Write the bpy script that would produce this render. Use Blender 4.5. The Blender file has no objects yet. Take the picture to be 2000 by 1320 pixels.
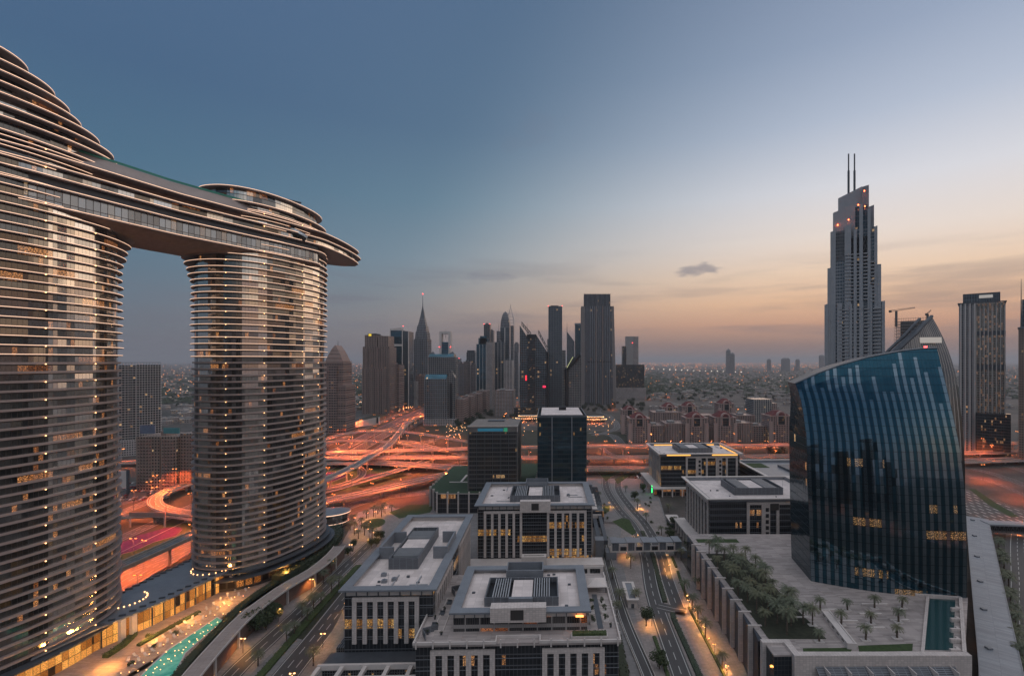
import bpy, math, random
from mathutils import Vector
R = math.radians
random.seed(7)
S = bpy.context.scene
COL = S.collection

# ---------------------------------------------------------------- camera, sky, light, exposure
F, CX, HY, H = 950.0, 1100.0, 705.0, 135.0
cam_d = bpy.data.cameras.new('camera'); cam = bpy.data.objects.new('camera', cam_d); COL.objects.link(cam)
cam_d.sensor_width = 36; cam_d.lens = F/2000*36
cam_d.shift_x = -(CX-1000)/2000; cam_d.shift_y = (HY-660)/2000
cam_d.clip_end = 120000; cam_d.clip_start = 1
cam.location = (0, 0, H); cam.rotation_euler = (R(90), 0, 0)
S.camera = cam
S.view_settings.view_transform = 'Standard'; S.view_settings.look = 'None'
S.view_settings.exposure = 0; S.view_settings.gamma = 1
S.cycles.use_denoising = True
S.cycles.max_bounces = 5; S.cycles.diffuse_bounces = 2; S.cycles.glossy_bounces = 3
S.cycles.transmission_bounces = 2; S.cycles.volume_bounces = 0; S.cycles.transparent_max_bounces = 6
S.cycles.caustics_reflective = False; S.cycles.caustics_refractive = False
S.cycles.sample_clamp_indirect = 3.0

def lin(c):
    return tuple(((x/255)/12.92 if x/255 <= .04045 else ((x/255+.055)/1.055)**2.4) for x in c)

SKYFILL, HAZE = .74, .000065
W = bpy.data.worlds.new('World'); S.world = W; W.use_nodes = True
def sky():
    nt = W.node_tree; N = nt.nodes; L = nt.links
    for n in list(N): N.remove(n)
    out = N.new('ShaderNodeOutputWorld'); bg = N.new('ShaderNodeBackground')
    tc = N.new('ShaderNodeTexCoord'); sp = N.new('ShaderNodeSeparateXYZ'); L.new(tc.outputs['Generated'], sp.inputs[0])
    def math_(op, a, b=None, c=None, clamp=False):
        n = N.new('ShaderNodeMath'); n.operation = op; n.use_clamp = clamp
        for i, v in enumerate((a, b, c)):
            if v is None: continue
            if isinstance(v, (int, float)): n.inputs[i].default_value = v
            else: L.new(v, n.inputs[i])
        return n.outputs[0]
    def ramp(src, stops, top=.6):
        r = N.new('ShaderNodeValToRGB'); L.new(src, r.inputs[0]); e = r.color_ramp.elements
        while len(e) > 1: e.remove(e[0])
        for i, (p, c) in enumerate(stops):
            k = e[0] if i == 0 else e.new(p/top)
            k.position = p/top; k.color = (*lin(c), 1)
        return r.outputs[0]
    def mix(f, a, b, bt='MIX'):
        n = N.new('ShaderNodeMix'); n.data_type = 'RGBA'; n.blend_type = bt
        if isinstance(f, (int, float)): n.inputs[0].default_value = f
        else: L.new(f, n.inputs[0])
        for k, v in ((6, a), (7, b)):
            if isinstance(v, tuple): n.inputs[k].default_value = (*v, 1)
            else: L.new(v, n.inputs[k])
        return n.outputs[2]
    x, y, z = sp.outputs
    el = math_('DIVIDE', z, .6, clamp=True)
    # z = sine of the elevation; three azimuths: away from the glow, between, toward the glow
    away = ramp(el, [(0, (98, 106, 122)), (.04, (100, 110, 124)), (.10, (94, 114, 132)), (.17, (86, 115, 136)), (.30, (76, 110, 136)), (.42, (73, 102, 134)), (.6, (80, 106, 140))])
    mid_ = ramp(el, [(0, (128, 116, 118)), (.03, (136, 124, 124)), (.08, (148, 140, 138)), (.13, (142, 146, 150)), (.2, (134, 151, 163)), (.3, (114, 140, 157)), (.42, (97, 123, 146)), (.6, (88, 113, 140))])
    glow = ramp(el, [(0, (140, 118, 116)), (.03, (158, 128, 118)), (.07, (210, 162, 134)), (.11, (236, 192, 156)), (.16, (241, 211, 184)), (.22, (236, 222, 212)), (.3, (220, 220, 226)), (.4, (184, 194, 212)), (.5, (156, 170, 194)), (.6, (140, 154, 180))])
    nrm = math_('SQRT', math_('ADD', math_('MULTIPLY', x, x), math_('MULTIPLY', y, y)))
    ga = R(75)
    dot = math_('DIVIDE', math_('ADD', math_('MULTIPLY', x, math.sin(ga)), math_('MULTIPLY', y, math.cos(ga))), math_('MAXIMUM', nrm, .001))
    def rng(v, a, b):
        n = N.new('ShaderNodeMapRange'); n.interpolation_type = 'SMOOTHSTEP'; L.new(v, n.inputs[0])
        n.inputs[1].default_value = a; n.inputs[2].default_value = b
        return n.outputs[0]
    dot = math_('ADD', math_('SUBTRACT', dot, math_('MULTIPLY', z, .5)), .19)
    c = mix(rng(dot, -.6, .45), away, mid_)
    c = mix(rng(dot, -.02, .86), c, glow)
    # thin cloud bands lying low, and one small dark cloud right of centre
    mp = N.new('ShaderNodeMapping'); mp.inputs['Scale'].default_value = (2.2, 2.2, 22); L.new(tc.outputs['Generated'], mp.inputs[0])
    nz = N.new('ShaderNodeTexNoise'); nz.inputs['Scale'].default_value = 1.5; nz.inputs['Detail'].default_value = 6; L.new(mp.outputs[0], nz.inputs[0])
    band = math_('MULTIPLY', rng(nz.outputs[0], .48, .72), math_('MULTIPLY', rng(z, .01, .06), rng(z, .26, .10)))
    c = mix(math_('MULTIPLY', band, .45), c, lin((112, 112, 124)))
    az = math_('DIVIDE', x, math_('MAXIMUM', y, .01)); ez = math_('DIVIDE', z, math_('MAXIMUM', y, .01))
    front = math_('GREATER_THAN', y, .01)
    mp2 = N.new('ShaderNodeMapping'); mp2.inputs['Scale'].default_value = (14, 14, 42); L.new(tc.outputs['Generated'], mp2.inputs[0])
    n2 = N.new('ShaderNodeTexNoise'); n2.inputs['Scale'].default_value = 2.0; n2.inputs['Detail'].default_value = 7; L.new(mp2.outputs[0], n2.inputs[0])
    for (cx, cy, sx, sy, am) in ((1372, 527, 50, 15, .6), (960, 540, 60, 12, .28), (1040, 255, 60, 40, .10), (700, 632, 110, 14, .16)):
        u = math_('DIVIDE', math_('SUBTRACT', az, (cx-CX)/F), sx/F); v = math_('DIVIDE', math_('SUBTRACT', ez, (HY-cy)/F), sy/F)
        v = math_('SUBTRACT', v, math_('MULTIPLY', u, .35))
        d = math_('ADD', math_('MULTIPLY', u, u), math_('MULTIPLY', v, v))
        m = rng(math_('ADD', d, math_('MULTIPLY', math_('SUBTRACT', n2.outputs[0], .5), 5.0)), 1.3, -.3)
        c = mix(math_('MULTIPLY', math_('MULTIPLY', m, front), am), c, lin((116, 118, 134)))
    # unseen sky overhead and behind the viewer: added brightness that lifts roofs and facades
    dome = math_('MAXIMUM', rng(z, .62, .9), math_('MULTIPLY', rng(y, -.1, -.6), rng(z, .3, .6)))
    c = mix(dome, c, (SKYFILL, SKYFILL*1.02, SKYFILL*1.1))
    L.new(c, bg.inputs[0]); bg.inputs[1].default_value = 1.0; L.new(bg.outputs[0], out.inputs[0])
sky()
sd = bpy.data.lights.new('sun', 'SUN'); sd.energy = .4; sd.angle = R(50); sd.color = (1, .72, .5)
sun = bpy.data.objects.new('sun', sd); COL.objects.link(sun)
sun.rotation_euler = Vector((-math.sin(R(43)), -math.cos(R(43)), -math.tan(R(12)))).to_track_quat('-Z', 'Y').to_euler()
sun.location = (200, 0, 600)

# ---------------------------------------------------------------- helpers
def P(px, py, z=0.0):
    Y = (H-z)*F/(py-HY); return ((px-CX)*Y/F, Y, z)
def Q(px, py, Y):
    return ((px-CX)*Y/F, Y, H-(py-HY)*Y/F)
def XatY(px, Y): return (px-CX)*Y/F
def ZatY(py, Y): return H-(py-HY)*Y/F

class MB:
    def __init__(s): s.v = []; s.f = []; s.m = []; s.uv = []
    def face(s, p, mi=0, uv=None):
        i = len(s.v); s.v.extend([tuple(q) for q in p]); s.f.append(tuple(range(i, i+len(p)))); s.m.append(mi)
        if uv is None:
            a, b, c = p[0], p[1], p[2]
            ux, uy, uz = b[0]-a[0], b[1]-a[1], b[2]-a[2]; vx, vy, vz = c[0]-a[0], c[1]-a[1], c[2]-a[2]
            n = (uy*vz-uz*vy, uz*vx-ux*vz, ux*vy-uy*vx); l = math.sqrt(n[0]**2+n[1]**2+n[2]**2) or 1
            if abs(n[2])/l > .7: uv = [(q[0], q[1]) for q in p]
            else:
                h = math.hypot(n[0], n[1]) or 1; tx, ty = -n[1]/h, n[0]/h
                uv = [(q[0]*tx+q[1]*ty, q[2]) for q in p]
        s.uv.extend(uv)
    def box(s, x0, x1, y0, y1, z0, z1, mi=0, mt=None, bottom=True):
        if x0 > x1: x0, x1 = x1, x0
        if y0 > y1: y0, y1 = y1, y0
        a = (x0, y0, z0); b = (x1, y0, z0); c = (x1, y1, z0); d = (x0, y1, z0)
        e = (x0, y0, z1); f = (x1, y0, z1); g = (x1, y1, z1); h = (x0, y1, z1)
        for q in ((a, b, f, e), (b, c, g, f), (c, d, h, g), (d, a, e, h)): s.face(q, mi)
        s.face((e, f, g, h), mi if mt is None else mt)
        if bottom: s.face((d, c, b, a), mi)
        return s
    def loft(s, A, B, mi=0, u0=0.0, closed=True, uvs=True):
        n = len(A); u = u0
        for i in range(n if closed else n-1):
            j = (i+1) % n; d = math.hypot(A[j][0]-A[i][0], A[j][1]-A[i][1])
            s.face((A[i], A[j], B[j], B[i]), mi, [(u, A[i][2]), (u+d, A[j][2]), (u+d, B[j][2]), (u, B[i][2])] if uvs else None)
            u += d
        return s
    def prism(s, poly, z0, z1, mi=0, mt=None, bottom=False, z1f=None):
        A = [(p[0], p[1], z0) for p in poly]
        B = [(p[0], p[1], (z1f(p[0], p[1]) if z1f else z1)) for p in poly]
        s.loft(A, B, mi); s.face(B, mi if mt is None else mt)
        if bottom: s.face(A[::-1], mi)
        return s
    def tube(s, pts, r, n=6, mi=0, cap=True, r1=None):
        rings = []
        for i, p in enumerate(pts):
            a = Vector(pts[max(i-1, 0)]); b = Vector(pts[min(i+1, len(pts)-1)]); t = (b-a).normalized()
            x = t.cross(Vector((0, 0, 1)))
            if x.length < .01: x = Vector((1, 0, 0))
            x.normalize(); y = x.cross(t)
            rr = r if r1 is None else r+(r1-r)*i/(len(pts)-1)
            rings.append([tuple(Vector(p)+x*math.cos(2*math.pi*k/n)*rr+y*math.sin(2*math.pi*k/n)*rr) for k in range(n)])
        for A, B in zip(rings, rings[1:]): s.loft(A, B, mi, uvs=False)
        if cap: s.face(rings[-1], mi); s.face(rings[0][::-1], mi)
        return s
    def build(s, name, mats, parent=None, loc=None):
        me = bpy.data.meshes.new(name); me.from_pydata(s.v, [], s.f)
        for m in (mats if isinstance(mats, (list, tuple)) else [mats]): me.materials.append(m)
        if len(me.materials) > 1: me.polygons.foreach_set('material_index', s.m)
        l = me.uv_layers.new(name='UVMap'); l.data.foreach_set('uv', [c for q in s.uv for c in q])
        me.update()
        o = bpy.data.objects.new(name, me); COL.objects.link(o)
        if parent: o.parent = parent
        if loc: o.location = loc
        return o
def tag(o, label=None, cat=None, group=None, kind=None):
    if label: o['label'] = label
    if cat: o['category'] = cat
    if group: o['group'] = group
    if kind: o['kind'] = kind
    return o
def thing(name, label, cat, loc=(0, 0, 0), rz=0, group=None):
    o = bpy.data.objects.new(name, None); COL.objects.link(o); o.location = loc; o.rotation_euler = (0, 0, rz)
    o.empty_display_size = 1
    return tag(o, label, cat, group)
def part(name, mb, mat, parent): return mb.build(name, mat, parent)
def kids(o): return [c for c in bpy.data.objects if c.parent == o]
_kid = {}
def proto(o):
    _kid[o.name] = [(c, kids(c)) for c in kids(o)]; return o
def dup(o, loc, rz=0, sc=1, label=None, group=None):
    c = o.copy(); COL.objects.link(c); c.location = loc; c.rotation_euler = (0, 0, rz)
    c.scale = (sc, sc, sc) if isinstance(sc, (int, float)) else sc
    for k, gk in _kid.get(o.name, []):
        d = k.copy(); COL.objects.link(d); d.parent = c
        for g in gk:
            e = g.copy(); COL.objects.link(e); e.parent = d
    if label: c['label'] = label
    if group: c['group'] = group
    return c
class Stock:                                    # a repeat: the first placing moves the original, the rest copy it
    def __init__(s, o): s.o = proto(o); s.used = False
    def put(s, loc, rz=0, sc=1, label=None, group=None):
        if not s.used:
            s.used = True; o = s.o; o.location = loc; o.rotation_euler = (0, 0, rz)
            o.scale = (sc, sc, sc) if isinstance(sc, (int, float)) else sc
            if label: o['label'] = label
            if group: o['group'] = group
            return o
        return dup(s.o, loc, rz, sc, label, group)
def spline(pts, step=8.0):
    out = []
    n = len(pts)
    for i in range(n-1):
        p0, p1, p2, p3 = [Vector(pts[max(0, min(n-1, i+k))]) for k in (-1, 0, 1, 2)]
        m = max(1, int((p2-p1).length/step))
        for k in range(m):
            t = k/m
            out.append(.5*((2*p1)+(p2-p0)*t+(2*p0-5*p1+4*p2-p3)*t*t+(3*p1-p0-3*p2+p3)*t**3))
    out.append(Vector(pts[-1])); return out
def side(pts):
    r = []
    for i in range(len(pts)):
        t = pts[min(i+1, len(pts)-1)]-pts[max(i-1, 0)]; t = Vector((t.x, t.y, 0)).normalized(); r.append(Vector((t.y, -t.x, 0)))
    return r

# ---------------------------------------------------------------- materials
class NT:
    def __init__(s, name):
        s.m = bpy.data.materials.new(name); s.m.use_nodes = True; s.t = s.m.node_tree; s.N = s.t.nodes; s.L = s.t.links
        s.b = s.N['Principled BSDF']
    def n(s, t, **k):
        x = s.N.new(t)
        for a, b in k.items(): setattr(x, a, b)
        return x
    def set(s, inp, v):
        if isinstance(v, (int, float)): inp.default_value = v
        elif isinstance(v, tuple): inp.default_value = (*v, 1) if len(v) == 3 and len(inp.default_value) == 4 else v
        else: s.L.new(v, inp)
    def math(s, op, a, b=None, clamp=False):
        n = s.n('ShaderNodeMath', operation=op); n.use_clamp = clamp; s.set(n.inputs[0], a)
        if b is not None: s.set(n.inputs[1], b)
        return n.outputs[0]
    def mix(s, f, a, b):
        n = s.n('ShaderNodeMix', data_type='RGBA'); s.set(n.inputs[0], f); s.set(n.inputs[6], a); s.set(n.inputs[7], b); return n.outputs[2]
    def noise(s, scale, detail=4, vec=None, rough=.55):
        n = s.n('ShaderNodeTexNoise'); n.inputs['Scale'].default_value = scale; n.inputs['Detail'].default_value = detail
        n.inputs['Roughness'].default_value = rough
        if vec is None: vec = s.n('ShaderNodeTexCoord').outputs['Object']
        s.L.new(vec, n.inputs['Vector']); return n.outputs[0]
    def uv(s):
        n = s.n('ShaderNodeTexCoord'); p = s.n('ShaderNodeSeparateXYZ'); s.L.new(n.outputs['UV'], p.inputs[0]); return p.outputs[0], p.outputs[1]
    def comb(s, a, b, c=0.0):
        n = s.n('ShaderNodeCombineXYZ'); s.set(n.inputs[0], a); s.set(n.inputs[1], b); s.set(n.inputs[2], c); return n.outputs[0]
    def white(s, vec):
        n = s.n('ShaderNodeTexWhiteNoise', noise_dimensions='3D'); s.L.new(vec, n.inputs[0]); return n.outputs[0], n.outputs[1]
    def rng(s, v, a, b, c=0.0, d=1.0):
        n = s.n('ShaderNodeMapRange'); s.set(n.inputs[0], v)
        for i, q in enumerate((a, b, c, d)): n.inputs[i+1].default_value = q
        return n.outputs[0]
    def out(s, col=None, rough=None, metal=None, emi=None, es=None, nor=None, alpha=None):
        b = s.b.inputs
        if col is not None: s.set(b['Base Color'], col)
        if rough is not None: s.set(b['Roughness'], rough)
        if metal is not None: s.set(b['Metallic'], metal)
        if emi is not None: s.set(b['Emission Color'], emi)
        if es is not None: s.set(b['Emission Strength'], es)
        if nor is not None: s.L.new(nor, b['Normal'])
        return s.m
def vmul(c, k): return tuple(x*k for x in c)
def plain(name, col, rough=.75, metal=0.0, var=.18, scale=.25, bump=0.0, vary=False):
    t = NT(name); a = t.noise(scale, 5); b = t.noise(scale*9, 3)
    f = t.math('ADD', t.math('MULTIPLY', a, .65), t.math('MULTIPLY', b, .35))
    c = t.mix(t.rng(f, .3, .7), vmul(col, 1-var), vmul(col, 1+var))
    if vary:
        oi = t.n('ShaderNodeObjectInfo').outputs['Random']; c = t.mix(t.math('MULTIPLY', oi, .55), c, vmul((col[0]*1.5, col[1]*1.15, col[2]*.9), 1))
    nor = None
    if bump:
        n = t.n('ShaderNodeBump'); n.inputs['Strength'].default_value = bump; t.L.new(b, n.inputs['Height']); nor = n.outputs[0]
    return t.out(c, rough, metal, nor=nor)
def tiles(name, col, grout, sx, sy, rough=.7, var=.15):
    """stone panels or paving on the UV map, in metres"""
    t = NT(name); u, v = t.uv(); a = t.math('DIVIDE', u, sx); b = t.math('DIVIDE', v, sy)
    m = t.math('MAXIMUM', t.math('LESS_THAN', t.math('FRACT', a), .05/sx*1.2), t.math('LESS_THAN', t.math('FRACT', b), .05/sy*1.2))
    w, _ = t.white(t.comb(t.math('FLOOR', a), t.math('FLOOR', b)))
    st = t.noise(.12, 6)
    k = t.math('ADD', t.math('MULTIPLY', w, .45), t.math('MULTIPLY', st, .9))
    c = t.mix(t.rng(k, .3, 1.0), vmul(col, 1-var), vmul(col, 1+var))
    return t.out(t.mix(m, c, grout), rough)
def glow(name, col, s, tex=False):
    t = NT(name)
    return t.out((.02, .02, .02), .6, 0.0, col, s)
def facade(name, wall, glass, bw=3.0, fh=3.6, fx=.2, fz=.3, lit=.06, warm=(1, .55, .2), es=2.0, gm=.5, gr=.12, wob=.02, wr=.75, floorlit=.0, mull=0.0, gcell=1, blinds=.25, colw=0.0, grp=7.0, dtr=(.45, .72, .03)):
    """wall grid of windows in metres: fx, fz = share of wall in each bay and storey; glass reflects, a few rooms are lit"""
    t = NT(name); u, v = t.uv(); a = t.math('DIVIDE', u, bw); b = t.math('DIVIDE', v, fh)
    fa, fb = t.math('FRACT', a), t.math('FRACT', b); ia, ib = t.math('FLOOR', a), t.math('FLOOR', b)
    m = t.math('MULTIPLY', t.math('GREATER_THAN', fa, fx), t.math('GREATER_THAN', fb, fz))
    w, wc = t.white(t.comb(ia, ib, 1.0)); g, gc = t.white(t.comb(t.math('FLOOR', t.math('DIVIDE', a, gcell)) if gcell != 1 else ia, ib, 5.0))
    on = t.math('LESS_THAN', w, lit)
    if floorlit:
        fl, _ = t.white(t.comb(t.math('FLOOR', t.math('DIVIDE', ia, grp)), ib, 9.0))
        on = t.math('MAXIMUM', on, t.math('MULTIPLY', t.math('LESS_THAN', fl, floorlit), t.math('LESS_THAN', w, .88)))
    dt = t.noise(1.0, 3, t.comb(t.math('MULTIPLY', u, 1.9), t.math('MULTIPLY', v, 2.6)))
    dt = t.rng(dt, dtr[0], dtr[1], dtr[2], 1.0)
    gg = t.mix(t.math('MULTIPLY', t.math('GREATER_THAN', g, 1-blinds), .5), t.mix(g, vmul(glass, .75), vmul(glass, 1.25)), vmul(wall, .35))
    if colw:
        cw, _ = t.white(t.comb(t.math('FLOOR', t.math('DIVIDE', u, colw)), 3.0)); gg = t.mix(t.math('MULTIPLY', t.math('LESS_THAN', cw, .42), .72), gg, (.02, .022, .026))
    st = t.noise(.06, 5); wl = t.mix(t.rng(st, .3, .7), vmul(wall, .82), vmul(wall, 1.15))
    col = t.mix(m, wl, gg)
    if mull:
        mm = t.math('LESS_THAN', t.math('FRACT', t.math('DIVIDE', u, mull)), .08); m2 = t.math('MULTIPLY', m, t.math('SUBTRACT', 1.0, mm)); col = t.mix(mm, col, vmul(wall, .5))
    else: m2 = m
    vm = t.n('ShaderNodeVectorMath', operation='SUBTRACT'); t.L.new(gc, vm.inputs[0]); vm.inputs[1].default_value = (.5, .5, .5)
    vs = t.n('ShaderNodeVectorMath', operation='SCALE'); t.L.new(vm.outputs[0], vs.inputs[0]); t.set(vs.inputs['Scale'], t.math('MULTIPLY', m, wob))
    ge = t.n('ShaderNodeNewGeometry'); va = t.n('ShaderNodeVectorMath', operation='ADD'); t.L.new(ge.outputs['Normal'], va.inputs[0]); t.L.new(vs.outputs[0], va.inputs[1])
    vn = t.n('ShaderNodeVectorMath', operation='NORMALIZE'); t.L.new(va.outputs[0], vn.inputs[0])
    es_ = t.math('MULTIPLY', t.math('MULTIPLY', t.math('MULTIPLY', on, m2), dt), t.math('MULTIPLY', t.math('ADD', g, .35), es))
    ec = t.mix(g, vmul((warm[0], warm[1]*.8, warm[2]*.7), 1), vmul((warm[0], warm[1]*1.15, warm[2]*1.5), 1))
    return t.out(col, t.rng(m2, 0, 1, wr, gr), t.math('MULTIPLY', m2, gm), ec, es_, vn.outputs[0])
def road_mat(name, col=(.062, .058, .058), lane=3.6, n=4, line=(.6, .6, .58), dash=True, lw=1.0):
    """asphalt: u runs across the road in metres from its centre, v along it"""
    t = NT(name); u, v = t.uv()
    st = t.noise(.05, 5, t.comb(t.math('MULTIPLY', u, 6.0), t.math('MULTIPLY', v, .5))); sp = t.noise(2.5, 3)
    c = t.mix(t.rng(t.math('ADD', t.math('MULTIPLY', st, .6), t.math('MULTIPLY', sp, .4)), .3, .7), vmul(col, .7), vmul(col, 1.35))
    W_ = lane*n/2
    fr = t.math('ABSOLUTE', t.math('SUBTRACT', t.math('FRACT', t.math('DIVIDE', t.math('ADD', u, W_), lane)), .5))
    ln = t.math('GREATER_THAN', fr, .5-.11/lane*1.4*lw)
    inner = t.math('LESS_THAN', t.math('ABSOLUTE', u), W_-.8)
    d = t.math('LESS_THAN', t.math('FRACT', t.math('DIVIDE', v, 10.0)), .55)
    edge = t.math('LESS_THAN', t.math('ABSOLUTE', t.math('SUBTRACT', t.math('ABSOLUTE', u), W_)), .16)
    m = t.math('MAXIMUM', t.math('MULTIPLY', t.math('MULTIPLY', ln, inner), d), edge)
    return t.out(t.mix(t.math('MULTIPLY', m, .8), c, line), .62)

M = {}
M['conc'] = plain('concrete', (.42, .385, .36), .8, var=.2, scale=.12)
M['conc_d'] = plain('dark_concrete', (.16, .15, .145), .85, var=.25, scale=.2)
M['white'] = tiles('pale_stone_cladding', (.57, .505, .475), (.3, .28, .27), 1.2, .8, .65)
M['trim'] = plain('pale_render', (.60, .545, .515), .7, var=.1, scale=.3)
M['roof'] = tiles('pale_roof_tiles', (.66, .585, .56), (.40, .35, .33), 3.2, 3.2, .8, .17)
M['grey'] = plain('grey_metal_panel', (.22, .235, .26), .5, .3, var=.18, scale=.15)
M['greyd'] = plain('dark_grey_metal', (.09, .10, .115), .5, .3, var=.2, scale=.3)
M['black'] = plain('black_metal', (.02, .02, .024), .45, .4, var=.2)
M['ground'] = None
M['asph'] = plain('asphalt', (.07, .068, .068), .7, var=.3, scale=.1)
M['pave'] = tiles('paving', (.27, .235, .22), (.16, .14, .135), 1.6, .8, .75, .22)
M['pave_g'] = tiles('grey_paving', (.21, .20, .20), (.13, .125, .125), 2.4, 1.2, .7, .2)
M['deck'] = tiles('terrace_paving', (.36, .315, .30), (.2, .175, .165), 5.5, 1.1, .7, .3)
M['grass'] = plain('lawn', (.035, .062, .018), .95, var=.45, scale=.5, bump=.4)
M['soil'] = plain('planting_bed', (.03, .034, .02), .95, var=.5, scale=.6, bump=.5)
M['flower'] = plain('purple_flowers', (.10, .01, .085), .9, var=.75, scale=.35, bump=.4)
M['flower_w'] = plain('pale_flowers', (.42, .3, .33), .9, var=.3, scale=.8)
M['leaf'] = plain('leaf', (.045, .07, .03), .7, var=.4, scale=.6, vary=True)
M['leaf2'] = plain('dark_leaf', (.03, .045, .024), .7, var=.5, scale=.9, vary=True)
M['palm'] = plain('palm_frond', (.10, .12, .075), .65, var=.45, scale=1.2, vary=True)
M['bark'] = plain('bark', (.11, .08, .06), .9, var=.3, scale=2)
M['hedge'] = plain('hedge_leaf', (.05, .075, .022), .8, var=.45, scale=1.2)
M['wood'] = plain('timber_soffit', (.30, .20, .16), .6, var=.25, scale=.4)
M['band'] = plain('bronze_band', (.36, .285, .265), .5, .05, var=.12, scale=.08)
M['redroof'] = plain('red_roof_tiles', (.13, .025, .025), .8, var=.25, scale=.3)
M['green'] = plain('green_glass', (.02, .2, .15), .3, .2)
M['lampy'] = glow('lamp_sodium', (1, .30, .07), 5)
M['lampw'] = glow('lamp_warm', (1, .50, .20), 5)
M['lampc'] = glow('lamp_white', (1, .86, .7), 6)
M['strip'] = glow('led_strip', (1, .62, .42), 1.7)
M['strip2'] = glow('led_strip_dim', (1, .62, .34), .8)
M['red'] = glow('red_beacon', (1, .05, .05), 9)
M['gold'] = glow('gold_light', (1, .46, .10), 1.6)
M['sgreen'] = glow('green_sign_light', (.02, 1, .2), 3.5)
M['slabroof'] = plain('flat_roof', (.27, .26, .255), .85, var=.25, scale=.15)

def point_light(name, col, watts, rad=.35):
    d = bpy.data.lights.new(name, 'POINT'); d.color = col; d.energy = watts; d.shadow_soft_size = rad; return d
def spot_light(name, col, watts, rad, ang):
    d = bpy.data.lights.new(name, 'SPOT'); d.color = col; d.energy = watts; d.shadow_soft_size = rad; d.spot_size = R(ang); d.spot_blend = .5; return d
LD = {'sodium': spot_light('sodium_light', (1, .165, .038), 66000, .6, 156), 'warm': spot_light('warm_light', (1, .42, .10), 3600, .3, 158),
      'low': point_light('low_uplight', (1, .36, .08), 420, .3),
      'hall': point_light('hall_light', (1, .42, .09), 5000, .6), 'far': spot_light('far_sodium_light', (1, .19, .055), 78000, 1.0, 150)}
def add_light(kind, parent, loc):
    o = bpy.data.objects.new('lamp_light', LD[kind]); COL.objects.link(o); o.parent = parent; o.location = loc; return o

# ---------------------------------------------------------------- ground
def ground():
    t = NT('ground'); g = t.n('ShaderNodeNewGeometry').outputs['Position']
    a = t.noise(.0035, 6, g); b = t.noise(.03, 5, g); c = t.noise(.4, 3, g)
    k = t.math('ADD', t.math('MULTIPLY', a, .55), t.math('ADD', t.math('MULTIPLY', b, .3), t.math('MULTIPLY', c, .15)))
    col = t.mix(t.rng(k, .44, .56), (.045, .043, .037), (.12, .10, .09))
    M['ground'] = t.out(col, .92)
    m = MB(); G = 60000
    xs = [-G, -3000, -600, 600, 3000, G]; ys = [-3000, -300, 900, 3000, 12000, G]
    for i in range(5):
        for j in range(5):
            m.face(((xs[i], ys[j], 0), (xs[i+1], ys[j], 0), (xs[i+1], ys[j+1], 0), (xs[i], ys[j+1], 0)))
    tag(m.build('ground', M['ground']), 'sandy brown open ground under the whole city', None, None, 'structure')
ground()
def sheet(name, pts, z, mat, label, thick=0.0, kerb=None):
    """a flat patch of ground: pavement, lawn, bed; pts = world (x, y)"""
    m = MB(); A = sum(pts[i][0]*pts[(i+1) % len(pts)][1]-pts[(i+1) % len(pts)][0]*pts[i][1] for i in range(len(pts)))
    if A < 0: pts = pts[::-1]
    m.prism([(p[0], p[1]) for p in pts], z-thick if thick else z-.02, z, 1 if thick else 0, 0)
    return tag(m.build(name, [mat, kerb or M['trim']]), label, None, None, 'structure')
def px_poly(L, z): return [P(x, y, z)[:2] for x, y in L]
def blob(cx, cy, rx, ry, rot=0, n=28):
    return [(cx+rx*math.cos(t)*math.cos(rot)-ry*math.sin(t)*math.sin(rot), cy+rx*math.cos(t)*math.sin(rot)+ry*math.sin(t)*math.cos(rot)) for t in [2*math.pi*i/n for i in range(n)]]
# ---------------------------------------------------------------- the twin curved towers and their sky bridge
M['tglass'] = facade('tower_glass', (.06, .052, .05), (.66, .63, .58), bw=1.6, fh=3.6, fx=.06, fz=.10, lit=.03, warm=(1, .36, .09), es=.95, gm=.88, gr=.09, wob=.10, wr=.4, floorlit=.035, gcell=5, blinds=.25, colw=6.4)
TA, TB, TTH, TP = 41.4, 26.5, 1.39, .88
def ell(c, k=1.0, off=0.0, a=TA, b=TB, n=88, prow=None):
    o = []
    for i in range(n):
        t = 2*math.pi*i/n; ct, st = math.cos(t), math.sin(t)
        x = a*k*math.copysign(abs(ct)**TP, ct); y = b*k*math.copysign(abs(st)**TP, st)
        nx, ny = math.copysign(abs(ct)**(2-TP), ct)/a, math.copysign(abs(st)**(2-TP), st)/b; l = math.hypot(nx, ny); nx /= l; ny /= l
        wx, wy = nx*math.cos(TTH)-ny*math.sin(TTH), nx*math.sin(TTH)+ny*math.cos(TTH)
        f = off+(prow(wx, wy) if prow else 0)
        o.append((c[0]+x*math.cos(TTH)-y*math.sin(TTH)+wx*f, c[1]+x*math.sin(TTH)+y*math.cos(TTH)+wy*f))
    return o
CL, CR = (-236.0, 202.0), (-191.4, 312.9)
def ring(mb, poly, z, h, strip=None, hs=.28):
    mb.prism(poly, z, z+h, 0, 0, bottom=True)
def strip_of(poly, z, hs, mats, parent, name='light_strip', grow=.06):
    m = MB(); cx = sum(p[0] for p in poly)/len(poly); cy = sum(p[1] for p in poly)/len(poly)
    out = []
    for x, y in poly:
        l = math.hypot(x-cx, y-cy); out.append((x+(x-cx)/l*grow, y+(y-cy)/l*grow))
    m.loft([(x, y, z) for x, y in out], [(x, y, z+hs) for x, y in out], 0); return m.build(name, mats, parent)
def wall_lamp_proto():
    m = MB(); m.box(-.17, .17, -.17, .17, -.17, .17); return m.build('wall_lamp', M['lampw'])
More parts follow.
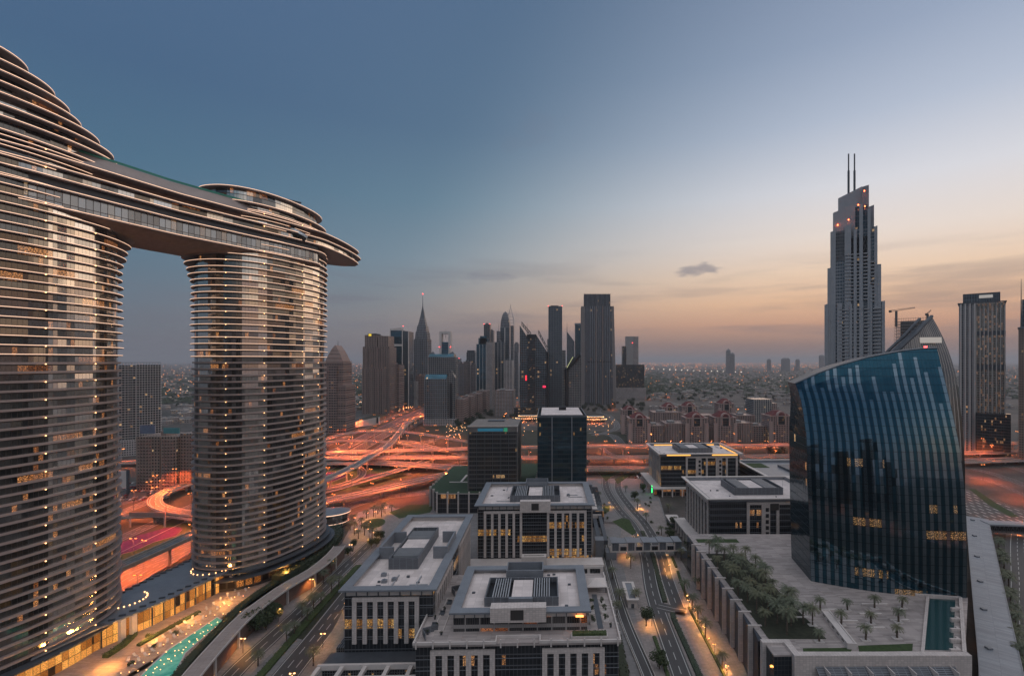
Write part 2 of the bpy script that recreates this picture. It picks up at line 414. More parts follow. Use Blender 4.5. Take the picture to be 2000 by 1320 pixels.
def curved_tower(name, label, c, crown, cols, prowf, zb=7.0, ztop=222.0):
    t = thing(name, label, 'tower', (0, 0, 0))
    g = MB(); poly = ell(c); g.loft([(x, y, zb) for x, y in poly], [(x, y, ztop) for x, y in poly], 0); g.build('glass_wall', M['tglass'], t)
    # vertical recess bands: dark columns on the glass
    zs = [18.5+3.6*i for i in range(int((ztop-18.5)/3.6)+1)]
    for i, z in enumerate(zs):
        up = z > 137
        pr = prowf(z)
        poly = ell(c, off=1.25+(.5 if up else 0)+.25*math.sin(i*1.7), prow=pr)
        m = MB(); m.prism(poly, z, z+(.5 if up else .85), 0, 0, bottom=True); s = m.build('floor_slab', M['band'], t)
        if up: strip_of(poly, z+.30, .19, M['strip'], s)
        rail = ell(c, off=1.1, prow=pr)
    # slim balcony lamps in vertical lines
    poly = ell(c, off=2.0, n=360); lamp = None
    for px in cols:
        best = min((p for p in poly), key=lambda p: (abs(CX+F*p[0]/p[1]-px)*1.0 + (p[1])*.05))
        for k, z in enumerate(zs):
            if k % 2: continue
            if lamp is None: lamp = wall_lamp_proto(); lamp.parent = t; l = lamp
            else: l = lamp.copy(); COL.objects.link(l); l.parent = t
            l.location = (best[0], best[1], z+.1)
    prev = None
    for (z, a, b, cy, over) in crown:
        cc = (c[0], c[1]+cy); m = MB(); p = ell(cc, a=a, b=b, off=over, n=72); m.prism(p, z, z+.75, 0, 0, bottom=True)
        s = m.build('roof_tier', M['band'], t); strip_of(p, z+.52, .22, M['strip'], s)
        if prev:
            q = ell((c[0], c[1]+cy), a=a-1, b=b-1, off=-.5, n=72); m = MB(); m.loft([(x, y, prev+.75) for x, y in q], [(x, y, z) for x, y in q], 0)
            m.build('tier_glass', M['tglass'], t)
        prev = z
    return t
def prowR(z):
    if 183 < z < 198: k = (z-178)/18; return lambda x, y: 7*k*max(0, -x)**3+2.2*k*max(0, y)**3
    return None
def prowL(z):
    if 183 < z < 198: k = (z-178)/18; return lambda x, y: 9*k*max(0, y)**3
    return None
crownL = [(222, 41.4, 26.5, 0, 1.8), (227, 41, 26, -1, 2.2), (231.2, 39, 25.5, -2.5, 2.2), (235.4, 35.5, 25, -6, 2.4), (239.6, 31.5, 24, -10, 2.4), (243.8, 29, 23, -12.5, 2.6), (248, 26, 22, -15.5, 2.8), (253, 20.5, 20, -20.5, 3.4)]
crownR = [(221, 41, 26.5, 0, 1.0), (225, 41, 26, 0, 1.5), (233.4, 38.5, 23, 0, 1.8)]
tl = curved_tower('curved_tower', 'nearer curved glass tower cut off by the left edge, stepped crown above the sky bridge', CL, crownL, (89, 188), prowL)
tr = curved_tower('curved_tower', 'farther curved glass tower of stacked lit rings under the end of the sky bridge', CR, crownR, (440, 516, 590, 622), prowR)
m = MB(); m.box(-196, -183, 300, 303, 234.2, 236.6); m.tube([(-190, 301, 236), (-178, 306, 237.4), (-168, 312, 236.2)], .6, 6); m.build('roof_crane', M['greyd'], tr)
m = MB(); m.tube([(-170, 296, 217), (-160, 303, 211)], 2.4, 8); m.build('glass_slide', M['tglass'], tr)

def interp_(tab, z):
    if z <= tab[0][0]: return tab[0][1]
    for (a, va), (b, vb) in zip(tab, tab[1:]):
        if z <= b: return va+(vb-va)*(z-a)/(b-a)
    return tab[-1][1]
def bridge():
    t = thing('sky_bridge', 'long curved sky bridge joining the two curved towers and jutting past the farther one', 'bridge')
    ax = Vector((44.6, 110.9, 0)).normalized(); nr = Vector((ax.y, -ax.x, 0)); o = Vector((CL[0], CL[1], 0))
    def outline(s0, s1, w, w2=None):
        w2 = w2 or w; ss = [s0+(s1-s0)*i/60 for i in range(61)]
        def hw(s, sd=1):
            k = max(0.0, (s-128)/max(20, s1-128)); e = 0.0
            if sd > 0: e = (w-22)+interp_([(-60, 25), (0, 29), (55, 25.8), (112, 31), (135, 31.5), (170, 24), (200, 18)], s)-w
            return (w+e)*math.sqrt(max(0, 1-k**2.2))
        r = [(o+ax*s+nr*hw(s)) for s in ss]; l = [(o+ax*s-nr*hw(s, -1)) for s in ss[::-1] if s < s1]
        return [(p.x, p.y) for p in r+l]
    for z, s1, w in ((218, 195, 22.5), (213.4, 197, 23), (209.2, 194, 22.8), (205.0, 156, 22.4), (197.8, 150, 20.5)):
        p = outline(-60, s1, w); m = MB(); m.prism(p, z, z+.75, 0, 0, bottom=True); s = m.build('deck_edge', M['band'], t)
        strip_of(p, z+.5, .22, M['strip'], s, grow=.05)
    for z0, z1, s1, w, mt in ((209.9, 213.4, 192, 20.5, 'tglass'), (205.9, 209.2, 148, 20, 'greyd'), (198.7, 205, 148, 20.2, 'bglass')):
        p = outline(-60, s1, w); m = MB(); m.loft([(x, y, z0) for x, y in p], [(x, y, z1) for x, y in p], 0); m.build('glass_band', M[mt], t)
    p = outline(-60, 194, 17); m = MB(); m.loft([(x, y, 214.3) for x, y in p], [(x, y, 218) for x, y in p], 0); m.build('recessed_wall', M['wood'], t)
    a = outline(-60, 150, 20.3); b = outline(-58, 132, 13); m = MB(); m.loft([(x, y, 195.0) for x, y in b], [(x, y, 197.8) for x, y in a], 0, uvs=False); m.face([(x, y, 195.0) for x, y in b][::-1]); m.build('soffit', M['wood'], t)
    a = outline(-60, 122, 20); b = outline(-60, 108, 14); m = MB(); m.loft([(x, y, 218.9) for x, y in a], [(x, y, 226) for x, y in b], 0, uvs=False); m.face([(x, y, 226) for x, y in b]); m.build('sloped_roof', M['roofslope'], t)
    m = MB(); q = outline(0, 112, 14.3, 14.3); m.loft([(x, y, 226) for x, y in q], [(x, y, 227.1) for x, y in q], 0); m.build('green_parapet', M['green'], t)
    for k in range(13):
        s = 2+k*14; c = o+ax*s+nr*21.2; m = MB(); m.box(-.25, .25, -.25, .25, 209.9, 213.4); m.build('post', M['greyd'], t, (c.x, c.y, 0))
    d = None
    for k in range(26):
        s = 8+k*7; c = o+ax*s+nr*(19.5+(k % 3)*.6)
        if s > 165: continue
        if d is None: m = MB(); m.box(-.16, .16, -.16, .16, -.12, .12); d = m.build('downlight', M['lampw'], t); l = d
        else: l = d.copy(); COL.objects.link(l); l.parent = t
        l.location = (c.x, c.y, 217.6 if k % 2 else 213.1)
M['bglass'] = facade('bridge_glass', (.14, .12, .11), (.34, .37, .40), bw=2.6, fh=8.0, fx=.1, fz=.04, lit=.03, es=.6, gm=.8, gr=.15, wob=.03)
M['roofslope'] = plain('sloped_roof_panels', (.30, .25, .23), .5, .3, var=.12)
bridge()

# ---------------------------------------------------------------- podium between the towers, hall, pool terrace
M['hall'] = facade('hall_glass', (.10, .06, .035), (.05, .04, .03), bw=2.4, fh=5.2, fx=.07, fz=.05, lit=.85, dtr=(.3, .72, .25), warm=(1, .38, .06), es=1.15, gm=.2, gr=.15, wob=.03)
def podium():
    t = thing('podium_hall', 'low grey-roofed glass hall between the curved towers, glowing gold inside', 'hall')
    A = px_poly([(60, 1285), (200, 1221), (300, 1180), (385, 1142), (474, 1100)], 18); B = px_poly([(381, 1085), (232, 1155), (150, 1180)], 18)
    m = MB(); m.prism(A+B, 16.9, 17.6, 0, 0, bottom=True); m.build('roof', M['grey'], t)
    ins = [(-x0*0+x0-2.2, y0+1.6) for x0, y0 in A]; inb = [(x-(-3) if 0 else x, y-2) for x, y in B]
    m = MB(); pl = ins+inb; m.prism(pl, 6.5, 16.9, 0); m.build('glass_front', M['hall'], t)
    # skylight louvres along both eaves, round skylight lamps
    for k in range(16):
        f = k/16; a = Vector((*A[1], 0)).lerp(Vector((*A[4], 0)), f); m = MB(); m.box(-1.9, .6, -.35, .35, 17.6, 18.3); o_ = m.build('roof_louvre', M['greyd'], t, (a.x-1, a.y+1, 0)); o_.rotation_euler = (0, 0, .4)
    for k in range(12):
        f = k/12; a = Vector((*B[1], 0)).lerp(Vector((*B[0], 0)), f); m = MB(); m.box(-.5, 2.6, -.35, .35, 17.6, 18.3); o_ = m.build('roof_louvre', M['greyd'], t, (a.x+1, a.y-1, 0)); o_.rotation_euler = (0, 0, .4)
    for (cx, cy, a0, a1, r) in ((CL[0]+20, CL[1]+37, -60, 70, 9), (CR[0]-8, CR[1]-36, 160, 330, 10)):
        for k in range(11):
            an = R(a0+(a1-a0)*k/10); m = MB(); m.box(-.2, .2, -.2, .2, 17.6, 18.0); m.build('roof_lamp', M['lampw'], t, (cx+r*math.cos(an), cy+r*math.sin(an), 0))
    # stone fins and mullions in front of the hall glass
    for k in range(34):
        f = k/33; a = Vector((*ins[1], 0)).lerp(Vector((*ins[-1], 0)), f) if 0 else None
    segs = list(zip(ins, ins[1:]))
    for (p, q) in segs[1:]:
        n = max(2, int(math.hypot(q[0]-p[0], q[1]-p[1])/5))
        for k in range(n):
            x, y = p[0]+(q[0]-p[0])*k/n, p[1]+(q[1]-p[1])*k/n; m = MB(); m.box(-.18, .5, -.18, .18, 7, 16.9); m.build('mullion', M['greyd'], t, (x, y, 0))
    for px, py in ((240, 1205), (262, 1196), (470, 1108), (455, 1112)):
        x, y, _ = P(px, py, 18); m = MB(); m.box(-.6, .8, -1.3, 1.3, 7, 16.9); m.build('stone_pier', M['trim'], t, (x-.5, y, 0))
podium()
# lower curved arcade under the far tower, glowing shop windows
t = thing('arcade', 'dark curved arcade with glowing shop windows at the foot of the farther curved tower', 'arcade')
p = ell(CR, off=2.5); m = MB(); m.prism(p, .2, 13.5, 0); m.build('shop_front', M['hall2'] if 'hall2' in M else facade('shop_glass', (.05, .04, .035), (.03, .025, .02), bw=4.2, fh=6.2, fx=.22, fz=.38, lit=.45, warm=(1, .34, .06), es=1.1, gm=.2, wob=.03), t)
for z, o_ in ((13.5, 6.5), (16.3, 4.0)):
    m = MB(); m.prism(ell(CR, off=o_), z, z+.6, 0, 0, True); m.build('canopy', M['greyd'], t)
t = thing('arcade', 'glowing gold arcade at the foot of the nearer curved tower, by the terrace', 'arcade')
p = ell(CL, off=1.6); m = MB(); m.prism(p, 6.5, 15.5, 0); m.build('shop_front', M['hall'], t)
m = MB(); m.prism(ell(CL, off=4.5), 15.6, 16.3, 0, 0, True); m.build('canopy', M['greyd'], t)
# terrace deck
edge_px = [(300, 1420), (370, 1325), (430, 1255), (480, 1203), (550, 1150), (614, 1112), (650, 1082), (663, 1066)]
edge = spline([Vector(P(x, y, 8)) for x, y in edge_px], 4)
sd_ = side(edge)
deck = [(p.x-q.x*3, p.y-q.y*3) for p, q in zip(edge, sd_)]
sheet('terrace', deck+[(-150, 330), (-200, 330), (-225, 255), (-232, 150), (-190, 120)], 7.0, M['deck_b'] if 'deck_b' in M else tiles('terrace_boards', (.40, .29, .24), (.2, .15, .12), 3.0, .8, .7, .25), 'pale paved pool terrace below the curved towers', thick=6.5)
def ribbon(name, pts, w, z_thick, mat, sidemat, label, wall=0.0, parent=None, kind='structure', wallw=.35, mid=0.0, step=8.0, u_wall=None, overh=0.0, soff=None):
    """a road, deck or path swept along world points (x, y, z); walls stand on both edges"""
    P_ = spline([Vector(p) for p in pts], step); S_ = side(P_); m = MB(); v = 0.0
    prof = [(-w/2, 0), (w/2, 0)]
    for i in range(len(P_)-1):
        a, b, sa, sb = P_[i], P_[i+1], S_[i], S_[i+1]; d = (b-a).length
        def q(p, s, u, h): return (p.x+s.x*u, p.y+s.y*u, p.z+h)
        m.face((q(a, sa, -w/2, 0), q(a, sa, w/2, 0), q(b, sb, w/2, 0), q(b, sb, -w/2, 0)), 0, [(-w/2, v), (w/2, v), (w/2, v+d), (-w/2, v+d)])
        if z_thick:
            for sg in (-1, 1):
                m.face((q(a, sa, sg*w/2, -z_thick*.55), q(b, sb, sg*w/2, -z_thick*.55), q(b, sb, sg*w/2, wall), q(a, sa, sg*w/2, wall)), 1)
                m.face((q(a, sa, sg*w/2, -z_thick*.55), q(b, sb, sg*w/2, -z_thick*.55), q(b, sb, sg*w*.3, -z_thick), q(a, sa, sg*w*.3, -z_thick)), 1)
                if wall:
                    m.face((q(a, sa, sg*(w/2-wallw), 0), q(b, sb, sg*(w/2-wallw), 0), q(b, sb, sg*(w/2-wallw), wall), q(a, sa, sg*(w/2-wallw), wall)), 1)
                    m.face((q(a, sa, sg*(w/2-wallw), wall), q(b, sb, sg*(w/2-wallw), wall), q(b, sb, sg*w/2, wall), q(a, sa, sg*w/2, wall)), 1)
            m.face((q(a, sa, -w*.3, -z_thick), q(a, sa, w*.3, -z_thick), q(b, sb, w*.3, -z_thick), q(b, sb, -w*.3, -z_thick)), 1)
        elif wall:
            for sg in (-1, 1):
                for k in (0, 1):
                    m.face((q(a, sa, sg*(w/2-k*wallw), 0), q(b, sb, sg*(w/2-k*wallw), 0), q(b, sb, sg*(w/2-k*wallw), wall), q(a, sa, sg*(w/2-k*wallw), wall)), 1)
                m.face((q(a, sa, sg*(w/2-wallw), wall), q(b, sb, sg*(w/2-wallw), wall), q(b, sb, sg*w/2, wall), q(a, sa, sg*w/2, wall)), 1)
        if mid:
            for sg in (-1, 1): m.face((q(a, sa, sg*.3, 0), q(b, sb, sg*.3, 0), q(b, sb, sg*.18, mid), q(a, sa, sg*.18, mid)), 1)
            m.face((q(a, sa, -.18, mid), q(a, sa, .18, mid), q(b, sb, .18, mid), q(b, sb, -.18, mid)), 1)
        v += d
    o = m.build(name, [mat, sidemat], parent)
    if not parent: tag(o, label, None, None, kind)
    return o, P_, S_
M['slat'] = tiles('slatted_walkway_roof', (.36, .30, .275), (.17, .14, .13), 40, .9, .7, .12)
t = thing('covered_walkway', 'long curved pale slatted walkway roof beside the pool terrace', 'walkway')
o, _, _ = ribbon('roof', [(x, y, 9.2) for x, y, _ in [P(a, b, 9.2) for a, b in edge_px]], 7.5, .8, M['slat'], M['trim'], None, wall=.5, parent=t, step=5)
wl = MB()
for i in range(len(edge)-1):
    a, b, s1, s2 = edge[i], edge[i+1], sd_[i], sd_[i+1]
    wl.face(((a.x+s1.x*3.2, a.y+s1.y*3.2, .1), (b.x+s2.x*3.2, b.y+s2.y*3.2, .1), (b.x+s2.x*3.2, b.y+s2.y*3.2, 8.8), (a.x+s1.x*3.2, a.y+s1.y*3.2, 8.8)))
wl.build('wall', M['brownwall'] if 'brownwall' in M else tiles('brown_stone_wall', (.2, .12, .09), (.1, .06, .05), 2.2, 1.1, .8), t)
for i in range(4, len(edge)-3, 5):
    a, s1 = edge[i], sd_[i]; m = MB(); m.box(-.5, .5, -.5, .5, .1, 8.6); m.build('column', M['trim'], t, (a.x+s1.x*3.6, a.y+s1.y*3.6, 0))
M['pool'] = NT('pool_water')
_t = M['pool']; _n = _t.n('ShaderNodeBump'); _n.inputs['Strength'].default_value = .08; _t.L.new(_t.noise(1.5, 4), _n.inputs['Height'])
M['pool'] = _t.out(_t.mix(_t.rng(_t.noise(.35, 4), .4, .65), (.05, .30, .22), (.14, .45, .33)), .08, 0, _t.mix(_t.rng(_t.noise(.25, 5), .4, .65), (.05, .36, .24), (.30, .75, .48)), .26, _n.outputs[0])
pool_px = [(262, 1335), (328, 1335), (361, 1274), (405, 1236), (434, 1212), (424, 1205), (390, 1228), (330, 1268), (290, 1305)]
pool = px_poly(pool_px, 7.1)
sheet('pool', pool, 7.12, M['pool'], 'long curved turquoise swimming pool lit from within')
sheet('pool_surround', [(sum(p[0] for p in pool)/9+(x-sum(p[0] for p in pool)/9)*1.18, sum(p[1] for p in pool)/9+(y-sum(p[1] for p in pool)/9)*1.04) for x, y in pool], 7.06, M['trim'], 'pale stone edge around the turquoise pool')
# ---------------------------------------------------------------- plants
def frond_crown(r=3.6, n=26, seed=1, h=0.0, up=.9):
    rnd = random.Random(seed); m = MB()
    for k in range(n):
        a = 2*math.pi*k/n*2.4+rnd.random()*.3; el = up*(1-k/n)+rnd.uniform(-.15, .1); L = r*rnd.uniform(.85, 1.1)
        pts = []; x, z, e = 0.0, h, el*1.1+.15
        N_ = 9
        for i in range(N_+1):
            pts.append((x, z)); x += L/N_*math.cos(e); z += L/N_*math.sin(e); e -= (1.75+rnd.uniform(-.2, .3))/N_
        ca, sa = math.cos(a), math.sin(a)
        for i in range(N_):
            (x0, z0), (x1, z1) = pts[i], pts[i+1]
            m.face(((x0*ca-.04*sa, x0*sa+.04*ca, z0), (x0*ca+.04*sa, x0*sa-.04*ca, z0), (x1*ca+.03*sa, x1*sa-.03*ca, z1), (x1*ca-.03*sa, x1*sa+.03*ca, z1)))
            wd = (.15+.22*math.sin(math.pi*(i+.8)/(N_+1)))*r/3.6*1.9
            for sg in (-1, 1):
                for q in (0, .5):
                    xa, za = x0+(x1-x0)*q, z0+(z1-z0)*q; xb = xa+(x1-x0)*.42; zb = za+(z1-z0)*.42; xe = xa+(x1-x0)*1.15; ze = za-wd*.42
                    m.face(((xa*ca, xa*sa, za), (xb*ca, xb*sa, zb), (xe*ca-sg*wd*sa, xe*sa+sg*wd*ca, ze)))
    return m
def palm_tree(name, label, hgt, r, seed):
    m = MB(); rnd = random.Random(seed)
    pts = [(math.sin(i*.7+seed)*.06*i, 0, hgt*i/6) for i in range(7)]; tp = pts[-1]
    root = thing(name, label, 'palm tree')
    m.tube(pts, .34, 7, r1=.22)
    for k in range(9): z = hgt*(k+.5)/9; m.box(pts[0][0]-.3, .3, -.3, .3, z, z+.12)
    m.build('trunk', M['bark'], root)
    c = frond_crown(r, 25, seed, hgt-.1); c.v = [(x+tp[0], y, z) for x, y, z in c.v]; c.build('crown', M['palm'], root)
    return root
def leaf_crown(R0, h0, h1, n, seed, leaf=.5, lobes=9):
    rnd = random.Random(seed); m = MB(); C = []
    for k in range(lobes):
        a = rnd.uniform(0, 6.28); q = rnd.uniform(.15, .75)*R0; C.append((q*math.cos(a), q*math.sin(a), rnd.uniform(h0+.35*R0, h1-.25*R0), rnd.uniform(.32, .55)*R0))
    C.append((0, 0, (h0+h1)/2+.2*R0, R0*.6))
    for i in range(n):
        cx, cy, cz, cr = C[rnd.randrange(len(C))]
        v = Vector((rnd.gauss(0, 1), rnd.gauss(0, 1), rnd.gauss(0, 1))).normalized()*cr*(rnd.random()**.35)
        p = Vector((cx, cy, cz))+v*Vector((1, 1, .8)).x
        a = Vector((rnd.gauss(0, 1), rnd.gauss(0, 1), rnd.gauss(0, .6))).normalized(); b = a.cross(Vector((rnd.gauss(0, 1), rnd.gauss(0, 1), rnd.gauss(0, 1)))).normalized()
        s = leaf*rnd.uniform(.6, 1.3)
        m.face((p-a*s, p-b*s*.6, p+a*s, p+b*s*.6))
    return m
def leafy_tree(name, label, hgt, R0, seed, n=700, leaf=.5, mat='leaf'):
    rnd = random.Random(seed+50); root = thing(name, label, 'tree')
    m = MB(); m.tube([(0, 0, 0), (.1, 0, hgt*.25), (0, .1, hgt*.5)], .28*R0/3.2, 6, r1=.16)
    for k in range(5):
        a = k*1.3+rnd.random(); m.tube([(0, 0, hgt*.3), (R0*.3*math.cos(a), R0*.3*math.sin(a), hgt*.5), (R0*.6*math.cos(a), R0*.6*math.sin(a), hgt*.7)], .12, 5, r1=.05)
    m.build('trunk', M['bark'], root)
    leaf_crown(R0, hgt*.28, hgt, n, seed, leaf).build('crown', M[mat], root)
    return root
def merged_tree(name, label, hgt, R0, seed, n, leaf, mat='leaf2'):       # far trees: the trunk hardly shows
    root = thing(name, label, 'tree'); m = MB(); m.tube([(0, 0, 0), (0, 0, hgt*.6)], .3, 5); m.build('trunk', M['bark'], root)
    leaf_crown(R0, hgt*.15, hgt, n, seed, leaf, 7).build('crown', M[mat], root); return root
palmA = [Stock(palm_tree('palm_tree', 'x', h, r, s)) for h, r, s in ((7.5, 4.3, 1), (9, 4.6, 2), (6.5, 4.0, 3))]
palmS = [Stock(palm_tree('palm_tree', 'x', h, r, s)) for h, r, s in ((3.6, 2.7, 11), (4.2, 3.0, 12))]
treeA = [Stock(leafy_tree('leafy_tree', 'x', h, r, s, 1500, .38)) for h, r, s in ((8.5, 4.2, 4), (7, 3.8, 5))]
treeF = [Stock(merged_tree('park_tree', 'x', h, r, s, 260, 1.3)) for h, r, s in ((12, 8, 6), (10, 9, 7), (14, 7.5, 8))]
bushA = [Stock(tag(leaf_crown(1.6, -.4, 1.7, 240, s, .22, 5).build('shrub', M['hedge']), 'x', 'shrub')) for s in (21, 22)]
def hedge(name, label, pts, w, h, z=0.0, dens=7.0, leaf=.3, mat='hedge', step=3.0):
    rnd = random.Random(int(pts[0][0]*7) & 1023); P_ = spline([Vector((p[0], p[1], z)) for p in pts], step); S_ = side(P_); m = MB()
    for i in range(len(P_)-1):
        a, b, s1, s2 = P_[i], P_[i+1], S_[i], S_[i+1]
        A = [(a.x-s1.x*w*.45, a.y-s1.y*w*.45, z), (a.x+s1.x*w*.45, a.y+s1.y*w*.45, z), (a.x+s1.x*w*.4, a.y+s1.y*w*.4, z+h*.85), (a.x-s1.x*w*.4, a.y-s1.y*w*.4, z+h*.85)]
        B = [(b.x-s2.x*w*.45, b.y-s2.y*w*.45, z), (b.x+s2.x*w*.45, b.y+s2.y*w*.45, z), (b.x+s2.x*w*.4, b.y+s2.y*w*.4, z+h*.85), (b.x-s2.x*w*.4, b.y-s2.y*w*.4, z+h*.85)]
        m.loft(A, B, 0, uvs=False)
        if i == 0: m.face(A[::-1])
        if i == len(P_)-2: m.face(B)
        n = int((b-a).length*dens*(w*.5+h*.5))
        for k in range(n):
            f = rnd.random(); c = a.lerp(b, f)+s1*rnd.uniform(-.5, .5)*w; c.z = z+h*rnd.uniform(.2, 1.1)
            if abs(c.z-z) < h*.8 and rnd.random() < .6: c = a.lerp(b, f)+s1*w*.48*rnd.choice((-1, 1)); c.z = z+h*rnd.uniform(.1, 1)
            u = Vector((rnd.gauss(0, 1), rnd.gauss(0, 1), rnd.gauss(0, 1))).normalized()*leaf; v = u.cross(Vector((rnd.gauss(0, 1), rnd.gauss(0, 1), 1))).normalized()*leaf*.6
            m.face((c-u, c-v, c+u, c+v))
    return tag(m.build(name, M[mat]), label, 'hedge')

# ---------------------------------------------------------------- lamps
def street_lamp(name, kind, h, arm, double=False, head=(1.1, .45, .3), mat='lampy', lightoff=1.0):
    m = MB(); m.tube([(0, 0, 0), (0, 0, h)], .16, 6, r1=.09)
    sides_ = (1, -1) if double else (1,)
    for s in sides_: m.tube([(0, 0, h-.2), (s*arm*.5, 0, h+.5), (s*arm, 0, h+.45)], .08, 5)
    o = tag(m.build(name, M['greyd']), 'x', 'street lamp')
    for s in sides_:
        g = MB(); g.box(s*arm-head[0]/2, s*arm+head[0]/2, -head[1]/2, head[1]/2, h+.05, h+.05+head[2]); g.build('lamp_head', M[mat], o)
    add_light(kind, o, (0, 0, h+lightoff-1.4)); return o
lampH = Stock(street_lamp('street_lamp', 'sodium', 18, 1.6, True))
lampF = Stock(street_lamp('street_lamp', 'far', 16, 2.2, False, (2.0, 1.1, .8)))
lampU = Stock(street_lamp('uplight_lamp', 'low', 1.2, .3, True, (.35, .3, .25), 'lampw', 2.0))
lampB = Stock(street_lamp('street_lamp', 'warm', 6.5, .8, True, (.7, .4, .3), 'lampw'))
def bollard_lamp():
    m = MB(); m.tube([(0, 0, 0), (0, 0, .7)], .07, 5); o = tag(m.build('bollard_lamp', M['greyd']), 'x', 'lamp')
    g = MB(); g.box(-.11, .11, -.11, .11, .7, .92); g.build('lamp_head', M['lampw'], o); return o
boll = Stock(bollard_lamp())

# ---------------------------------------------------------------- roads of the interchange
RM = {n: road_mat('asphalt_road_%d_lanes' % n, n=n) for n in (1, 2, 3, 4, 5, 10)}
M['sand'] = plain('sandy_verge', (.038, .038, .025), .95, var=.25, scale=.06)
def lamps_on(P_, S_, off, stock, every, label, group, start=10.0, xmin=None):
    d = start; nxt = start; acc = 0.0
    for i in range(len(P_)-1):
        acc += (P_[i+1]-P_[i]).length
        if acc >= nxt:
            nxt += every; p = P_[i+1]; s = S_[i+1]
            if p.y > 60:
                px = CX+F*p.x/p.y
                if -60 < px < 2080: stock.put((p.x+s.x*off, p.y+s.y*off, p.z), math.atan2(s.y, s.x), 1, label, group)
pier_stock = {}
def piers(o, P_, S_, every, w, start=12):
    acc = 0; nxt = start; base = None
    for i in range(len(P_)-1):
        acc += (P_[i+1]-P_[i]).length
        if acc >= nxt and P_[i+1].z > 3.5:
            nxt += every; p = P_[i+1]; s = S_[i+1]; m = MB(); h = p.z-1.3
            m.tube([(0, 0, 0), (0, 0, h-1.4)], .9, 8, cap=False); m.loft([(-.9, -.8, h-1.8), (.9, -.8, h-1.8), (.9, .8, h-1.8), (-.9, .8, h-1.8)], [(-w*.3, -.9, h), (w*.3, -.9, h), (w*.3, .9, h), (-w*.3, .9, h)], uvs=False)
            q = m.build('pier', M['conc'], o, (p.x, p.y, 0)); q.rotation_euler = (0, 0, math.atan2(s.y, s.x))
def fly(label, pxs, z, w, lanes, lamp=None, lampoff=0.0, wall=.95, every=52, thick=1.5, name='flyover'):
    zs = z if isinstance(z, (list, tuple)) else [z]*len(pxs)
    o, P_, S_ = ribbon(name, [P(a, b, c) for (a, b), c in zip(pxs, zs)], w, thick, RM[lanes], M['conc'], label, wall=wall, mid=.85 if lanes >= 4 else 0)
    if thick: piers(o, P_, S_, 34, w)
    if lamp: lamps_on(P_, S_, lampoff, lampH, every, lamp, 'orange lamps along the interchange roads')
    return o
def flat(name, label, pts, w, lanes, z=.06, lamp=None, off=0, every=40, wall=0, stock=None, group='orange lamps along the interchange roads', mat=None):
    o, P_, S_ = ribbon(name, [(p[0], p[1], z) for p in pts], w, 0, mat or RM[lanes], M['conc'], label, wall=wall)
    if lamp: lamps_on(P_, S_, off, stock or lampH, every, lamp, group)
    return P_, S_
# the wide highway running away to the skyline
hw = [(-262, 60), (-284, 250), (-300, 420), (-322, 640), (-352, 950), (-385, 1400), (-392, 1900), (-392, 2600), (-380, 3600)]
sheet('verge', [(-420, 60), (-230, 60), (-200, 420), (-60, 620), (0, 640), (620, 640), (620, 900), (100, 930), (-120, 960), (-290, 1400), (-480, 1400), (-470, 900), (-450, 500)], .03, M['sand'], 'sandy ground between the interchange roads')
flat('highway', 'wide main highway carriageway running away towards the skyline, nearer side', [(x+20, y) for x, y in hw], 22, 5, .06, 'orange lamp on the median of the main highway', -12.5, 62, wall=.5)
flat('highway', 'wide main highway carriageway running away towards the skyline, far side', [(x-8, y) for x, y in hw], 22, 5, .06, None, 0, 42, wall=.5)
flat('service_road', 'service road along the far side of the main highway', [(x-42, y) for x, y in hw], 12, 3, .06, 'orange lamp along the highway service road', -8, 90)
flat('service_road', 'slip road on the near side of the main highway', [(x+46, y) for x, y in hw[1:7]], 11, 3, .06, 'orange lamp on the slip road beside the main highway', 7, 90)
# cross highway, elevated
fly('upper deck of the elevated cross highway', [(560, 886), (764, 880), (911, 876), (1150, 871), (1540, 869), (1890, 866), (2100, 864)], 13, 16, 4, 'orange lamp on the upper deck of the cross highway', 6.5, 1.0, 60)
fly('second deck of the elevated cross highway', [(560, 897), (764, 893), (911, 893), (1150, 893), (1540, 890), (1900, 884), (2100, 880)], 9, 17, 4, 'orange lamp on the second deck of the cross highway', -7, 1.0, 62)
fly('broad lower deck of the cross highway', [(560, 905), (716, 903), (812, 908), (911, 913), (1150, 915), (1400, 914), (1900, 900), (2100, 893)], 6, 20, 5, 'orange lamp on the lower deck of the cross highway', -8, 1.3, 60)
fly('curved flyover arching over the main highway, farthest', [(560, 872), (633, 858), (678, 846), (732, 842), (796, 844), (860, 853), (911, 862), (1000, 872)], [9, 12, 14, 14, 14, 14, 13, 12], 9, 2, 'orange lamp on the farthest curved flyover', 4, every=56)
fly('curved flyover below the farthest one', [(560, 872), (633, 864), (684, 860), (748, 862), (796, 868), (844, 876), (905, 887)], [8, 9, 9, 9, 8, 8, 8], 9, 2, 'orange lamp on the second curved flyover', 4, every=56)
fly('slip ramp curling down right of the metro viaduct', [(760, 862), (800, 862), (850, 874), (900, 884), (960, 890)], [5, 5, 5, 6, 6], 8, 2, None)
fly('long slanting ramp crossing in front of the green roofed building', [(560, 996), (633, 978), (710, 963), (780, 947), (852, 930), (913, 917), (1000, 905)], [8, 8, 8, 8, 8, 8, 8], 15, 4, 'orange lamp on the long slanting ramp', -6, every=48)
fly('low ramp left of the long slanting one', [(560, 975), (640, 958), (716, 936), (764, 922), (809, 908), (850, 893)], [2, 2, 2, 3, 5, 6], 11, 3, 'orange lamp on the low ramp', 5, every=52)
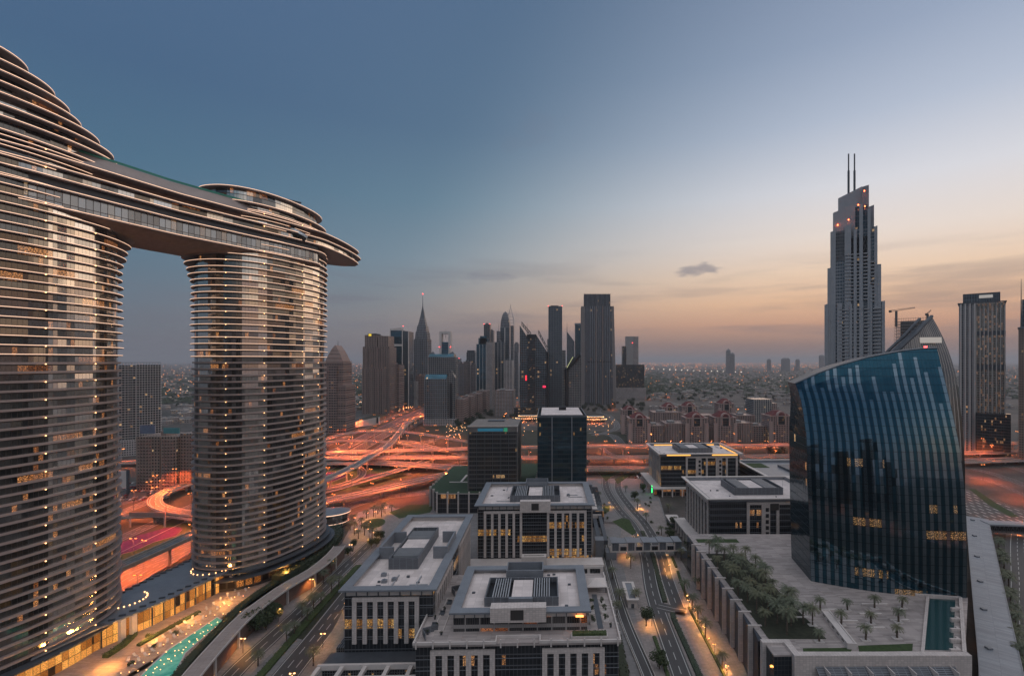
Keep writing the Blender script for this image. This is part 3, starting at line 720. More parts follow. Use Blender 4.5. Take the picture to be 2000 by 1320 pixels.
fly('tight loop ramp glowing yellow between the two curved towers', [(430, 925), (380, 941), (335, 955), (306, 970), (306, 986), (335, 997), (380, 1003), (440, 1003)], [6, 7, 7.5, 8, 8, 8, 8, 8], 11, 2, 'orange lamp on the loop ramp', 4, every=26)
fly('looping ramp around the round flower beds', [(560, 915), (633, 903), (680, 906), (708, 918), (700, 934), (660, 948), (600, 962)], [6, 6, 6, 5, 4, 3, 2], 7, 2, None)
gl = [P(a, b)[:2] for a, b in ((520, 1030), (640, 1002), (732, 974), (847, 958), (930, 930))]
flat('road', 'pink lit road at ground level below the long slanting ramp', gl, 16, 4, .07, 'orange lamp on the ground level road below the ramps', 9, 38)
for k, (lb, L_) in enumerate((('crossing road under the flyovers, first', ((560, 950), (700, 915), (780, 885), (850, 860))), ('crossing road under the flyovers, second', ((640, 905), (740, 885), (800, 870), (900, 845))), ('crossing road under the flyovers, third', ((700, 952), (800, 925), (880, 905), (1000, 890))),
        ('road passing under the cross highway at the right', ((1170, 868), (1190, 885), (1240, 900), (1290, 906))))):
    flat('road', lb, [P(a, b)[:2] for a, b in L_], 9, 2, .08+.01*k, 'orange lamp on the roads under the flyovers', 5.5, 60)
# roads seen between the two towers
flat('road', 'lower road between the curved towers', [P(a, b)[:2] for a, b in ((130, 1040), (230, 1003), (300, 975), (400, 930))], 12, 3, .09, 'orange lamp between the curved towers', 7, 40)
flat('road', 'orange lit road below the flower bed between the towers', [P(a, b)[:2] for a, b in ((130, 1180), (232, 1120), (300, 1095), (400, 1055))], 13, 3, .07, 'orange lamp beside the flower bed between the towers', 7.5, 30)
fly('short bridge with a plain sign band between the curved towers', [(180, 1010), (252, 1008), (330, 1006), (420, 1018)], [6.5]*4, 7, 2, None)
fly('highway band beyond the car park between the towers', [(150, 905), (230, 903), (300, 900), (420, 893)], [5]*4, 14, 3, 'orange lamp beyond the car park', 6, every=40)
for lb, c, mt in (('large purple flower bed between the curved towers', (((231, 1083), (232, 1062), (270, 1045), (320, 1031), (350, 1028), (356, 1033), (345, 1045), (300, 1058), (262, 1075))), 'flower'),
              ('round purple flower bed under the metro viaduct', ((706, 930), (722, 925), (742, 925), (750, 930), (738, 936), (716, 936)), 'flower'),
              ('purple flower bed beside the farther curved tower', ((625, 930), (640, 922), (668, 922), (676, 930), (650, 940), (625, 945)), 'flower')):
    sheet('flower_bed', px_poly(c, .3), .3, M[mt], lb, thick=.3, kerb=M['trim'])
sheet('lawn', px_poly([(230, 1100), (235, 1060), (330, 1022), (385, 1020), (385, 1050), (300, 1085)], .1), .1, M['grass'], 'lawn around the purple flower bed between the towers')
sheet('lawn', px_poly([(633, 960), (633, 915), (700, 912), (770, 915), (800, 930), (740, 945), (680, 958)], .1), .1, M['grass'], 'lawn around the round flower beds')
sheet('lawn', px_poly([(800, 900), (911, 918), (911, 926), (830, 935), (790, 920)], .1), .1, M['soil'], 'dark verge inside the interchange')
# metro viaduct
M['track'] = road_mat('metro_track_bed', (.10, .098, .095), lane=2.4, n=3)
tv = thing('metro_viaduct', 'grey elevated metro viaduct curving across the interchange', 'viaduct')
mp_ = [(60, 1185), (150, 1142), (230, 1108), (310, 1073), (380, 1042), (500, 992), (633, 937), (684, 914), (722, 892), (758, 870), (780, 844), (799, 824), (832, 811), (900, 795)]
o, P_, S_ = ribbon('deck', [P(a, b, 14) for a, b in mp_], 10, 2.2, M['track'], M['conc'], None, wall=1.2, parent=tv, wallw=.6)
piers(tv, P_, S_, 32, 8)
for x in (0,):
    o, P2, S2 = ribbon('track_rail', [P(a, b, 14.12) for a, b in mp_], 1.6, .3, M['greyd'], M['greyd'], None, parent=tv)
# ---------------------------------------------------------------- office blocks on the street grid
GR = math.atan(.0295)
M['oglass'] = facade('office_glass', (.10, .105, .115), (.022, .025, .03), bw=1.45, fh=4.2, fx=.07, fz=.10, lit=.012, grp=15.0, warm=(1, .50, .12), es=1.05, gm=.25, gr=.08, wob=.012, floorlit=.24, blinds=.1)
M['oglass2'] = facade('office_glass_dim', (.10, .105, .115), (.02, .023, .028), bw=1.45, fh=4.2, fx=.07, fz=.10, lit=.02, warm=(1, .45, .14), es=.9, grp=9.0, gm=.25, gr=.08, wob=.012, floorlit=.06, blinds=.1)
M['lattice'] = facade('arcade_lattice', (.12, .125, .13), (.015, .016, .02), bw=1.0, fh=1.0, fx=.25, fz=.25, lit=.03, es=.8, gm=.1)
M['screen'] = facade('louvre_screen', (.20, .215, .24), (.05, .052, .06), bw=3.0, fh=.5, fx=.08, fz=.45, lit=0, gm=.1, gr=.5)
M['trim2'] = plain('grey_louvre', (.34, .35, .37), .5, .2, var=.1)
M['signdark'] = plain('dark_sign_panel', (.04, .036, .034), .5, var=.1)
def rect_ring(mb, x0, x1, y0, y1, ix, z0, z1, mi=0, mt=None):
    mb.box(x0, x1, y0, y0+ix, z0, z1, mi, mt); mb.box(x0, x1, y1-ix, y1, z0, z1, mi, mt)
    mb.box(x0, x0+ix, y0+ix, y1-ix, z0, z1, mi, mt); mb.box(x1-ix, x1, y0+ix, y1-ix, z0, z1, mi, mt)
def pier_run(t, axis, a0, a1, n, at, out, zb, zt, wpier=1.5, dep=.8, frame=True):
    """n bays of glass between n + 1 stone piers on one face; axis 'x' = front or back, 'y' = side"""
    first = None
    for k in range(n+1):
        c = a0+(a1-a0)*k/n; m = MB()
        if first is None:
            if axis == 'x': m.box(-wpier/2, wpier/2, min(0, out*dep), max(0, out*dep), zb, zt-1.6 if frame else zt)
            else: m.box(min(0, out*dep), max(0, out*dep), -wpier/2, wpier/2, zb, zt-1.6 if frame else zt)
            first = m.build('pier', M['white'], t); o = first
        else: o = first.copy(); COL.objects.link(o); o.parent = t
        o.location = (c, at, 0) if axis == 'x' else (at, c, 0)
    if frame:
        m = MB(); d = dep+.05
        if axis == 'x': m.box(a0-wpier/2, a1+wpier/2, at+min(0, out*d), at+max(0, out*d), zt-1.6, zt)
        else: m.box(at+min(0, out*d), at+max(0, out*d), a0-wpier/2, a1+wpier/2, zt-1.6, zt)
        m.build('lintel', M['white'], t)
def floor_lines(t, w, d, zb, zt, fh, off=.12):
    m = MB(); z = zb+fh
    while z < zt-1: rect_ring(m, -off, w+off, -off, d+off, off+.02, z-.12, z+.12); z += fh
    m.build('floor_trim', M['grey'], t)
def eaves(t, w, d, zr, over, posts=True, mat='grey', inner=2.2, lit=None, white=True):
    m = MB(); rect_ring(m, -over, w+over, -over, d+over, over+inner, zr-.7, zr); m.build('roof_eaves', M[mat], t)
    if white:
        m = MB(); rect_ring(m, .5, w-.5, .5, d-.5, .35, zr-3.2, zr-.7); m.build('parapet', M['trim'], t)
        m = MB(); n = max(4, int(w/4.4))
        for k in range(n+1): x = .3+(w-.6)*k/n; m.box(x-.18, x+.18, .1, .48, zr-3.2, zr-.7)
        n = max(4, int(d/4.4))
        for k in range(n+1):
            y = .6+(d-1.2)*k/n
            for x in (.1, w-.48): m.box(x, x+.36, y-.18, y+.18, zr-3.2, zr-.7)
        m.build('eaves_post', M['greyd'], t)
    m = MB(); m.box(.85, w-.85, .85, d-.85, zr-3.2, zr-2.6); m.build('roof_deck', M['roof'], t)
def plant(t, x0, x1, y0, y1, z, h, slats=True, court=True, tall=None):
    """screened roof plant: walls, a pale court in the middle, slatted bays either side"""
    m = MB(); rect_ring(m, x0, x1, y0, y1, .5, z, z+h); m.build('plant_screen', M['screen'], t)
    m = MB(); m.box(x0+.5, x1-.5, y0+.5, y1-.5, z, z+h*.35); m.build('plant_floor', M['black'], t)
    lx, ly = x1-x0, y1-y0; big = lx > ly
    c0, c1 = .36, .64
    if court:
        m = MB()
        if big: m.box(x0+lx*c0, x0+lx*c1, y0+1.2, y1-1.2, z+h*.35, z+h*.8, 0, 1)
        else: m.box(x0+1.2, x1-1.2, y0+ly*c0, y0+ly*c1, z+h*.35, z+h*.8, 0, 1)
        m.build('plant_court', [M['grey'], M['roof']], t)
    if slats:
        for lo, hi in ((.10, .34), (.66, .90)):
            m = MB(); n = 7
            for k in range(n):
                f = lo+(hi-lo)*k/n
                if big: m.box(x0+lx*f, x0+lx*f+.45, y0+.9, y1-.9, z+h*.72, z+h*.98)
                else: m.box(x0+.9, x1-.9, y0+ly*f, y0+ly*f+.35, z+h*.72, z+h*.98)
            m.build('louvre_bank', M['trim2'], t)
    rnd = random.Random(int(x0*3+y0))
    for k in range(4): m = MB(); a = rnd.uniform(x0+1.5, x1-3); b = rnd.uniform(y0+1.5, y1-3); m.box(a, a+1.6, b, b+1.4, z+h*.35, z+h*.65); m.build('plant_unit', M['greyd'], t)
    if tall:
        for (a, b, c, d, hh) in tall:
            m = MB(); rect_ring(m, a, b, c, d, .45, z, z+hh); m.box(a+.45, b-.45, c+.45, d-.45, z, z+hh*.4); m.build('stair_head', M['grey'], t)
def clutter(t, w, d, z, seed, n=9):
    rnd = random.Random(seed)
    m = MB()
    for k in range(n): a = rnd.uniform(3, w-5); b = rnd.uniform(3, d-5); s = rnd.uniform(.5, 1.3); m.box(a, a+s*1.4, b, b+s, z, z+rnd.uniform(.3, .9))
    m.build('roof_hatch', M['greyd'], t)
    for k in range(5):
        a = rnd.uniform(2, w-3); b = rnd.uniform(2, d-14); L_ = rnd.uniform(5, 12); m = MB()
        if k % 2: m.box(a, a+.45, b, min(d-2, b+L_), z+.15, z+.55)
        else: m.box(a, min(w-2, a+L_), b, b+.4, z+.15, z+.5)
        m.build('roof_duct', M['trim2'], t)
    for k in range(3):
        a = rnd.uniform(3, w-5); b = rnd.uniform(3, d-5); m = MB(); m.box(a, a+2.2, b, b+1.5, z, z+1.3); m.tube([(a+1.1, b+.75, z+1.3), (a+1.1, b+.75, z+1.6)], .5, 8); m.build('air_unit', M['grey'], t)
    a = rnd.uniform(4, w-4); b = rnd.uniform(4, d-4); m = MB(); m.tube([(a, b, z), (a, b, z+5)], .06, 4); m.tube([(a-.6, b, z+4), (a+.6, b, z+4)], .04, 4); m.build('antenna', M['greyd'], t)
def arcade(t, x0, x1, y, z0, z1, n, out=-1, depth=3.0):
    m = MB(); m.box(x0-.8, x1+.8, y+min(0, out*depth), y+max(0, out*depth), z1-1.2, z1); m.build('arcade_beam', M['trim'], t)
    for k in range(n+1):
        x = x0+(x1-x0)*k/n; m = MB(); m.box(x-.8, x+.8, y+out*depth, y+out*depth+1.5, z0, z1-1.2); m.build('arcade_column', M['trim'], t)
# back block with five storeys of stone piers
t = thing('office_block', 'stone piered office block behind the front one, lit offices behind dark glass', 'office building', (-53.5, 305, 0), GR)
w, d, zr = 71.5, 55, 45
m = MB(); m.box(0, w, 0, d, 0, zr-3.2); m.build('glass_wall', M['oglass'], t); floor_lines(t, w, d, 11, zr-3.4, 4.2)
pier_run(t, 'x', 4.5, 27, 5, 0, -1, 12, 41, 1.5); pier_run(t, 'x', 44, 67.5, 5, 0, -1, 12, 41, 1.5)
pier_run(t, 'y', 5, 50, 8, w, 1, 12, 41, 1.5); pier_run(t, 'y', 5, 50, 8, 0, -1, 12, 41, 1.5)
eaves(t, w, d, zr, 2.0)
m = MB(); m.box(26.5, 45.5, -2.6, 1.6, 40.5, 47.5); m.build('centre_gable', M['white'], t)
m = MB(); m.box(33.6, 38.2, -2.75, -2.6, 42, 46.2); m.build('sign_panel', M['signdark'], t)
plant(t, 19, 52, 14, 40, 42.4, 4.2, tall=[(28, 44, 40.3, 52, 6.5)]); clutter(t, w, d, 42.4, 1)
m = MB(); m.box(-8, w+5, -10, 0, 0, 10.2); m.build('podium_wall', M['lattice'], t); m = MB(); m.box(-9.5, w+6.5, -11.5, 0, 10.2, 11.2); m.build('podium_roof', M['trim'], t)
arcade(t, -8, 26, -11, 0, 10.4, 4, -1, 1.2); arcade(t, 45, w+5, -11, 0, 10.4, 4, -1, 1.2)
m = MB(); rect_ring(m, 28, 43, -14, -9, 1.5, 9, 17.5); m.build('entrance_frame', M['trim'], t)
# left block
t = thing('office_block', 'long office block at left of the front one, pale roof with tall grey plant enclosures', 'office building', (-89.5, 199, 0), GR)
w, d, zr = 36, 94, 42
m = MB(); m.box(0, w, 0, d, 0, zr-3.2); m.build('glass_wall', M['oglass'], t); floor_lines(t, w, d, 18, zr-3.4, 4.2)
pier_run(t, 'x', 4.2, 29.5, 6, 0, -1, 19.6, 38.4, 1.7); pier_run(t, 'y', 4, 36, 8, w, 1, 12, 38.4, 1.5); pier_run(t, 'y', 56, 90, 8, w, 1, 12, 38.4, 1.5); pier_run(t, 'y', 4, 90, 18, 0, -1, 12, 38.4, 1.5)
eaves(t, w, d, zr, 1.8)
plant(t, 10, 23.5, 24, 66, 39.4, 5.0)
for (a, b, c, e) in ((1.6, 8.5, 36, 58), (27.5, 34.4, 36, 58)):
    m = MB(); m.box(a, b, c, c+1, 39.4, 45); m.box(a, b, e-1, e, 39.4, 45); x = a if a < 10 else b-.8; m.box(x, x+.8, c+1, e-1, 39.4, 45); m.build('roof_enclosure', M['grey'], t)
clutter(t, w, 22, 39.4, 3, 6)
m = MB(); m.box(-5, w+1, -9, 0, 0, 15.8); m.build('podium_wall', M['lattice'], t)
m = MB(); m.box(-5.4, w+.6, -8.6, 0, 15.8, 16.0); m.build('podium_roof', M['greyd'], t)
m = MB(); m.box(-6.5, w+1, -17, -15.8, 14.8, 16.4); m.box(-6.5, w+1, -9.8, -8.7, 14.8, 16.8)
for k in range(5): m.box(-6.5+k*8.9, -5.0+k*8.9, -15.8, -9.8, 14.9, 16.3)
m.build('pergola_frame', M['trim'], t)
for k in range(5): m = MB(); m.box(-6.5+k*8.9, -5.0+k*8.9, -16.9, -15.5, 0, 14.8); m.build('arcade_column', M['trim'], t)
m = MB(); m.box(-7.5, 1.2, 10, 84, 0, 12); m.build('podium_wall', M['lattice'], t)
# front block with roof terrace
t = thing('office_block', 'nearest office block, stone piers below a roof terrace with a set back top floor', 'office building', (-54.9, 181, 0), GR)
w, d, zr = 75.8, 57, 30
m = MB(); m.box(0, w, 0, d, 0, zr-1); m.build('glass_wall', M['oglass2'], t); floor_lines(t, w, d, 3, zr-1.2, 4.2)
pier_run(t, 'x', 6.5, 28.5, 5, 0, -1, 2, 27.5, 1.9, 1.0); pier_run(t, 'x', 48, 69.5, 5, 0, -1, 2, 27.5, 1.9, 1.0)
pier_run(t, 'y', 6, 50, 8, w, 1, 2, 27.5, 1.7); pier_run(t, 'y', 6, 50, 8, 0, -1, 2, 27.5, 1.7)
m = MB(); m.box(-.8, w+.8, -.8, d+.8, zr-1, zr); m.build('terrace_slab', M['deck'], t)
for (x0, x1, y0, y1) in ((-.8, 29.5, -1.4, -.9), (29.5, 30, -1.4, 3), (46, 46.5, -1.4, 3), (46.5, w+.8, -1.4, -.9), (w+.3, w+.8, -.9, d), (-.8, -.3, -.9, d), (30, 46, 2.4, 2.9)):
    m = MB(); m.box(x0, x1, y0, y1, zr, zr+1.05); m.build('balustrade', M['trim'], t)
for k in range(13):
    x = .5+k*(w-1)/12; m = MB(); m.box(x-.25, x+.25, -1.75, -1.4, zr-1.2, zr+1.9); m.build('parapet_post', M['trim'], t)
for k in range(9):
    m = MB(); m.box(w+.8, w+1.1, 3+k*6-.25, 3+k*6+.25, zr-1, zr+1.7); m.build('parapet_post', M['trim'], t)
PX, PY, pw, pd = 12.5, 7.5, 52, 40
m = MB(); m.box(PX, PX+pw, PY, PY+pd, zr, zr+5.2); m.build('top_floor_wall', facade('top_floor_glass', (.3, .28, .27), (.02, .022, .026), bw=5.6, fh=5.2, fx=.1, fz=.28, lit=.10, warm=(1, .3, .08), es=.6, gm=.2, mull=.9), t)
m = MB(); rect_ring(m, PX-1.5, PX+pw+1.5, PY-1.5, PY+pd+1.5, 4.0, zr+7.3, zr+8.0); m.build('roof_eaves', M['grey'], t)
m = MB(); rect_ring(m, PX+.3, PX+pw-.3, PY+.3, PY+pd-.3, .5, zr+5.2, zr+7.3); m.build('parapet', M['trim'], t)
m = MB()
for k in range(14): m.box(PX+.1+k*3.97, PX+.4+k*3.97, PY, PY+.3, zr+5.2, zr+7.3)
m.build('eaves_post', M['greyd'], t)
m = MB(); m.box(PX+.8, PX+pw-.8, PY+.8, PY+pd-.8, zr+5.2, zr+6.0); m.build('roof_deck', M['roof'], t)
m = MB(); m.box(27, 48.5, 4.8, 9.2, zr+4.6, zr+10.2); m.build('centre_gable', M['white'], t)
m = MB(); m.box(34.8, 39.8, 4.62, 4.8, zr+5.6, zr+9.4); m.build('sign_panel', M['signdark'], t)
plant(t, 23.5, 53.5, 14.5, 33, zr+6, 3.6, tall=[(30.5, 47, 35, 44.5, 5.6)])
m = MB(); m.box(33.5, 43, 12.6, 14.3, zr+6, zr+10); m.build('plant_screen', M['grey'], t)
c2 = MB(); rr = random.Random(5)
for k in range(8): a = rr.uniform(PX+3, PX+pw-4); b = rr.uniform(PY+2, PY+pd-3); c2.box(a, a+1.3, b, b+1, zr+6, zr+6.5)
c2.build('roof_hatch', M['greyd'], t)
m = MB(); m.box(60, 63, 6.2, 7.2, zr+5.6, zr+5.9); m.build('soffit_light', M['lampy'], t)
m = MB(); rect_ring(m, 4.5, 8.5, 8, 34, .3, zr, zr+.35); m.build('terrace_kerb', M['trim'], t)
m = MB(); m.box(68.8, 71, 8, 36, zr, zr+.12); m.build('water_channel', M['greyd'], t)
m = MB(); m.box(58, 72, 1.2, 4.2, zr, zr+.9); m.build('planter', M['trim'], t)
def W2(x, y, z): c, s = math.cos(GR), math.sin(GR); return (-54.9+x*c-y*s, 181+x*s+y*c, z)
a = W2(58.5, 2.7, 0); b = W2(71.5, 2.7, 0); hedge('hedge', 'rust brown planted bed along the front of the roof terrace', [(a[0], a[1]), (b[0], b[1])], 2.6, 1.1, zr+.8, 9, .3)
for k, (x, y) in enumerate(((67.3, 12), (72.6, 13), (67.3, 19), (72.6, 20), (67.5, 26), (72.6, 27))):
    q = W2(x, y, zr); tt = thing('planter', 'square white planter with a small tree, %s in the row on the roof terrace' % ('first second third fourth fifth sixth'.split()[k]), 'planter', q, GR)
    m = MB(); rect_ring(m, -1.2, 1.2, -1.2, 1.2, .2, 0, .8); m.box(-1, 1, -1, 1, 0, .6); m.build('box', M['trim'], tt)
    leaf_crown(1.3, .8, 3.4, 260, 60+k, .22, 4).build('plant', M['leaf'], tt)
for k, (x, y) in enumerate(((3, 6), (5.5, 11), (3.2, 17), (8.3, 5.5), (5.6, 24), (74, 9))):
    q = W2(x, y, zr); tt = thing('potted_plant', 'small dark potted plant on the front roof terrace, %s' % ('by the corner|by the seating|by the left balustrade|beside the glass screen|near the middle of the left side|by the right balustrade'.split('|')[k]), 'potted plant', q, 0)
    m = MB(); m.tube([(0, 0, 0), (0, 0, .8)], .35, 8, r1=.5); m.build('pot', M['greyd'], tt); leaf_crown(.7, .6, 1.9, 90, 80+k, .18, 3).build('leaves', M['leaf2'], tt)
q = W2(66.5, 37, zr); tt = thing('pavilion', 'white tent roofed pavilion on the roof terrace', 'pavilion', q, GR)
m = MB(); b_ = [(0, 0, 3), (9, 0, 3), (9, 9, 3), (0, 9, 3)]
for i in range(4): m.face((b_[i], b_[(i+1) % 4], (4.5, 4.5, 5)))
m.box(-.3, 9.3, -.3, 9.3, 2.75, 2.99); m.build('roof', M['trim'], tt)
for x in (0, 8.7):
    for y in (0, 8.7): m = MB(); m.box(x, x+.3, y, y+.3, 0, 2.75); m.build('post', M['greyd'], tt)
for k in range(3):
    q = W2(4+k*1.2, 12+k*9, zr); m = MB(); m.box(-1, 1, -1.1, 1.1, .0, .45); m.box(-1, 1, .9, 1.1, .45, 1.0)
    o = tag(m.build('bench', M['greyd']), 'dark low bench on the left side of the roof terrace, %s' % ('nearest', 'middle', 'farthest')[k], 'bench'); o.location = q
for k, (x, y) in enumerate(((3.2, 1.5), (7.5, 36))):
    q = W2(x, y, zr); m = MB(); m.box(0, .15, 0, 5, 0, 2.4); m.box(0, 6, 5, 5.15, 0, 2.4); o = tag(m.build('glass_screen', M['screen']), 'dark glass windscreen at the %s of the roof terrace' % ('near left corner', 'far left corner')[k], 'screen'); o.location = q; o.rotation_euler = (0, 0, .5)

# grey tower and dark blue glass tower behind
M['gglass'] = facade('grey_tower_glass', (.10, .10, .10), (.04, .044, .05), bw=1.6, fh=4.0, fx=.10, fz=.25, lit=.006, warm=(1, .55, .2), es=.9, gm=.35, gr=.09, wob=.02, floorlit=.045, gcell=3)
M['bluedark'] = facade('blue_black_glass', (.015, .03, .04), (.035, .075, .10), bw=1.5, fh=4.0, fx=.12, fz=.3, lit=.004, warm=(1, .55, .15), es=.9, gm=.55, gr=.06, wob=.02, floorlit=.035, gcell=3)
t = thing('office_tower', 'grey framed office tower with a blue sign band, behind the stone blocks', 'office building', (-86.6, 440, 0), GR)
w, d, zr = 45.5, 58, 76.6
m = MB(); m.box(.8, w-.8, .3, d-.8, 0, zr-6); m.build('glass_wall', M['gglass'], t)
m = MB(); m.box(0, w, .8, d, zr-6, zr-1.2); m.box(w-.8, w, .3, d, 0, zr-6); m.box(0, .8, .3, d, 0, zr-6); m.build('frame', M['conc_d'], t)
m = MB(); m.box(.2, w-.2, 2, d-1, zr-1.2, zr-.7, 0); m.build('roof_deck', M['brownroof'] if 'brownroof' in M else plain('brown_grey_roof', (.2, .18, .165), .85), t)
m = MB(); m.box(0, w, .1, .6, zr-1.2, zr); m.box(w-.7, w, .6, 3, zr-40, zr); m.build('white_edge', M['trim'], t)
m = MB(); m.box(9, 32, .55, .8, zr-5.3, zr-2.6); m.build('sign_band', glow('blue_sign', (.03, .28, .45), .35), t)
m = MB(); m.box(32.6, 36, .5, .8, zr-5.6, zr-2.2); m.build('sign_mark', glow('green_sign', (.05, .5, .28), .4), t)
m = MB(); m.box(14, 30, 34, 44, zr-.7, zr+.2); m.build('roof_plant', M['greyd'], t)
m = MB()
for k in range(7): m.box(.9+k*7.2, 1.3+k*7.2, 0, .3, 6, zr-6.2)
m.build('mullion', M['greyd'], t)
t = thing('office_tower', 'dark blue glass office tower with a pale flat roof, right of the grey framed tower', 'office building', (-22.8, 430, 0), GR)
w, d, zr = 43.6, 78, 86
m = MB(); m.box(0, w, 0, d, 0, zr-3); m.build('glass_wall', M['bluedark'], t)
m = MB(); rect_ring(m, -.2, w+.2, -.2, d+.2, .6, zr-3, zr); m.build('parapet', M['bluedark'], t)
m = MB(); m.box(3, w-3, 4, d-4, zr-3, zr+.9, 0, 1); m.build('roof_deck', [M['greyd'], M['roof']], t)
m = MB(); m.box(20, 27, 46, 52, zr+.9, zr+4.2); m.build('roof_plant', M['black'], t)
for x in (12.5, 30): m = MB(); m.box(x, x+.9, -.7, 0, 0, zr-.4); m.build('fin', M['grey'], t)
m = MB(); rect_ring(m, -.35, w+.35, -.35, d+.35, .5, zr-.4, zr+.1); m.build('roof_edge', M['grey'], t)
t = thing('podium_block', 'low block with a green lawn roof and pale fins, left of the grey framed tower', 'podium')
poly = [(-123, 452), (-112, 432), (-27, 432), (-27, 560), (-90, 560), (-123, 540)]
m = MB(); m.prism(poly, 0, 17, 0); m.build('glass_wall', M['oglass2'], t)
m = MB(); m.prism(poly, 17, 17.6, 0, 1); m.build('roof_lawn', [M['trim'], M['grass2'] if 'grass2' in M else plain('roof_lawn', (.028, .055, .028), .95, var=.3)], t)
for i in range(len(poly)):
    a, b = poly[i], poly[(i+1) % len(poly)]; L_ = math.hypot(b[0]-a[0], b[1]-a[1]); n = max(1, int(L_/9))
    if i in (3,): continue
    for k in range(n):
        m = MB(); m.box(-.6, .6, -1.2, .8, 0, 19); o = m.build('fin', M['white'], t, (a[0]+(b[0]-a[0])*k/n, a[1]+(b[1]-a[1])*k/n, 0)); o.rotation_euler = (0, 0, math.atan2(b[1]-a[1], b[0]-a[0]))
m = MB(); m.box(-110, -92, 470, 471.5, 17.6, 18.3); m.box(-100, -98, 471.5, 500, 17.6, 18.3); m.build('roof_kerb', M['trim'], t)
t = thing('podium_block', 'small dark block with white roof panels beside the blue glass tower', 'podium')
m = MB(); m.box(22, 33, 395, 470, 0, 13.4); m.build('wall', M['oglass2'], t)
for k in range(6): m = MB(); m.box(23, 28, 398+k*8, 404+k*8, 13.4, 14.1); m.build('roof_panel', M['trim'], t)
m = MB(); m.box(22, 27, 452, 466, 13.4, 20); m.build('stair_head', M['grey'], t)
m = MB(); m.box(33, 33.4, 400, 409, 4, 9); m.build('lit_sign', glow('orange_shop_sign', (1, .4, .15), 1.3), t)

# blocks on the right of the street
def right_block(label, x, y, w, d, zr, gold=False, over=3.0, nb=2):
    t = thing('office_block', label, 'office building', (x, y, 0), GR)
    m = MB(); m.box(0, w, 0, d, 0, zr-3); m.build('glass_wall', M['oglass2' if not gold else 'oglass'], t)
    m = MB(); z = 10
    while z < zr-5: rect_ring(m, -.15, w+.15, -.15, d+.15, .17, z-.14, z+.14); z += 4.1
    m.build('floor_trim', M['grey'], t)
    pier_run(t, 'x', 26, 80 if w > 82 else w-3, 5, 0, -1, 9, zr-3.2, 1.9, .9)
    for bx in (37, 58):
        m = MB(); m.box(bx, bx+4, -.85, -.1, 9, zr-4.8); m.build('wall_panel', M['white'], t)
        for k in range(6): m = MB(); m.box(bx+.9, bx+3.1, -.95, -.86, 12+k*4.1, 14.6+k*4.1); m.build('window', M['black'], t)
    pier_run(t, 'y', 4, d-6, 7, 0, -1, 9, zr-3.2, 1.6, .9)
    m = MB(); rect_ring(m, -over, w+over, -over, d+over, over*.8, zr-.6, zr); m.build('roof_eaves', M['trim'], t)
    m = MB(); rect_ring(m, .2, w-.2, .2, d-.2, .5, zr-3, zr-.6); m.build('parapet', M['grey'], t)
    m = MB(); m.box(.7, w-.7, .7, d-.7, zr-3, zr-2.5); m.build('roof_deck', M['roof'], t)
    if gold:
        for (a, b, c, e) in ((6, 30, .75, .95), (52, w-2, .75, .95), (6, 34, d-.95, d-.75), (50, w-6, d-.95, d-.75), (w-.95, w-.75, 6, d-6)):
            m = MB(); m.box(a, b, c, e, zr-2.2, zr-1.2); m.build('gold_strip', M['gold'], t)
        for (a, b) in ((6, 30), (52, w-2)): m = MB(); m.box(a, b, -.2, -.02, zr-2.4, zr-1.1); m.build('gold_strip', M['gold'], t)
    plant(t, w*.28, w*.72, d*.25, d*.72, zr-2.5, 5.2); clutter(t, w, d, zr-2.5, int(x))
    m = MB(); m.box(-7, 0, 0, d+4, 0, 7.4); m.build('podium_wall', M['shopg'], t); m = MB(); m.box(-9, 0, -7, d+4, 7.4, 8.4); m.box(-.01, w, -7, 0, 7.4, 8.4); m.build('podium_roof', M['trim'], t)
    for k in range(9): m = MB(); m.box(-8.6, -7.4, -1+k*d/8, .2+k*d/8, 0, 7.4); m.build('arcade_column', M['trim'], t)
    m = MB(); m.box(0, w, -5, 0, 0, 7.4); m.build('podium_wall', M['shopg'], t)
    for k in range(9): m = MB(); m.box(k*w/8-.6, k*w/8+.6, -6.6, -5.4, 0, 7.4); m.build('arcade_column', M['trim'], t)
    return t
M['shopg'] = facade('shop_glass_warm', (.14, .12, .11), (.02, .02, .022), bw=4.4, fh=4.2, fx=.16, fz=.2, lit=.2, warm=(1, .4, .12), es=1.0, gm=.15, wob=.01)
t1 = right_block('office block with gold lit eaves, farthest along the street on the right', 98.5, 490, 80, 60, 42, gold=True)
m = MB(); m.box(-8.7, -8.4, 2, 4, 2, 9); m.build('green_light', M['sgreen'], t1)
t2 = right_block('pale edged office block between the street and the curved glass tower', 100, 331, 80, 59, 42)
m = MB(); m.box(-8.9, -8.6, 14, 15.5, 1, 7.5); m.build('green_light', M['sgreen'], t2)
m = MB(); m.box(41, 47, -1.1, -.9, 33.5, 38); m.build('sign_panel', M['signdark'], t2)
t = thing('office_block', 'lower pale edged block behind, with a patch of green roof', 'office building', (188, 445, 0), GR)
w, d, zr = 78, 72, 30
m = MB(); m.box(0, w, 0, d, 0, zr-3); m.build('glass_wall', M['oglass2'], t); m = MB(); rect_ring(m, -3, w+3, -3, d+3, 3, zr-.6, zr); m.build('roof_eaves', M['trim'], t)
m = MB(); rect_ring(m, 0, w, 0, d, .5, zr-3, zr-.6); m.build('parapet', M['grey'], t); m = MB(); m.box(.5, w-.5, .5, d-.5, zr-3, zr-2.6, 0); m.build('roof_deck', M['grey'], t)
m = MB(); m.box(3, 22, d-26, d-6, zr-2.6, zr-2.3); m.build('roof_lawn', M['grass'], t); m = MB(); m.box(32, 60, 20, 50, zr-2.6, zr-.4); m.build('roof_plant', M['screen'], t)
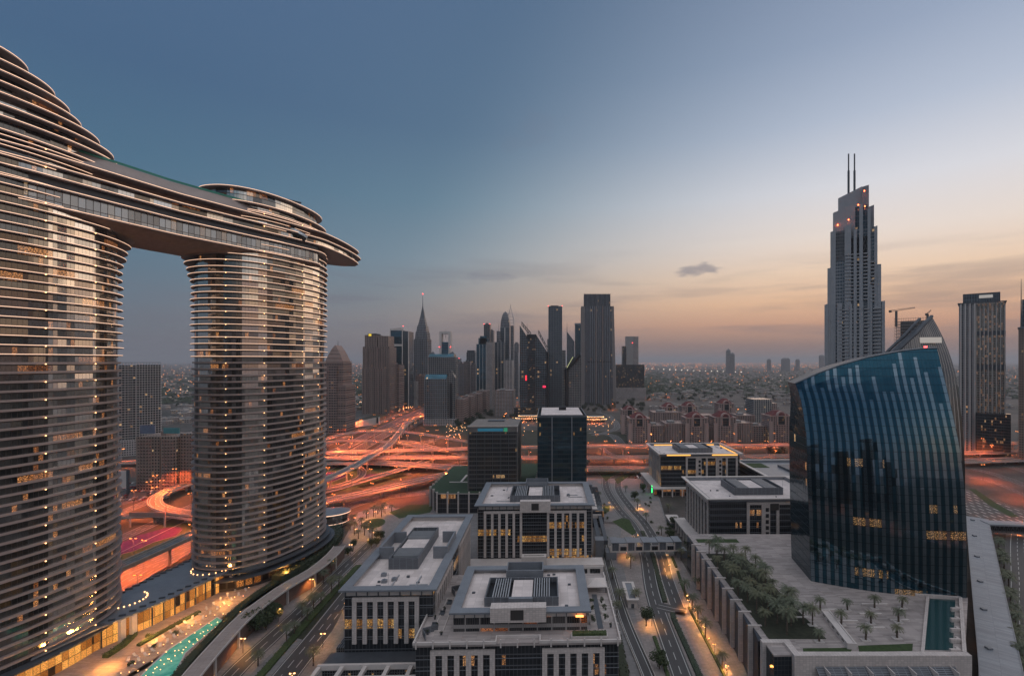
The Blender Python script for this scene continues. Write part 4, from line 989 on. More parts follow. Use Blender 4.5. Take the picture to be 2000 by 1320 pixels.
# ---------------------------------------------------------------- the street between the blocks, footbridge
sheet('pavement', [(-135, 120), (78, 120), (78, 330), (95, 480), (95, 560), (-20, 560), (-135, 430)], .06, M['pave_g'], 'grey paving around the stone office blocks', thick=.1)
sheet('pavement', [(36, 120), (80, 120), (80, 345), (92, 470), (60, 470), (40, 350)], .085, M['pave'], 'warm paving along the central street')
SL = 'orange lit palms and path lamps along the central street'
flat('street', 'dark street running past the front office block towards the interchange', [(51, 100), (51, 210), (52, 280), (58, 345), (57, 400), (50, 450), (46, 520), (54, 580), (80, 625), (130, 655)], 9.2, 2, .12, wall=0)
flat('street', 'second carriageway right of the planted median', [(62.5, 262), (64.5, 300), (68.5, 345), (68, 400), (62, 450), (58, 510), (64, 560)], 7.4, 2, .125)
flat('street', 'junction linking both carriageways of the central street', [(52, 268), (60, 264), (66, 262)], 9, 1, .13)
flat('street', 'curving side road leaving the central street', [(55, 395), (44, 405), (30, 408), (18, 402)], 8, 2, .13)
flat('ramp', 'grey car ramp beside the front office block', [(38.5, 90), (38, 150), (37, 200), (32, 255), (30, 320), (30, 380)], 6, 1, .13, wall=.7)
flat('promenade', 'brick promenade beside the dark hedge', [(63.5, 100), (63.2, 180), (62.8, 262)], 6.2, 1, .13, mat=M['pave'])
for lb, pts in (('dark hedge between street and promenade', [(59, 100), (58.6, 180), (57.8, 255), (58.5, 260)]), ('planted median between the two carriageways', [(57, 272), (59, 300), (62.5, 345), (62.5, 385)])):
    hedge('hedge', lb, pts, 2.8, 1.0, .1, 6, .28, 'leaf2')
hl = hedge('hedge', 'low yellow green lit hedge along the palm walk', [(69.4, 100), (69.2, 190), (68.6, 266)], 1.3, .9, .1, 12, .2)
hedge('hedge', 'short lit hedge beyond the junction', [(70.5, 275), (71.5, 292), (73.5, 312)], 1.6, .8, .1, 10, .2)
hedge('hedge', 'short hedge at the street corner near the footbridge', [(74, 318), (75, 335)], 1.6, .9, .1, 10, .2)
hedge('hedge', 'low hedge on the left pavement of the street', [(45.2, 170), (45, 200), (44.5, 238)], 1.8, .8, .1, 9, .22)
hedge('hedge', 'dark bushes between the front block and the ramp', [(25, 110), (26, 180), (26, 240)], 4.5, 2.2, .1, 4, .4, 'leaf2')
for lb, L_ in (('lawn island in the bend of the side road', [(1195, 1018), (1215, 1011), (1229, 1014), (1243, 1040), (1235, 1045)]), ('lawn triangle below the cross highway', [(1164, 918), (1222, 919), (1195, 930), (1184, 940)]), ('long lawn beyond the street bend', [(1200, 935), (1222, 925), (1262, 920), (1225, 932), (1206, 946)]), ('small lawn beside the blue glass tower', [(1163, 1004), (1180, 988), (1192, 986), (1190, 998), (1172, 1008)])):
    sheet('lawn', px_poly(L_, .22), .22, M['grass'], lb, thick=.15, kerb=M['trim'])
t = thing('kiosk', 'small white flat roofed kiosk on the pavement by the front office block', 'kiosk')
m = MB(); m.box(35.4, 40.6, 266, 285, 0, 4.4); m.build('wall', M['trim'], t); m = MB(); rect_ring(m, 34.6, 41.4, 265, 287, 1.6, 4.4, 5.1); m.build('roof_rim', M['trim'], t); m = MB(); m.box(36.2, 39.8, 266.6, 285.4, 4.4, 4.8); m.build('roof', M['grey'], t); m = MB(); m.box(37.2, 38.8, 265.9, 266, .1, 2.4); m.build('door', M['greyd'], t)
t = thing('kiosk', 'white roofed entrance kiosk on the far side of the footbridge', 'kiosk')
m = MB(); m.box(88, 96, 395, 414, 0, 3.6); m.build('wall', M['grey'], t); m = MB(); m.box(87, 97, 394, 415, 3.6, 4.2); m.build('roof', M['trim'], t)
# footbridge
t = thing('footbridge', 'grey covered footbridge of stepped roof bays crossing the street', 'footbridge', (32, 330, 0), .05)
m = MB(); m.box(0, 50, 0, 9, 5.2, 6.2); m.build('deck', M['trim'], t)
for k in range(9):
    x = .5+k*5.4; zz = 11.6 if k % 2 == 0 else 11.0
    m = MB(); m.box(x, x+5.3, -.8 if k % 2 == 0 else .4, 10, zz, zz+.45); m.build('roof_bay', M['grey'], t)
    m = MB(); m.box(x+.2, x+.8, -.3, .3, 6.2, zz); m.build('post', M['trim'], t)
    m = MB(); m.box(x+.8, x+5.2, .1, .22, 6.2, zz-.2 if k % 2 == 0 else 9); m.build('window', M['oglass2'] if k % 2 else M['screen'], t)
m = MB(); m.box(24, 25.2, 3.5, 5, 0, 5.2); m.build('support', M['conc'], t); m = MB(); m.box(-3, 4, 0, 9, 0, 5.2); m.build('abutment', M['grey'], t)
m = MB(); m.box(46, 53, 1, 8, 0, 5.2); m.build('abutment', M['grey'], t)
t = thing('stair_tower', 'grey stair and lift block at the left end of the footbridge', 'stair tower')
m = MB(); m.box(22, 28, 334, 342, 0, 12); m.build('shaft', M['grey'], t); m = MB(); m.box(28.4, 31, 338, 395, 7.5, 10.5); m.box(24, 27, 342, 398, 6.6, 8.2); m.build('escalator', M['greyd'], t); m = MB(); m.box(24, 31, 393, 402, 8.2, 10.8); m.build('canopy', M['trim'], t)

# ---------------------------------------------------------------- terrace podium with palms
TZ = 22.0
tp = thing('terrace_podium', 'raised paved terrace on a dark glass podium with pale fins, below the curved glass tower', 'podium')
tpoly = [(81, 187), (157, 190), (193, 232), (232, 318), (81, 318)]
m = MB(); m.prism(tpoly, 0, TZ-.6, 0); m.build('glass_wall', facade('podium_dark_glass', (.05, .055, .06), (.03, .04, .05), bw=1.4, fh=1.8, fx=.08, fz=.08, lit=0, gm=.4, gr=.1, wob=.02), tp)
m = MB(); m.prism(tpoly, TZ-.6, TZ, 0); m.build('paving', M['deck'], tp)
M['panel'] = facade('dark_louvred_panel', (.05, .06, .08), (.012, .018, .028), bw=1.2, fh=.6, fx=.1, fz=.3, lit=0, gm=0, gr=.45, wr=.5)
for k, Y in enumerate((299, 288, 277, 265.5, 253, 241.3, 229.8, 219, 207.5)):
    m = MB(); m.box(78.9, 81.0, -.4, .5, 0, TZ+.5); m.box(81.0, 84.6, -.5, .6, TZ-.1+.1, TZ+.5); m.build('fin', M['white'], tp, (0, Y, 0))
    m = MB(); m.face(((79.0, Y-10.6, .2), (80.8, Y-.55, .2), (80.8, Y-.55, TZ-.3), (79.0, Y-10.6, TZ-.3))); m.face(((79.0, Y-10.6, TZ-.3), (80.8, Y-.55, TZ-.3), (80.9, Y-.55, TZ-.2), (80.9, Y-10.6, TZ-.2))); m.build('glass_panel', M['panel'], tp)
m = MB(); m.box(79.5, 91, 194, 196.4, 0, TZ+.9); m.build('stone_wall', M['white'], tp)
m = MB(); m.box(88, 155.5, 185, 187.6, 0, TZ+1.1); m.box(88, 90.6, 187.6, 194, 0, TZ+1.1); m.build('stone_wall', M['white'], tp)
m = MB(); m.face(((96, 180.5, 16.2), (149, 181.5, 16.2), (149, 184.9, 19), (96, 184.9, 19))); m.box(95.5, 149.5, 180, 180.5, 0, 16.2); m.build('skylight', M['screen'], tp)
for k in range(7): m = MB(); m.box(-.15, .15, 180.3, 184.9, 16.3, 19.3); m.build('skylight_rib', M['trim'], tp, (99+k*8, 0, 0))
lw = ((141, 233), (151.2, 232.5), (139.6, 195), (129.7, 195)); pl_px = [(1816, 1168), (1866, 1171), (1861, 1269), (1806, 1268)]
pw_ = px_poly(pl_px, TZ+.12)
sheet('rooftop_pool', pw_, TZ+.14, NT('rooftop_water').out((.02, .055, .055), .1), 'narrow dark teal pool at the right end of the terrace')
m = MB(); a, b, c, e = [Vector((*q, TZ)) for q in pw_]
for p, q, s in ((a, e, -1), (b, c, 1)):
    dd = (q-p).normalized(); nn = Vector((dd.y, -dd.x, 0))*(1.1 if s > 0 else -1.1)*-1
    pts_ = [(p.x, p.y), (q.x, q.y), (q.x+nn.x*s*-s, q.y+nn.y*s*-s), (p.x+nn.x*s*-s, p.y+nn.y*s*-s)]
rim = MB(); w0 = Vector((*px_poly([(1800, 1166)], TZ)[0], 0)); 
P_ = [P(x, y, TZ+.6) for x, y in ((1812, 1164), (1802, 1272))]; ribbon('pool_wall', P_, 1.1, .9, M['white'], M['white'], None, parent=tp, step=50)
P_ = [P(x, y, TZ+1.2) for x, y in ((1786, 1158), (1877, 1165))]; ribbon('stone_wall', P_, 1.0, 1.8, M['white'], M['white'], None, parent=tp, step=50)
P_ = [P(x, y, TZ+1.2) for x, y in ((1876, 1165), (1884, 1272))]; ribbon('stone_wall', P_, 1.3, 3.5, M['white'], M['white'], None, parent=tp, step=50)
for k in range(5):
    x, y, _ = P(1868, 1185+k*20, TZ+2); m = MB(); m.box(-2.5, 1.6, -.5, .5, 0, 1.7); m.box(.6, 1.6, .5, 1.6, 0, 1.7); m.build('stone_bracket', M['white'], tp, (x, y, TZ))
sheet('lawn', px_poly([(1570, 1283), (1660, 1274), (1666, 1264), (1568, 1265)], TZ+.1), TZ+.1, M['grass'], 'left strip of lawn at the front of the terrace')
sheet('lawn', px_poly([(1678, 1272), (1782, 1270), (1783, 1256), (1676, 1260)], TZ+.1), TZ+.1, M['grass'], 'right strip of lawn at the front of the terrace')
sheet('lawn', [(84, 303), (110, 303), (110, 309), (84, 309)], TZ+.1, M['grass'], 'lawn strip at the far end of the terrace')
sheet('planting_bed', [(83.5, 197.5), (107, 197.5), (104.5, 285), (83.5, 285)], TZ+.25, M['soil'], 'planted bed under the palm grove', thick=.25, kerb=M['trim'])
t = thing('roof_light', 'long low white roof light lying across the terrace', 'roof light')
a = Vector(P(1612, 1201, TZ)); b = Vector(P(1664, 1268, TZ)); L_ = (b-a).length; t.location = a; t.rotation_euler = (0, 0, math.atan2(b.y-a.y, b.x-a.x))
m = MB(); m.box(0, L_, -1.7, 1.7, 0, 2.1); m.build('wall', M['trim'], t); m = MB(); rect_ring(m, -.1, L_+.1, -1.8, 1.8, .5, 2.1, 2.5); m.build('roof_rim', M['trim'], t)
for k in range(5): m = MB(); m.box(2+k*L_/5.5, 4+k*L_/5.5, -1.76, -1.7, 1.1, 1.6); m.build('window', M['black'], t)
rnd = random.Random(12)
gi = 0
for r_, Y in enumerate((284, 273.5, 264, 254, 244.5, 235, 226, 217, 208.5, 201)):
    for c_, X in enumerate((85.5, 91.5, 97.5, 103)):
        if Y > 280 and c_ > 1: continue
        if Y < 205 and c_ != 1: continue
        palmA[(r_+c_) % 3].put((X+rnd.uniform(-1.5, 1.5), Y+rnd.uniform(-2, 2), TZ+.2), rnd.uniform(0, 6), rnd.uniform(.85, 1.12), 'dense palm in the grove along the left edge of the terrace', 'palms in the terrace grove')
TP_ = [(1587, 1221, 'large bushy palm beside the white roof light'), (1602, 1192, 'terrace palm behind the bushy one by the roof light'), (1655, 1192, 'second palm of the far row on the terrace'), (1708, 1188, 'third palm of the far row on the terrace'), (1762, 1187, 'last palm of the far row, nearest the pool'),
       (1643, 1220, 'first palm of the middle row on the terrace'), (1701, 1218, 'second palm of the middle row on the terrace'), (1755, 1215, 'third palm of the middle row, nearest the pool'), (1600, 1253, 'palm in the bed left of the roof light'), (1691, 1250, 'spreading palm just right of the roof light'), (1752, 1246, 'sparse young palm near the front lawn')]
for k, (px, py, lb) in enumerate(TP_):
    x, y, _ = P(px, py, TZ)
    if k == 0: palmA[0].put((x, y, TZ), 1, 1.0, lb, 'palms on the terrace')
    else: palmS[k % 2].put((x, y, TZ+.3), k*1.3, 1.15, lb, 'palms on the terrace')
    pt = tag(MB().box(-1.8, 1.8, -1.1, 1.1, 0, .35).build('planter', M['trim'], None, (x, y, TZ+.01)), 'low stone planter under the %s' % lb.replace('the ', '')[:60], 'planter')
for k, (px, py, L_) in enumerate(((1620, 1191, 7), (1708, 1180, 12), (1700, 1199, 10), (1655, 1213, 9), (1707, 1226, 9), (1757, 1211, 8), (1566, 1206, 6))):
    x, y, _ = P(px, py, TZ); o = tag(MB().box(-L_/2, L_/2, -.5, .5, 0, .5).build('bench', M['trim'], None, (x, y, TZ)), 'long pale stone bench on the terrace, %s from the left' % ('first second third fourth fifth sixth seventh'.split()[k]), 'bench')

# ---------------------------------------------------------------- curved glass towers
def stripes_mat():
    t = NT('striped_blue_glass'); u, v = t.uv(); a = t.math('DIVIDE', u, 1.75); ia = t.math('FLOOR', a); fa = t.math('FRACT', a)
    w, wc = t.white(t.comb(ia, 3.0)); w2, _ = t.white(t.comb(ia, 8.0))
    alt = t.math('LESS_THAN', t.math('FRACT', t.math('DIVIDE', ia, 2.0)), .3)
    top = t.math('LESS_THAN', v, t.math('ADD', 112.0, t.math('MULTIPLY', w, 34.0)))
    low = t.math('GREATER_THAN', v, t.math('MULTIPLY', w2, 25.0))
    st = t.math('MULTIPLY', alt, t.math('MULTIPLY', top, low))
    fl = t.math('LESS_THAN', t.math('FRACT', t.math('DIVIDE', v, 4.1)), .05); mu = t.math('LESS_THAN', fa, .06)
    base = t.mix(st, (.024, .082, .118), (.19, .255, .30)); base = t.mix(t.math('MAXIMUM', fl, mu), base, (.01, .02, .03))
    cu, cv = t.math('FLOOR', t.math('DIVIDE', u, 1.75)), t.math('FLOOR', t.math('DIVIDE', v, 4.1)); g, gc = t.white(t.comb(cu, cv, 5.0)); fl2, _ = t.white(t.comb(t.math('FLOOR', t.math('DIVIDE', u, 17.0)), cv, 2.0))
    on = t.math('MULTIPLY', t.math('LESS_THAN', fl2, .04), t.math('LESS_THAN', g, .5)); dt = t.rng(t.noise(2.2, 3, t.comb(u, v)), .48, .66)
    lv = t.math('MULTIPLY', t.math('LESS_THAN', v, 88.0), t.math('MULTIPLY', on, dt)); lv = t.math('MULTIPLY', lv, t.math('SUBTRACT', 1.0, t.math('MAXIMUM', fl, mu)))
    vm = t.n('ShaderNodeVectorMath', operation='SUBTRACT'); t.L.new(gc, vm.inputs[0]); vm.inputs[1].default_value = (.5, .5, .5)
    vs = t.n('ShaderNodeVectorMath', operation='SCALE'); t.L.new(vm.outputs[0], vs.inputs[0]); vs.inputs['Scale'].default_value = .022
    ge = t.n('ShaderNodeNewGeometry'); va = t.n('ShaderNodeVectorMath', operation='ADD'); t.L.new(ge.outputs['Normal'], va.inputs[0]); t.L.new(vs.outputs[0], va.inputs[1])
    vn = t.n('ShaderNodeVectorMath', operation='NORMALIZE'); t.L.new(va.outputs[0], vn.inputs[0])
    return t.out(base, .06, .95, (1, .55, .2), t.math('MULTIPLY', lv, .45), vn.outputs[0])
M['stripe'] = stripes_mat()
M['sidegl'] = facade('sail_side_glass', (.02, .035, .045), (.03, .065, .085), bw=1.5, fh=4.1, fx=.06, fz=.06, lit=.01, gm=.5, gr=.08, wob=.02)
M['brownst'] = facade('brown_striped_glass', (.40, .36, .33), (.10, .095, .095), bw=2.4, fh=60, fx=.22, fz=.0, lit=0, gm=.75, gr=.15, wob=.02, mull=.0)
def interp(tab, z):
    if z <= tab[0][0]: return tab[0][1]
    for (a, va), (b, vb) in zip(tab, tab[1:]):
        if z <= b: return va+(vb-va)*(z-a)/(b-a)
    return tab[-1][1]
def sail(name, label, A, B, lpx, rpx, ztop, lean, bow, depthL, depthM, depthR, fm, sm, zb0, zb1, swell=0.0):
    """lens-plan tower: A, B = feet of the front face; the side outlines are given as picture columns by height"""
    t = thing(name, label, 'office building'); NS, NZ = 26, 22
    dirv = Vector((B[0]-A[0], B[1]-A[1], 0)); LN = dirv.length; dn = dirv.normalized(); nb = Vector((-dn.y, dn.x, 0))      # nb points away from the viewer
    def zt(s): return interp(ztop, s)
    def at(s, z, back=0.0):
        Y0 = A[1]+(B[1]-A[1])*s
        off = lean*(max(z, 0)/140)**3-bow*math.sin(math.pi*s)
        lx = interp(lpx, z); rx = interp(rpx, z); px = lx+(rx-lx)*s
        # meet the column px on the plane of the face
        k = (px-CX)/F; o = Vector((A[0], A[1], 0))+nb*off
        den = dn.x-k*dn.y; u = (k*o.y-o.x)/den
        p = o+dn*u
        bk = back*(depthL*(1-s)+depthR*s+depthM*math.sin(math.pi*s)); bk *= 1-.35*(z/140)**2
        p = p+nb*bk
        if back: p.x -= swell*back*(1-s)*max(0.0, min(1.0, (120-z)/25))
        return (p.x, p.y, z)
    for nm, back, mt in (('front_glass', 0, fm), ('back_glass', 1, sm)):
        m = MB()
        for j in range(NZ):
            for i in range(NS):
                s0, s1 = i/NS, (i+1)/NS
                def zz(s, f): b = zb0+(zb1-zb0)*s; return b+(zt(s)-b)*f
                c = [(s0, zz(s0, j/NZ)), (s1, zz(s1, j/NZ)), (s1, zz(s1, (j+1)/NZ)), (s0, zz(s0, (j+1)/NZ))]
                f = [at(s, z, back) for s, z in c]; uv = [(s*LN, z) for s, z in c]
                if back: f = f[::-1]; uv = uv[::-1]
                m.face(f, 0, uv)
        m.build(nm, mt, t)
    for nm, s in (('left_side_glass', 0.0), ('right_side_glass', 1.0)):
        m = MB(); b = zb0 if s == 0 else zb1
        for j in range(NZ):
            z0, z1 = b+(zt(s)-b)*j/NZ, b+(zt(s)-b)*(j+1)/NZ
            for q in range(3):
                f = [at(s, z0, q/3), at(s, z0, (q+1)/3), at(s, z1, (q+1)/3), at(s, z1, q/3)]
                dd = abs(depthL if s == 0 else depthR); m.face(f, 0, [(q*dd/3, z0), ((q+1)*dd/3, z0), ((q+1)*dd/3, z1), (q*dd/3, z1)])
        m.build(nm, sm, t)
    m = MB()
    for i in range(NS):
        s0, s1 = i/NS, (i+1)/NS; m.face((at(s0, zt(s0)), at(s1, zt(s1)), at(s1, zt(s1), 1), at(s0, zt(s0), 1)))
    m.build('roof', M['greyd'], t)
    m = MB(); m.tube([tuple(Vector(at(i/NS, zt(i/NS)))+Vector((0, -.1, .2))) for i in range(NS+1)], .45, 6); m.build('roof_edge', M['grey'], t)
    return t, at, zt
t, at_, zt_ = sail('curved_glass_tower', 'blue striped glass tower with a sloping top and bulging side, nearest on the right', (127, 250), (193, 232),
    [(22, 1584), (60, 1579), (95, 1575), (112, 1566), (118, 1560), (123, 1553)], [(0, 1888), (50, 1889), (62, 1887), (75, 1884), (92, 1876), (108, 1862), (122, 1849), (132, 1839), (141.5, 1830)],
    [(0, 123), (.15, 128.4), (.3, 132.6), (.5, 136.8), (.75, 140.2), (.9, 141.3), (1, 141.5)], 15, 4.5, 31, 10, 8, M['stripe'], M['sidegl'], 22, 0, 4.2)
m = MB(); m.box(-.5, .5, -.5, .5, 0, 1); p = at_(.93, zt_(.93)); m.build('beacon', M['red'], t, (p[0], p[1]+1, p[2]+.3))
t, at2, zt2 = sail('curved_glass_tower', 'brown striped pointed glass tower standing behind the blue striped one', (186, 312), (246, 296),
    [(0, 1600), (100, 1690), (130, 1736), (138, 1738), (170, 1738)], [(0, 1886), (70, 1885), (95, 1880), (112, 1874), (125, 1868), (138, 1857), (152, 1840), (165, 1819)],
    [(0, 138), (.3, 147), (.6, 155.5), (.85, 161.5), (1, 164.5)], 14, 4, 16, 8, 6, M['brownst'], M['sidegl'], 0, 0)
m = MB(); p = at2(.72, 148); m.box(-6, 6, -.3, -.1, -1.5, 2.2); m.build('sign_panel', glow('pale_sign', (.75, .68, .62), .5), t, (p[0], p[1]-1.2, p[2])).rotation_euler = (R(-12), 0, -.26)
fr = MB(); pts = [at2(0, z) for z in (100, 120, 136)]+[at2(s, zt2(s)) for s in (.2, .5, .8, 1)]
fr.tube(pts, 1.1, 6); fr.tube([tuple(Vector(p)+Vector((-2, 8, -1))) for p in pts], 1.0, 6); fr.build('roof_truss', M['greyd'], t)
# metal roofed walkway at the right, with its cross bridge, palms and road
M['ribroof'] = tiles('ribbed_metal_roof', (.25, .27, .30), (.10, .11, .13), 60, 1.3, .5, .2)
t = thing('covered_walkway', 'long ribbed grey metal walkway roof at the right edge', 'walkway')
wk = [(150, 165, 10), (174, 193, 10), (214, 243, 10), (262, 303, 10), (331, 389, 10)]
o, _, _ = ribbon('roof', wk, 14, 1.2, M['ribroof'], M['grey'], None, wall=.25, parent=t, step=8)
o, WP, WS = ribbon('wall', [(a, b, 8.6) for a, b, c in wk], 11, 0, M['greyd'], M['screen'], None, wall=0, parent=t)
m = MB()
for i in range(len(WP)-1):
    for sg in (-1, 1):
        a, b = WP[i]+WS[i]*5.5*sg, WP[i+1]+WS[i+1]*5.5*sg; m.face(((a.x, a.y, 0), (b.x, b.y, 0), (b.x, b.y, 8.6), (a.x, a.y, 8.6)))
m.build('side_wall', M['shopg'], t)
for k, i in enumerate(range(2, len(WP)-2, 5)): p = WP[i]-WS[i]*3; m = MB(); m.box(-1, 1, -1.1, 1.1, 10, 10.8); m.build('roof_vent', M['grey'], t, (p.x, p.y, 0))
t = thing('footbridge', 'dark lattice sided bridge meeting the metal roofed walkway', 'footbridge', (326, 372, 0), -.12)
m = MB(); m.box(0, 120, 0, 10, 9.2, 10.4); m.build('roof', M['ribroof'], t); m = MB(); m.box(0, 120, .5, 9.5, 3.5, 4.2); m.build('deck', M['conc_d'], t)
m = MB()
for k in range(40): m.tube([(k*3, .4, 4.2), (k*3+1.5, .4, 9.2)], .16, 4); m.tube([(k*3+1.5, .4, 9.2), (k*3+3, .4, 4.2)], .16, 4)
m.build('lattice', M['greyd'], t); m = MB(); m.box(0, 120, 5, 5.3, 4.2, 9.2); m.build('inner_wall', M['black'], t)
for x in (30, 75): m = MB(); m.box(x, x+2, 3, 7, 0, 3.5); m.build('support', M['conc'], t)
flat('road', 'road beside the palms at the right edge', [(150, 150), (207, 212), (242, 250), (284, 295), (336, 352), (380, 398)], 24, 5, .08, 'lamp on the road at the right edge', 12, 60, stock=lampB, group='warm lamps beside roads')
flat('road', 'broad asphalt road with many lanes beyond the lattice bridge', [(385, 380), (388, 460), (395, 540), (400, 620)], 62, 10, .07, 'lamp on the broad many laned road', -12, 110, mat=road_mat('broad_striped_road', lane=6.2, n=10, lw=4.0))
sheet('green_median', px_poly([(1893, 955), (1905, 955), (1950, 985), (1990, 1008), (1975, 1010), (1930, 985)], .2), .2, M['grass'], 'slim green median in the broad road')
for k in range(22):
    f = k/21; x, y, _ = P(1948+52*f**.8+rnd.uniform(-3, 3), 1072+262*f); palmA[k % 3].put((x, y, 0), rnd.uniform(0, 6), rnd.uniform(.9, 1.2), 'dark palm in the row beside the metal roofed walkway', 'palms beside the right walkway')
# ---------------------------------------------------------------- boulevard below the pool terrace
BG = 'warm lamps beside roads'
flat('boulevard', 'boulevard carriageway beside the left office block', [P(a, b)[:2] for a, b in ((500, 1400), (557, 1320), (622, 1240), (676, 1170), (720, 1115), (760, 1070), (800, 1035), (850, 1010))], 12, 3, .12, 'warm lamp along the near boulevard carriageway', 7, 30, stock=lampB, group=BG)
flat('boulevard', 'outer boulevard carriageway below the curved walkway', [P(a, b)[:2] for a, b in ((380, 1420), (452, 1320), (520, 1255), (585, 1195), (640, 1140), (690, 1092), (735, 1050))], 9, 2, .12, 'warm lamp along the outer boulevard carriageway', -5.5, 30, stock=lampB, group=BG)
sheet('pavement', px_poly([(330, 1400), (470, 1230), (560, 1160), (668, 1060), (700, 1000), (850, 985), (905, 1010), (800, 1110), (660, 1240), (600, 1400)], .05), .05, M['pave'], 'warm brown paving around the boulevard')
flat('path', 'brick path beside the left office block', [P(a, b)[:2] for a, b in ((590, 1330), (640, 1262), (668, 1215), (680, 1190))], 5, 1, .13, mat=M['pave'])
hedge('hedge', 'planted median of the boulevard', [P(a, b)[:2] for a, b in ((500, 1330), (570, 1250), (640, 1170), (700, 1105))], 4, .9, .1, 5, .3)
hedge('hedge', 'flowering hedge between the turquoise pool and the slatted walkway', [P(a, b, 7)[:2] for a, b in ((318, 1360), (372, 1290), (436, 1222), (480, 1178), (540, 1137))], 4.2, 1.6, 7.1, 7, .3, 'leaf2')
hedge('hedge', 'dense dark greenery at the foot of the farther curved tower', [P(a, b, 7)[:2] for a, b in ((540, 1137), (590, 1110), (630, 1082), (658, 1052), (655, 1035))], 8, 4.5, 7.1, 4, .5, 'leaf2')
hedge('hedge', 'bushes along the glowing hall', [P(a, b, 7)[:2] for a, b in ((270, 1262), (330, 1228), (390, 1196))], 2.2, 1.2, 7.1, 8, .25)
hedge('hedge', 'planter hedge on the terrace near the nearer tower', [P(a, b, 7)[:2] for a, b in ((205, 1285), (240, 1262), (262, 1240))], 3, 1.8, 7.1, 8, .3)
sheet('lawn', px_poly([(640, 1262), (560, 1240), (640, 1160), (700, 1120), (690, 1150)], .1), .1, M['soil'], 'planted ground between the boulevard carriageways')
sheet('lawn', blob(*P(730, 1022)[:2], 9, 13, .2), .2, M['grass'], 'round lawn island on the palm court')
sheet('lawn', px_poly([(760, 1000), (800, 985), (850, 985), (840, 1000), (780, 1012)], .2), .2, M['grass'], 'lawn beside the palm court')
sheet('plaza', px_poly([(690, 1060), (700, 1000), (760, 985), (800, 1010), (760, 1050)], .16), .16, M['pave'], 'palm court paving beyond the left office block')
big = Stock(leafy_tree('leafy_tree', 'x', 9, 7.5, 33, 3800, .42))
for k, (px, py) in enumerate(((500, 1232), (528, 1212))): x, y, _ = P(px, py); big.put((x, y, 0), k*2, (1, .9)[k], 'big round dark green tree beside the slatted walkway, %s' % ('nearer', 'farther')[k], 'round trees by the walkway')
rnd = random.Random(99)
for k, (px, py) in enumerate(((612, 1300), (560, 1256), (575, 1240), (600, 1215), (612, 1195), (627, 1180), (590, 1205), (648, 1160), (662, 1148), (606, 1128), (648, 1120), (504, 1300), (632, 1140))):
    x, y, _ = P(px, py); palmA[k % 3].put((x, y, 0), k, rnd.uniform(.8, 1.05), 'palm on the planted strips of the boulevard', 'palms along the boulevard')
for k, (px, py) in enumerate(((684, 1035), (692, 1045), (700, 1052), (690, 1022), (712, 1046), (720, 1030), (676, 1020), (730, 1010), (738, 1004), (727, 1052), (745, 1010), (716, 1012), (706, 1030), (750, 1002), (765, 1000))):
    x, y, _ = P(px, py); palmA[k % 3].put((x, y, 0), k, rnd.uniform(.8, 1.05), 'palm in the lit palm court beyond the left office block', 'palms of the palm court')
    if k % 2: lampB.put((x+2, y-1.5, 0), k, .8, 'small warm lamp in the palm court', BG)
for k, (px, py) in enumerate(((735, 1055), (745, 1052), (726, 1070), (735, 1066), (520, 1230), (680, 1085), (690, 1072))):
    x, y, _ = P(px, py); treeA[k % 2].put((x, y, 0), k, .8, 'small leafy tree by the palm court', 'small trees near the palm court')
# deck furniture: loungers, bushes, lamps
def lounger():
    o = tag(MB().box(-.9, .5, -.35, .35, .12, .34).build('sun_lounger', M['trim']), 'x', 'sun lounger')
    m = MB(); m.face(((.5, -.35, .34), (1.1, -.35, .8), (1.1, .35, .8), (.5, .35, .34))); m.build('backrest', M['trim'], o)
    for x in (-.8, .4):
        for y in (-.3, .3): MB().box(x-.04, x+.04, y-.04, y+.04, 0, .12).build('leg', M['trim'], o)
    return o
LG = Stock(lounger())
for k in range(34):
    f = k/33; x0, y0, _ = P(250+f*230, 1290-f*150+(k % 2)*13, 7); LG.put((x0, y0, 7.08), 2.4+rnd.uniform(-.3, .3), 1.35, 'pale sun lounger on the pool terrace between the hall and the pool', 'sun loungers on the pool terrace')
for k in range(46):
    f = k/45; px = 236+f*250; py = 1318-f*168+((k*7) % 5)*9
    x0, y0, _ = P(px, py, 7); boll.put((x0, y0, 7.05), 0, 1.1, 'little warm lamp on the pool terrace', 'little lamps around the pool')
for k in range(20):
    f = k/19; x0, y0, _ = P(285+f*135, 1322-f*105+((k*5) % 3)*5, 7); boll.put((x0, y0, 6.9), 0, 1.0, 'little warm lamp in the turquoise pool', 'little lamps in the pool')
for k, (px, py) in enumerate(((254, 1300), (300, 1265), (345, 1238), (288, 1245))):
    x0, y0, _ = P(px, py, 7); bushA[k % 2].put((x0, y0, 7.1), k, 1.0, 'clipped round shrub on the pool terrace', 'round shrubs on the pool terrace')
for k, (px, py, zz) in enumerate(((300, 1225, 9), (370, 1190, 9), (440, 1155, 9), (215, 1275, 9), (560, 1110, 9))):
    l = bpy.data.objects.new('hall_light', LD['hall']); COL.objects.link(l); x0, y0, _ = P(px, py, zz+3); l.location = (x0+1, y0-2, zz+2.5)
t = thing('round_pavilion', 'low oval pavilion with a grey roof and a lit rim beside the farther curved tower', 'pavilion')
m = MB(); x0, y0, _ = P(650, 1003, 12); q = blob(x0-6, y0+5, 17, 12, .3, 40)
m.prism(q, 11.4, 12.2, 0, 1, True); m.build('roof', [M['trim'], M['grey']], t); strip_of(q, 11.5, .5, M['strip'], t); q2 = blob(x0-6, y0+5, 14.5, 10, .3, 40); m = MB(); m.prism(q2, 0, 11.4, 0); m.build('wall', M['tglass'], t)
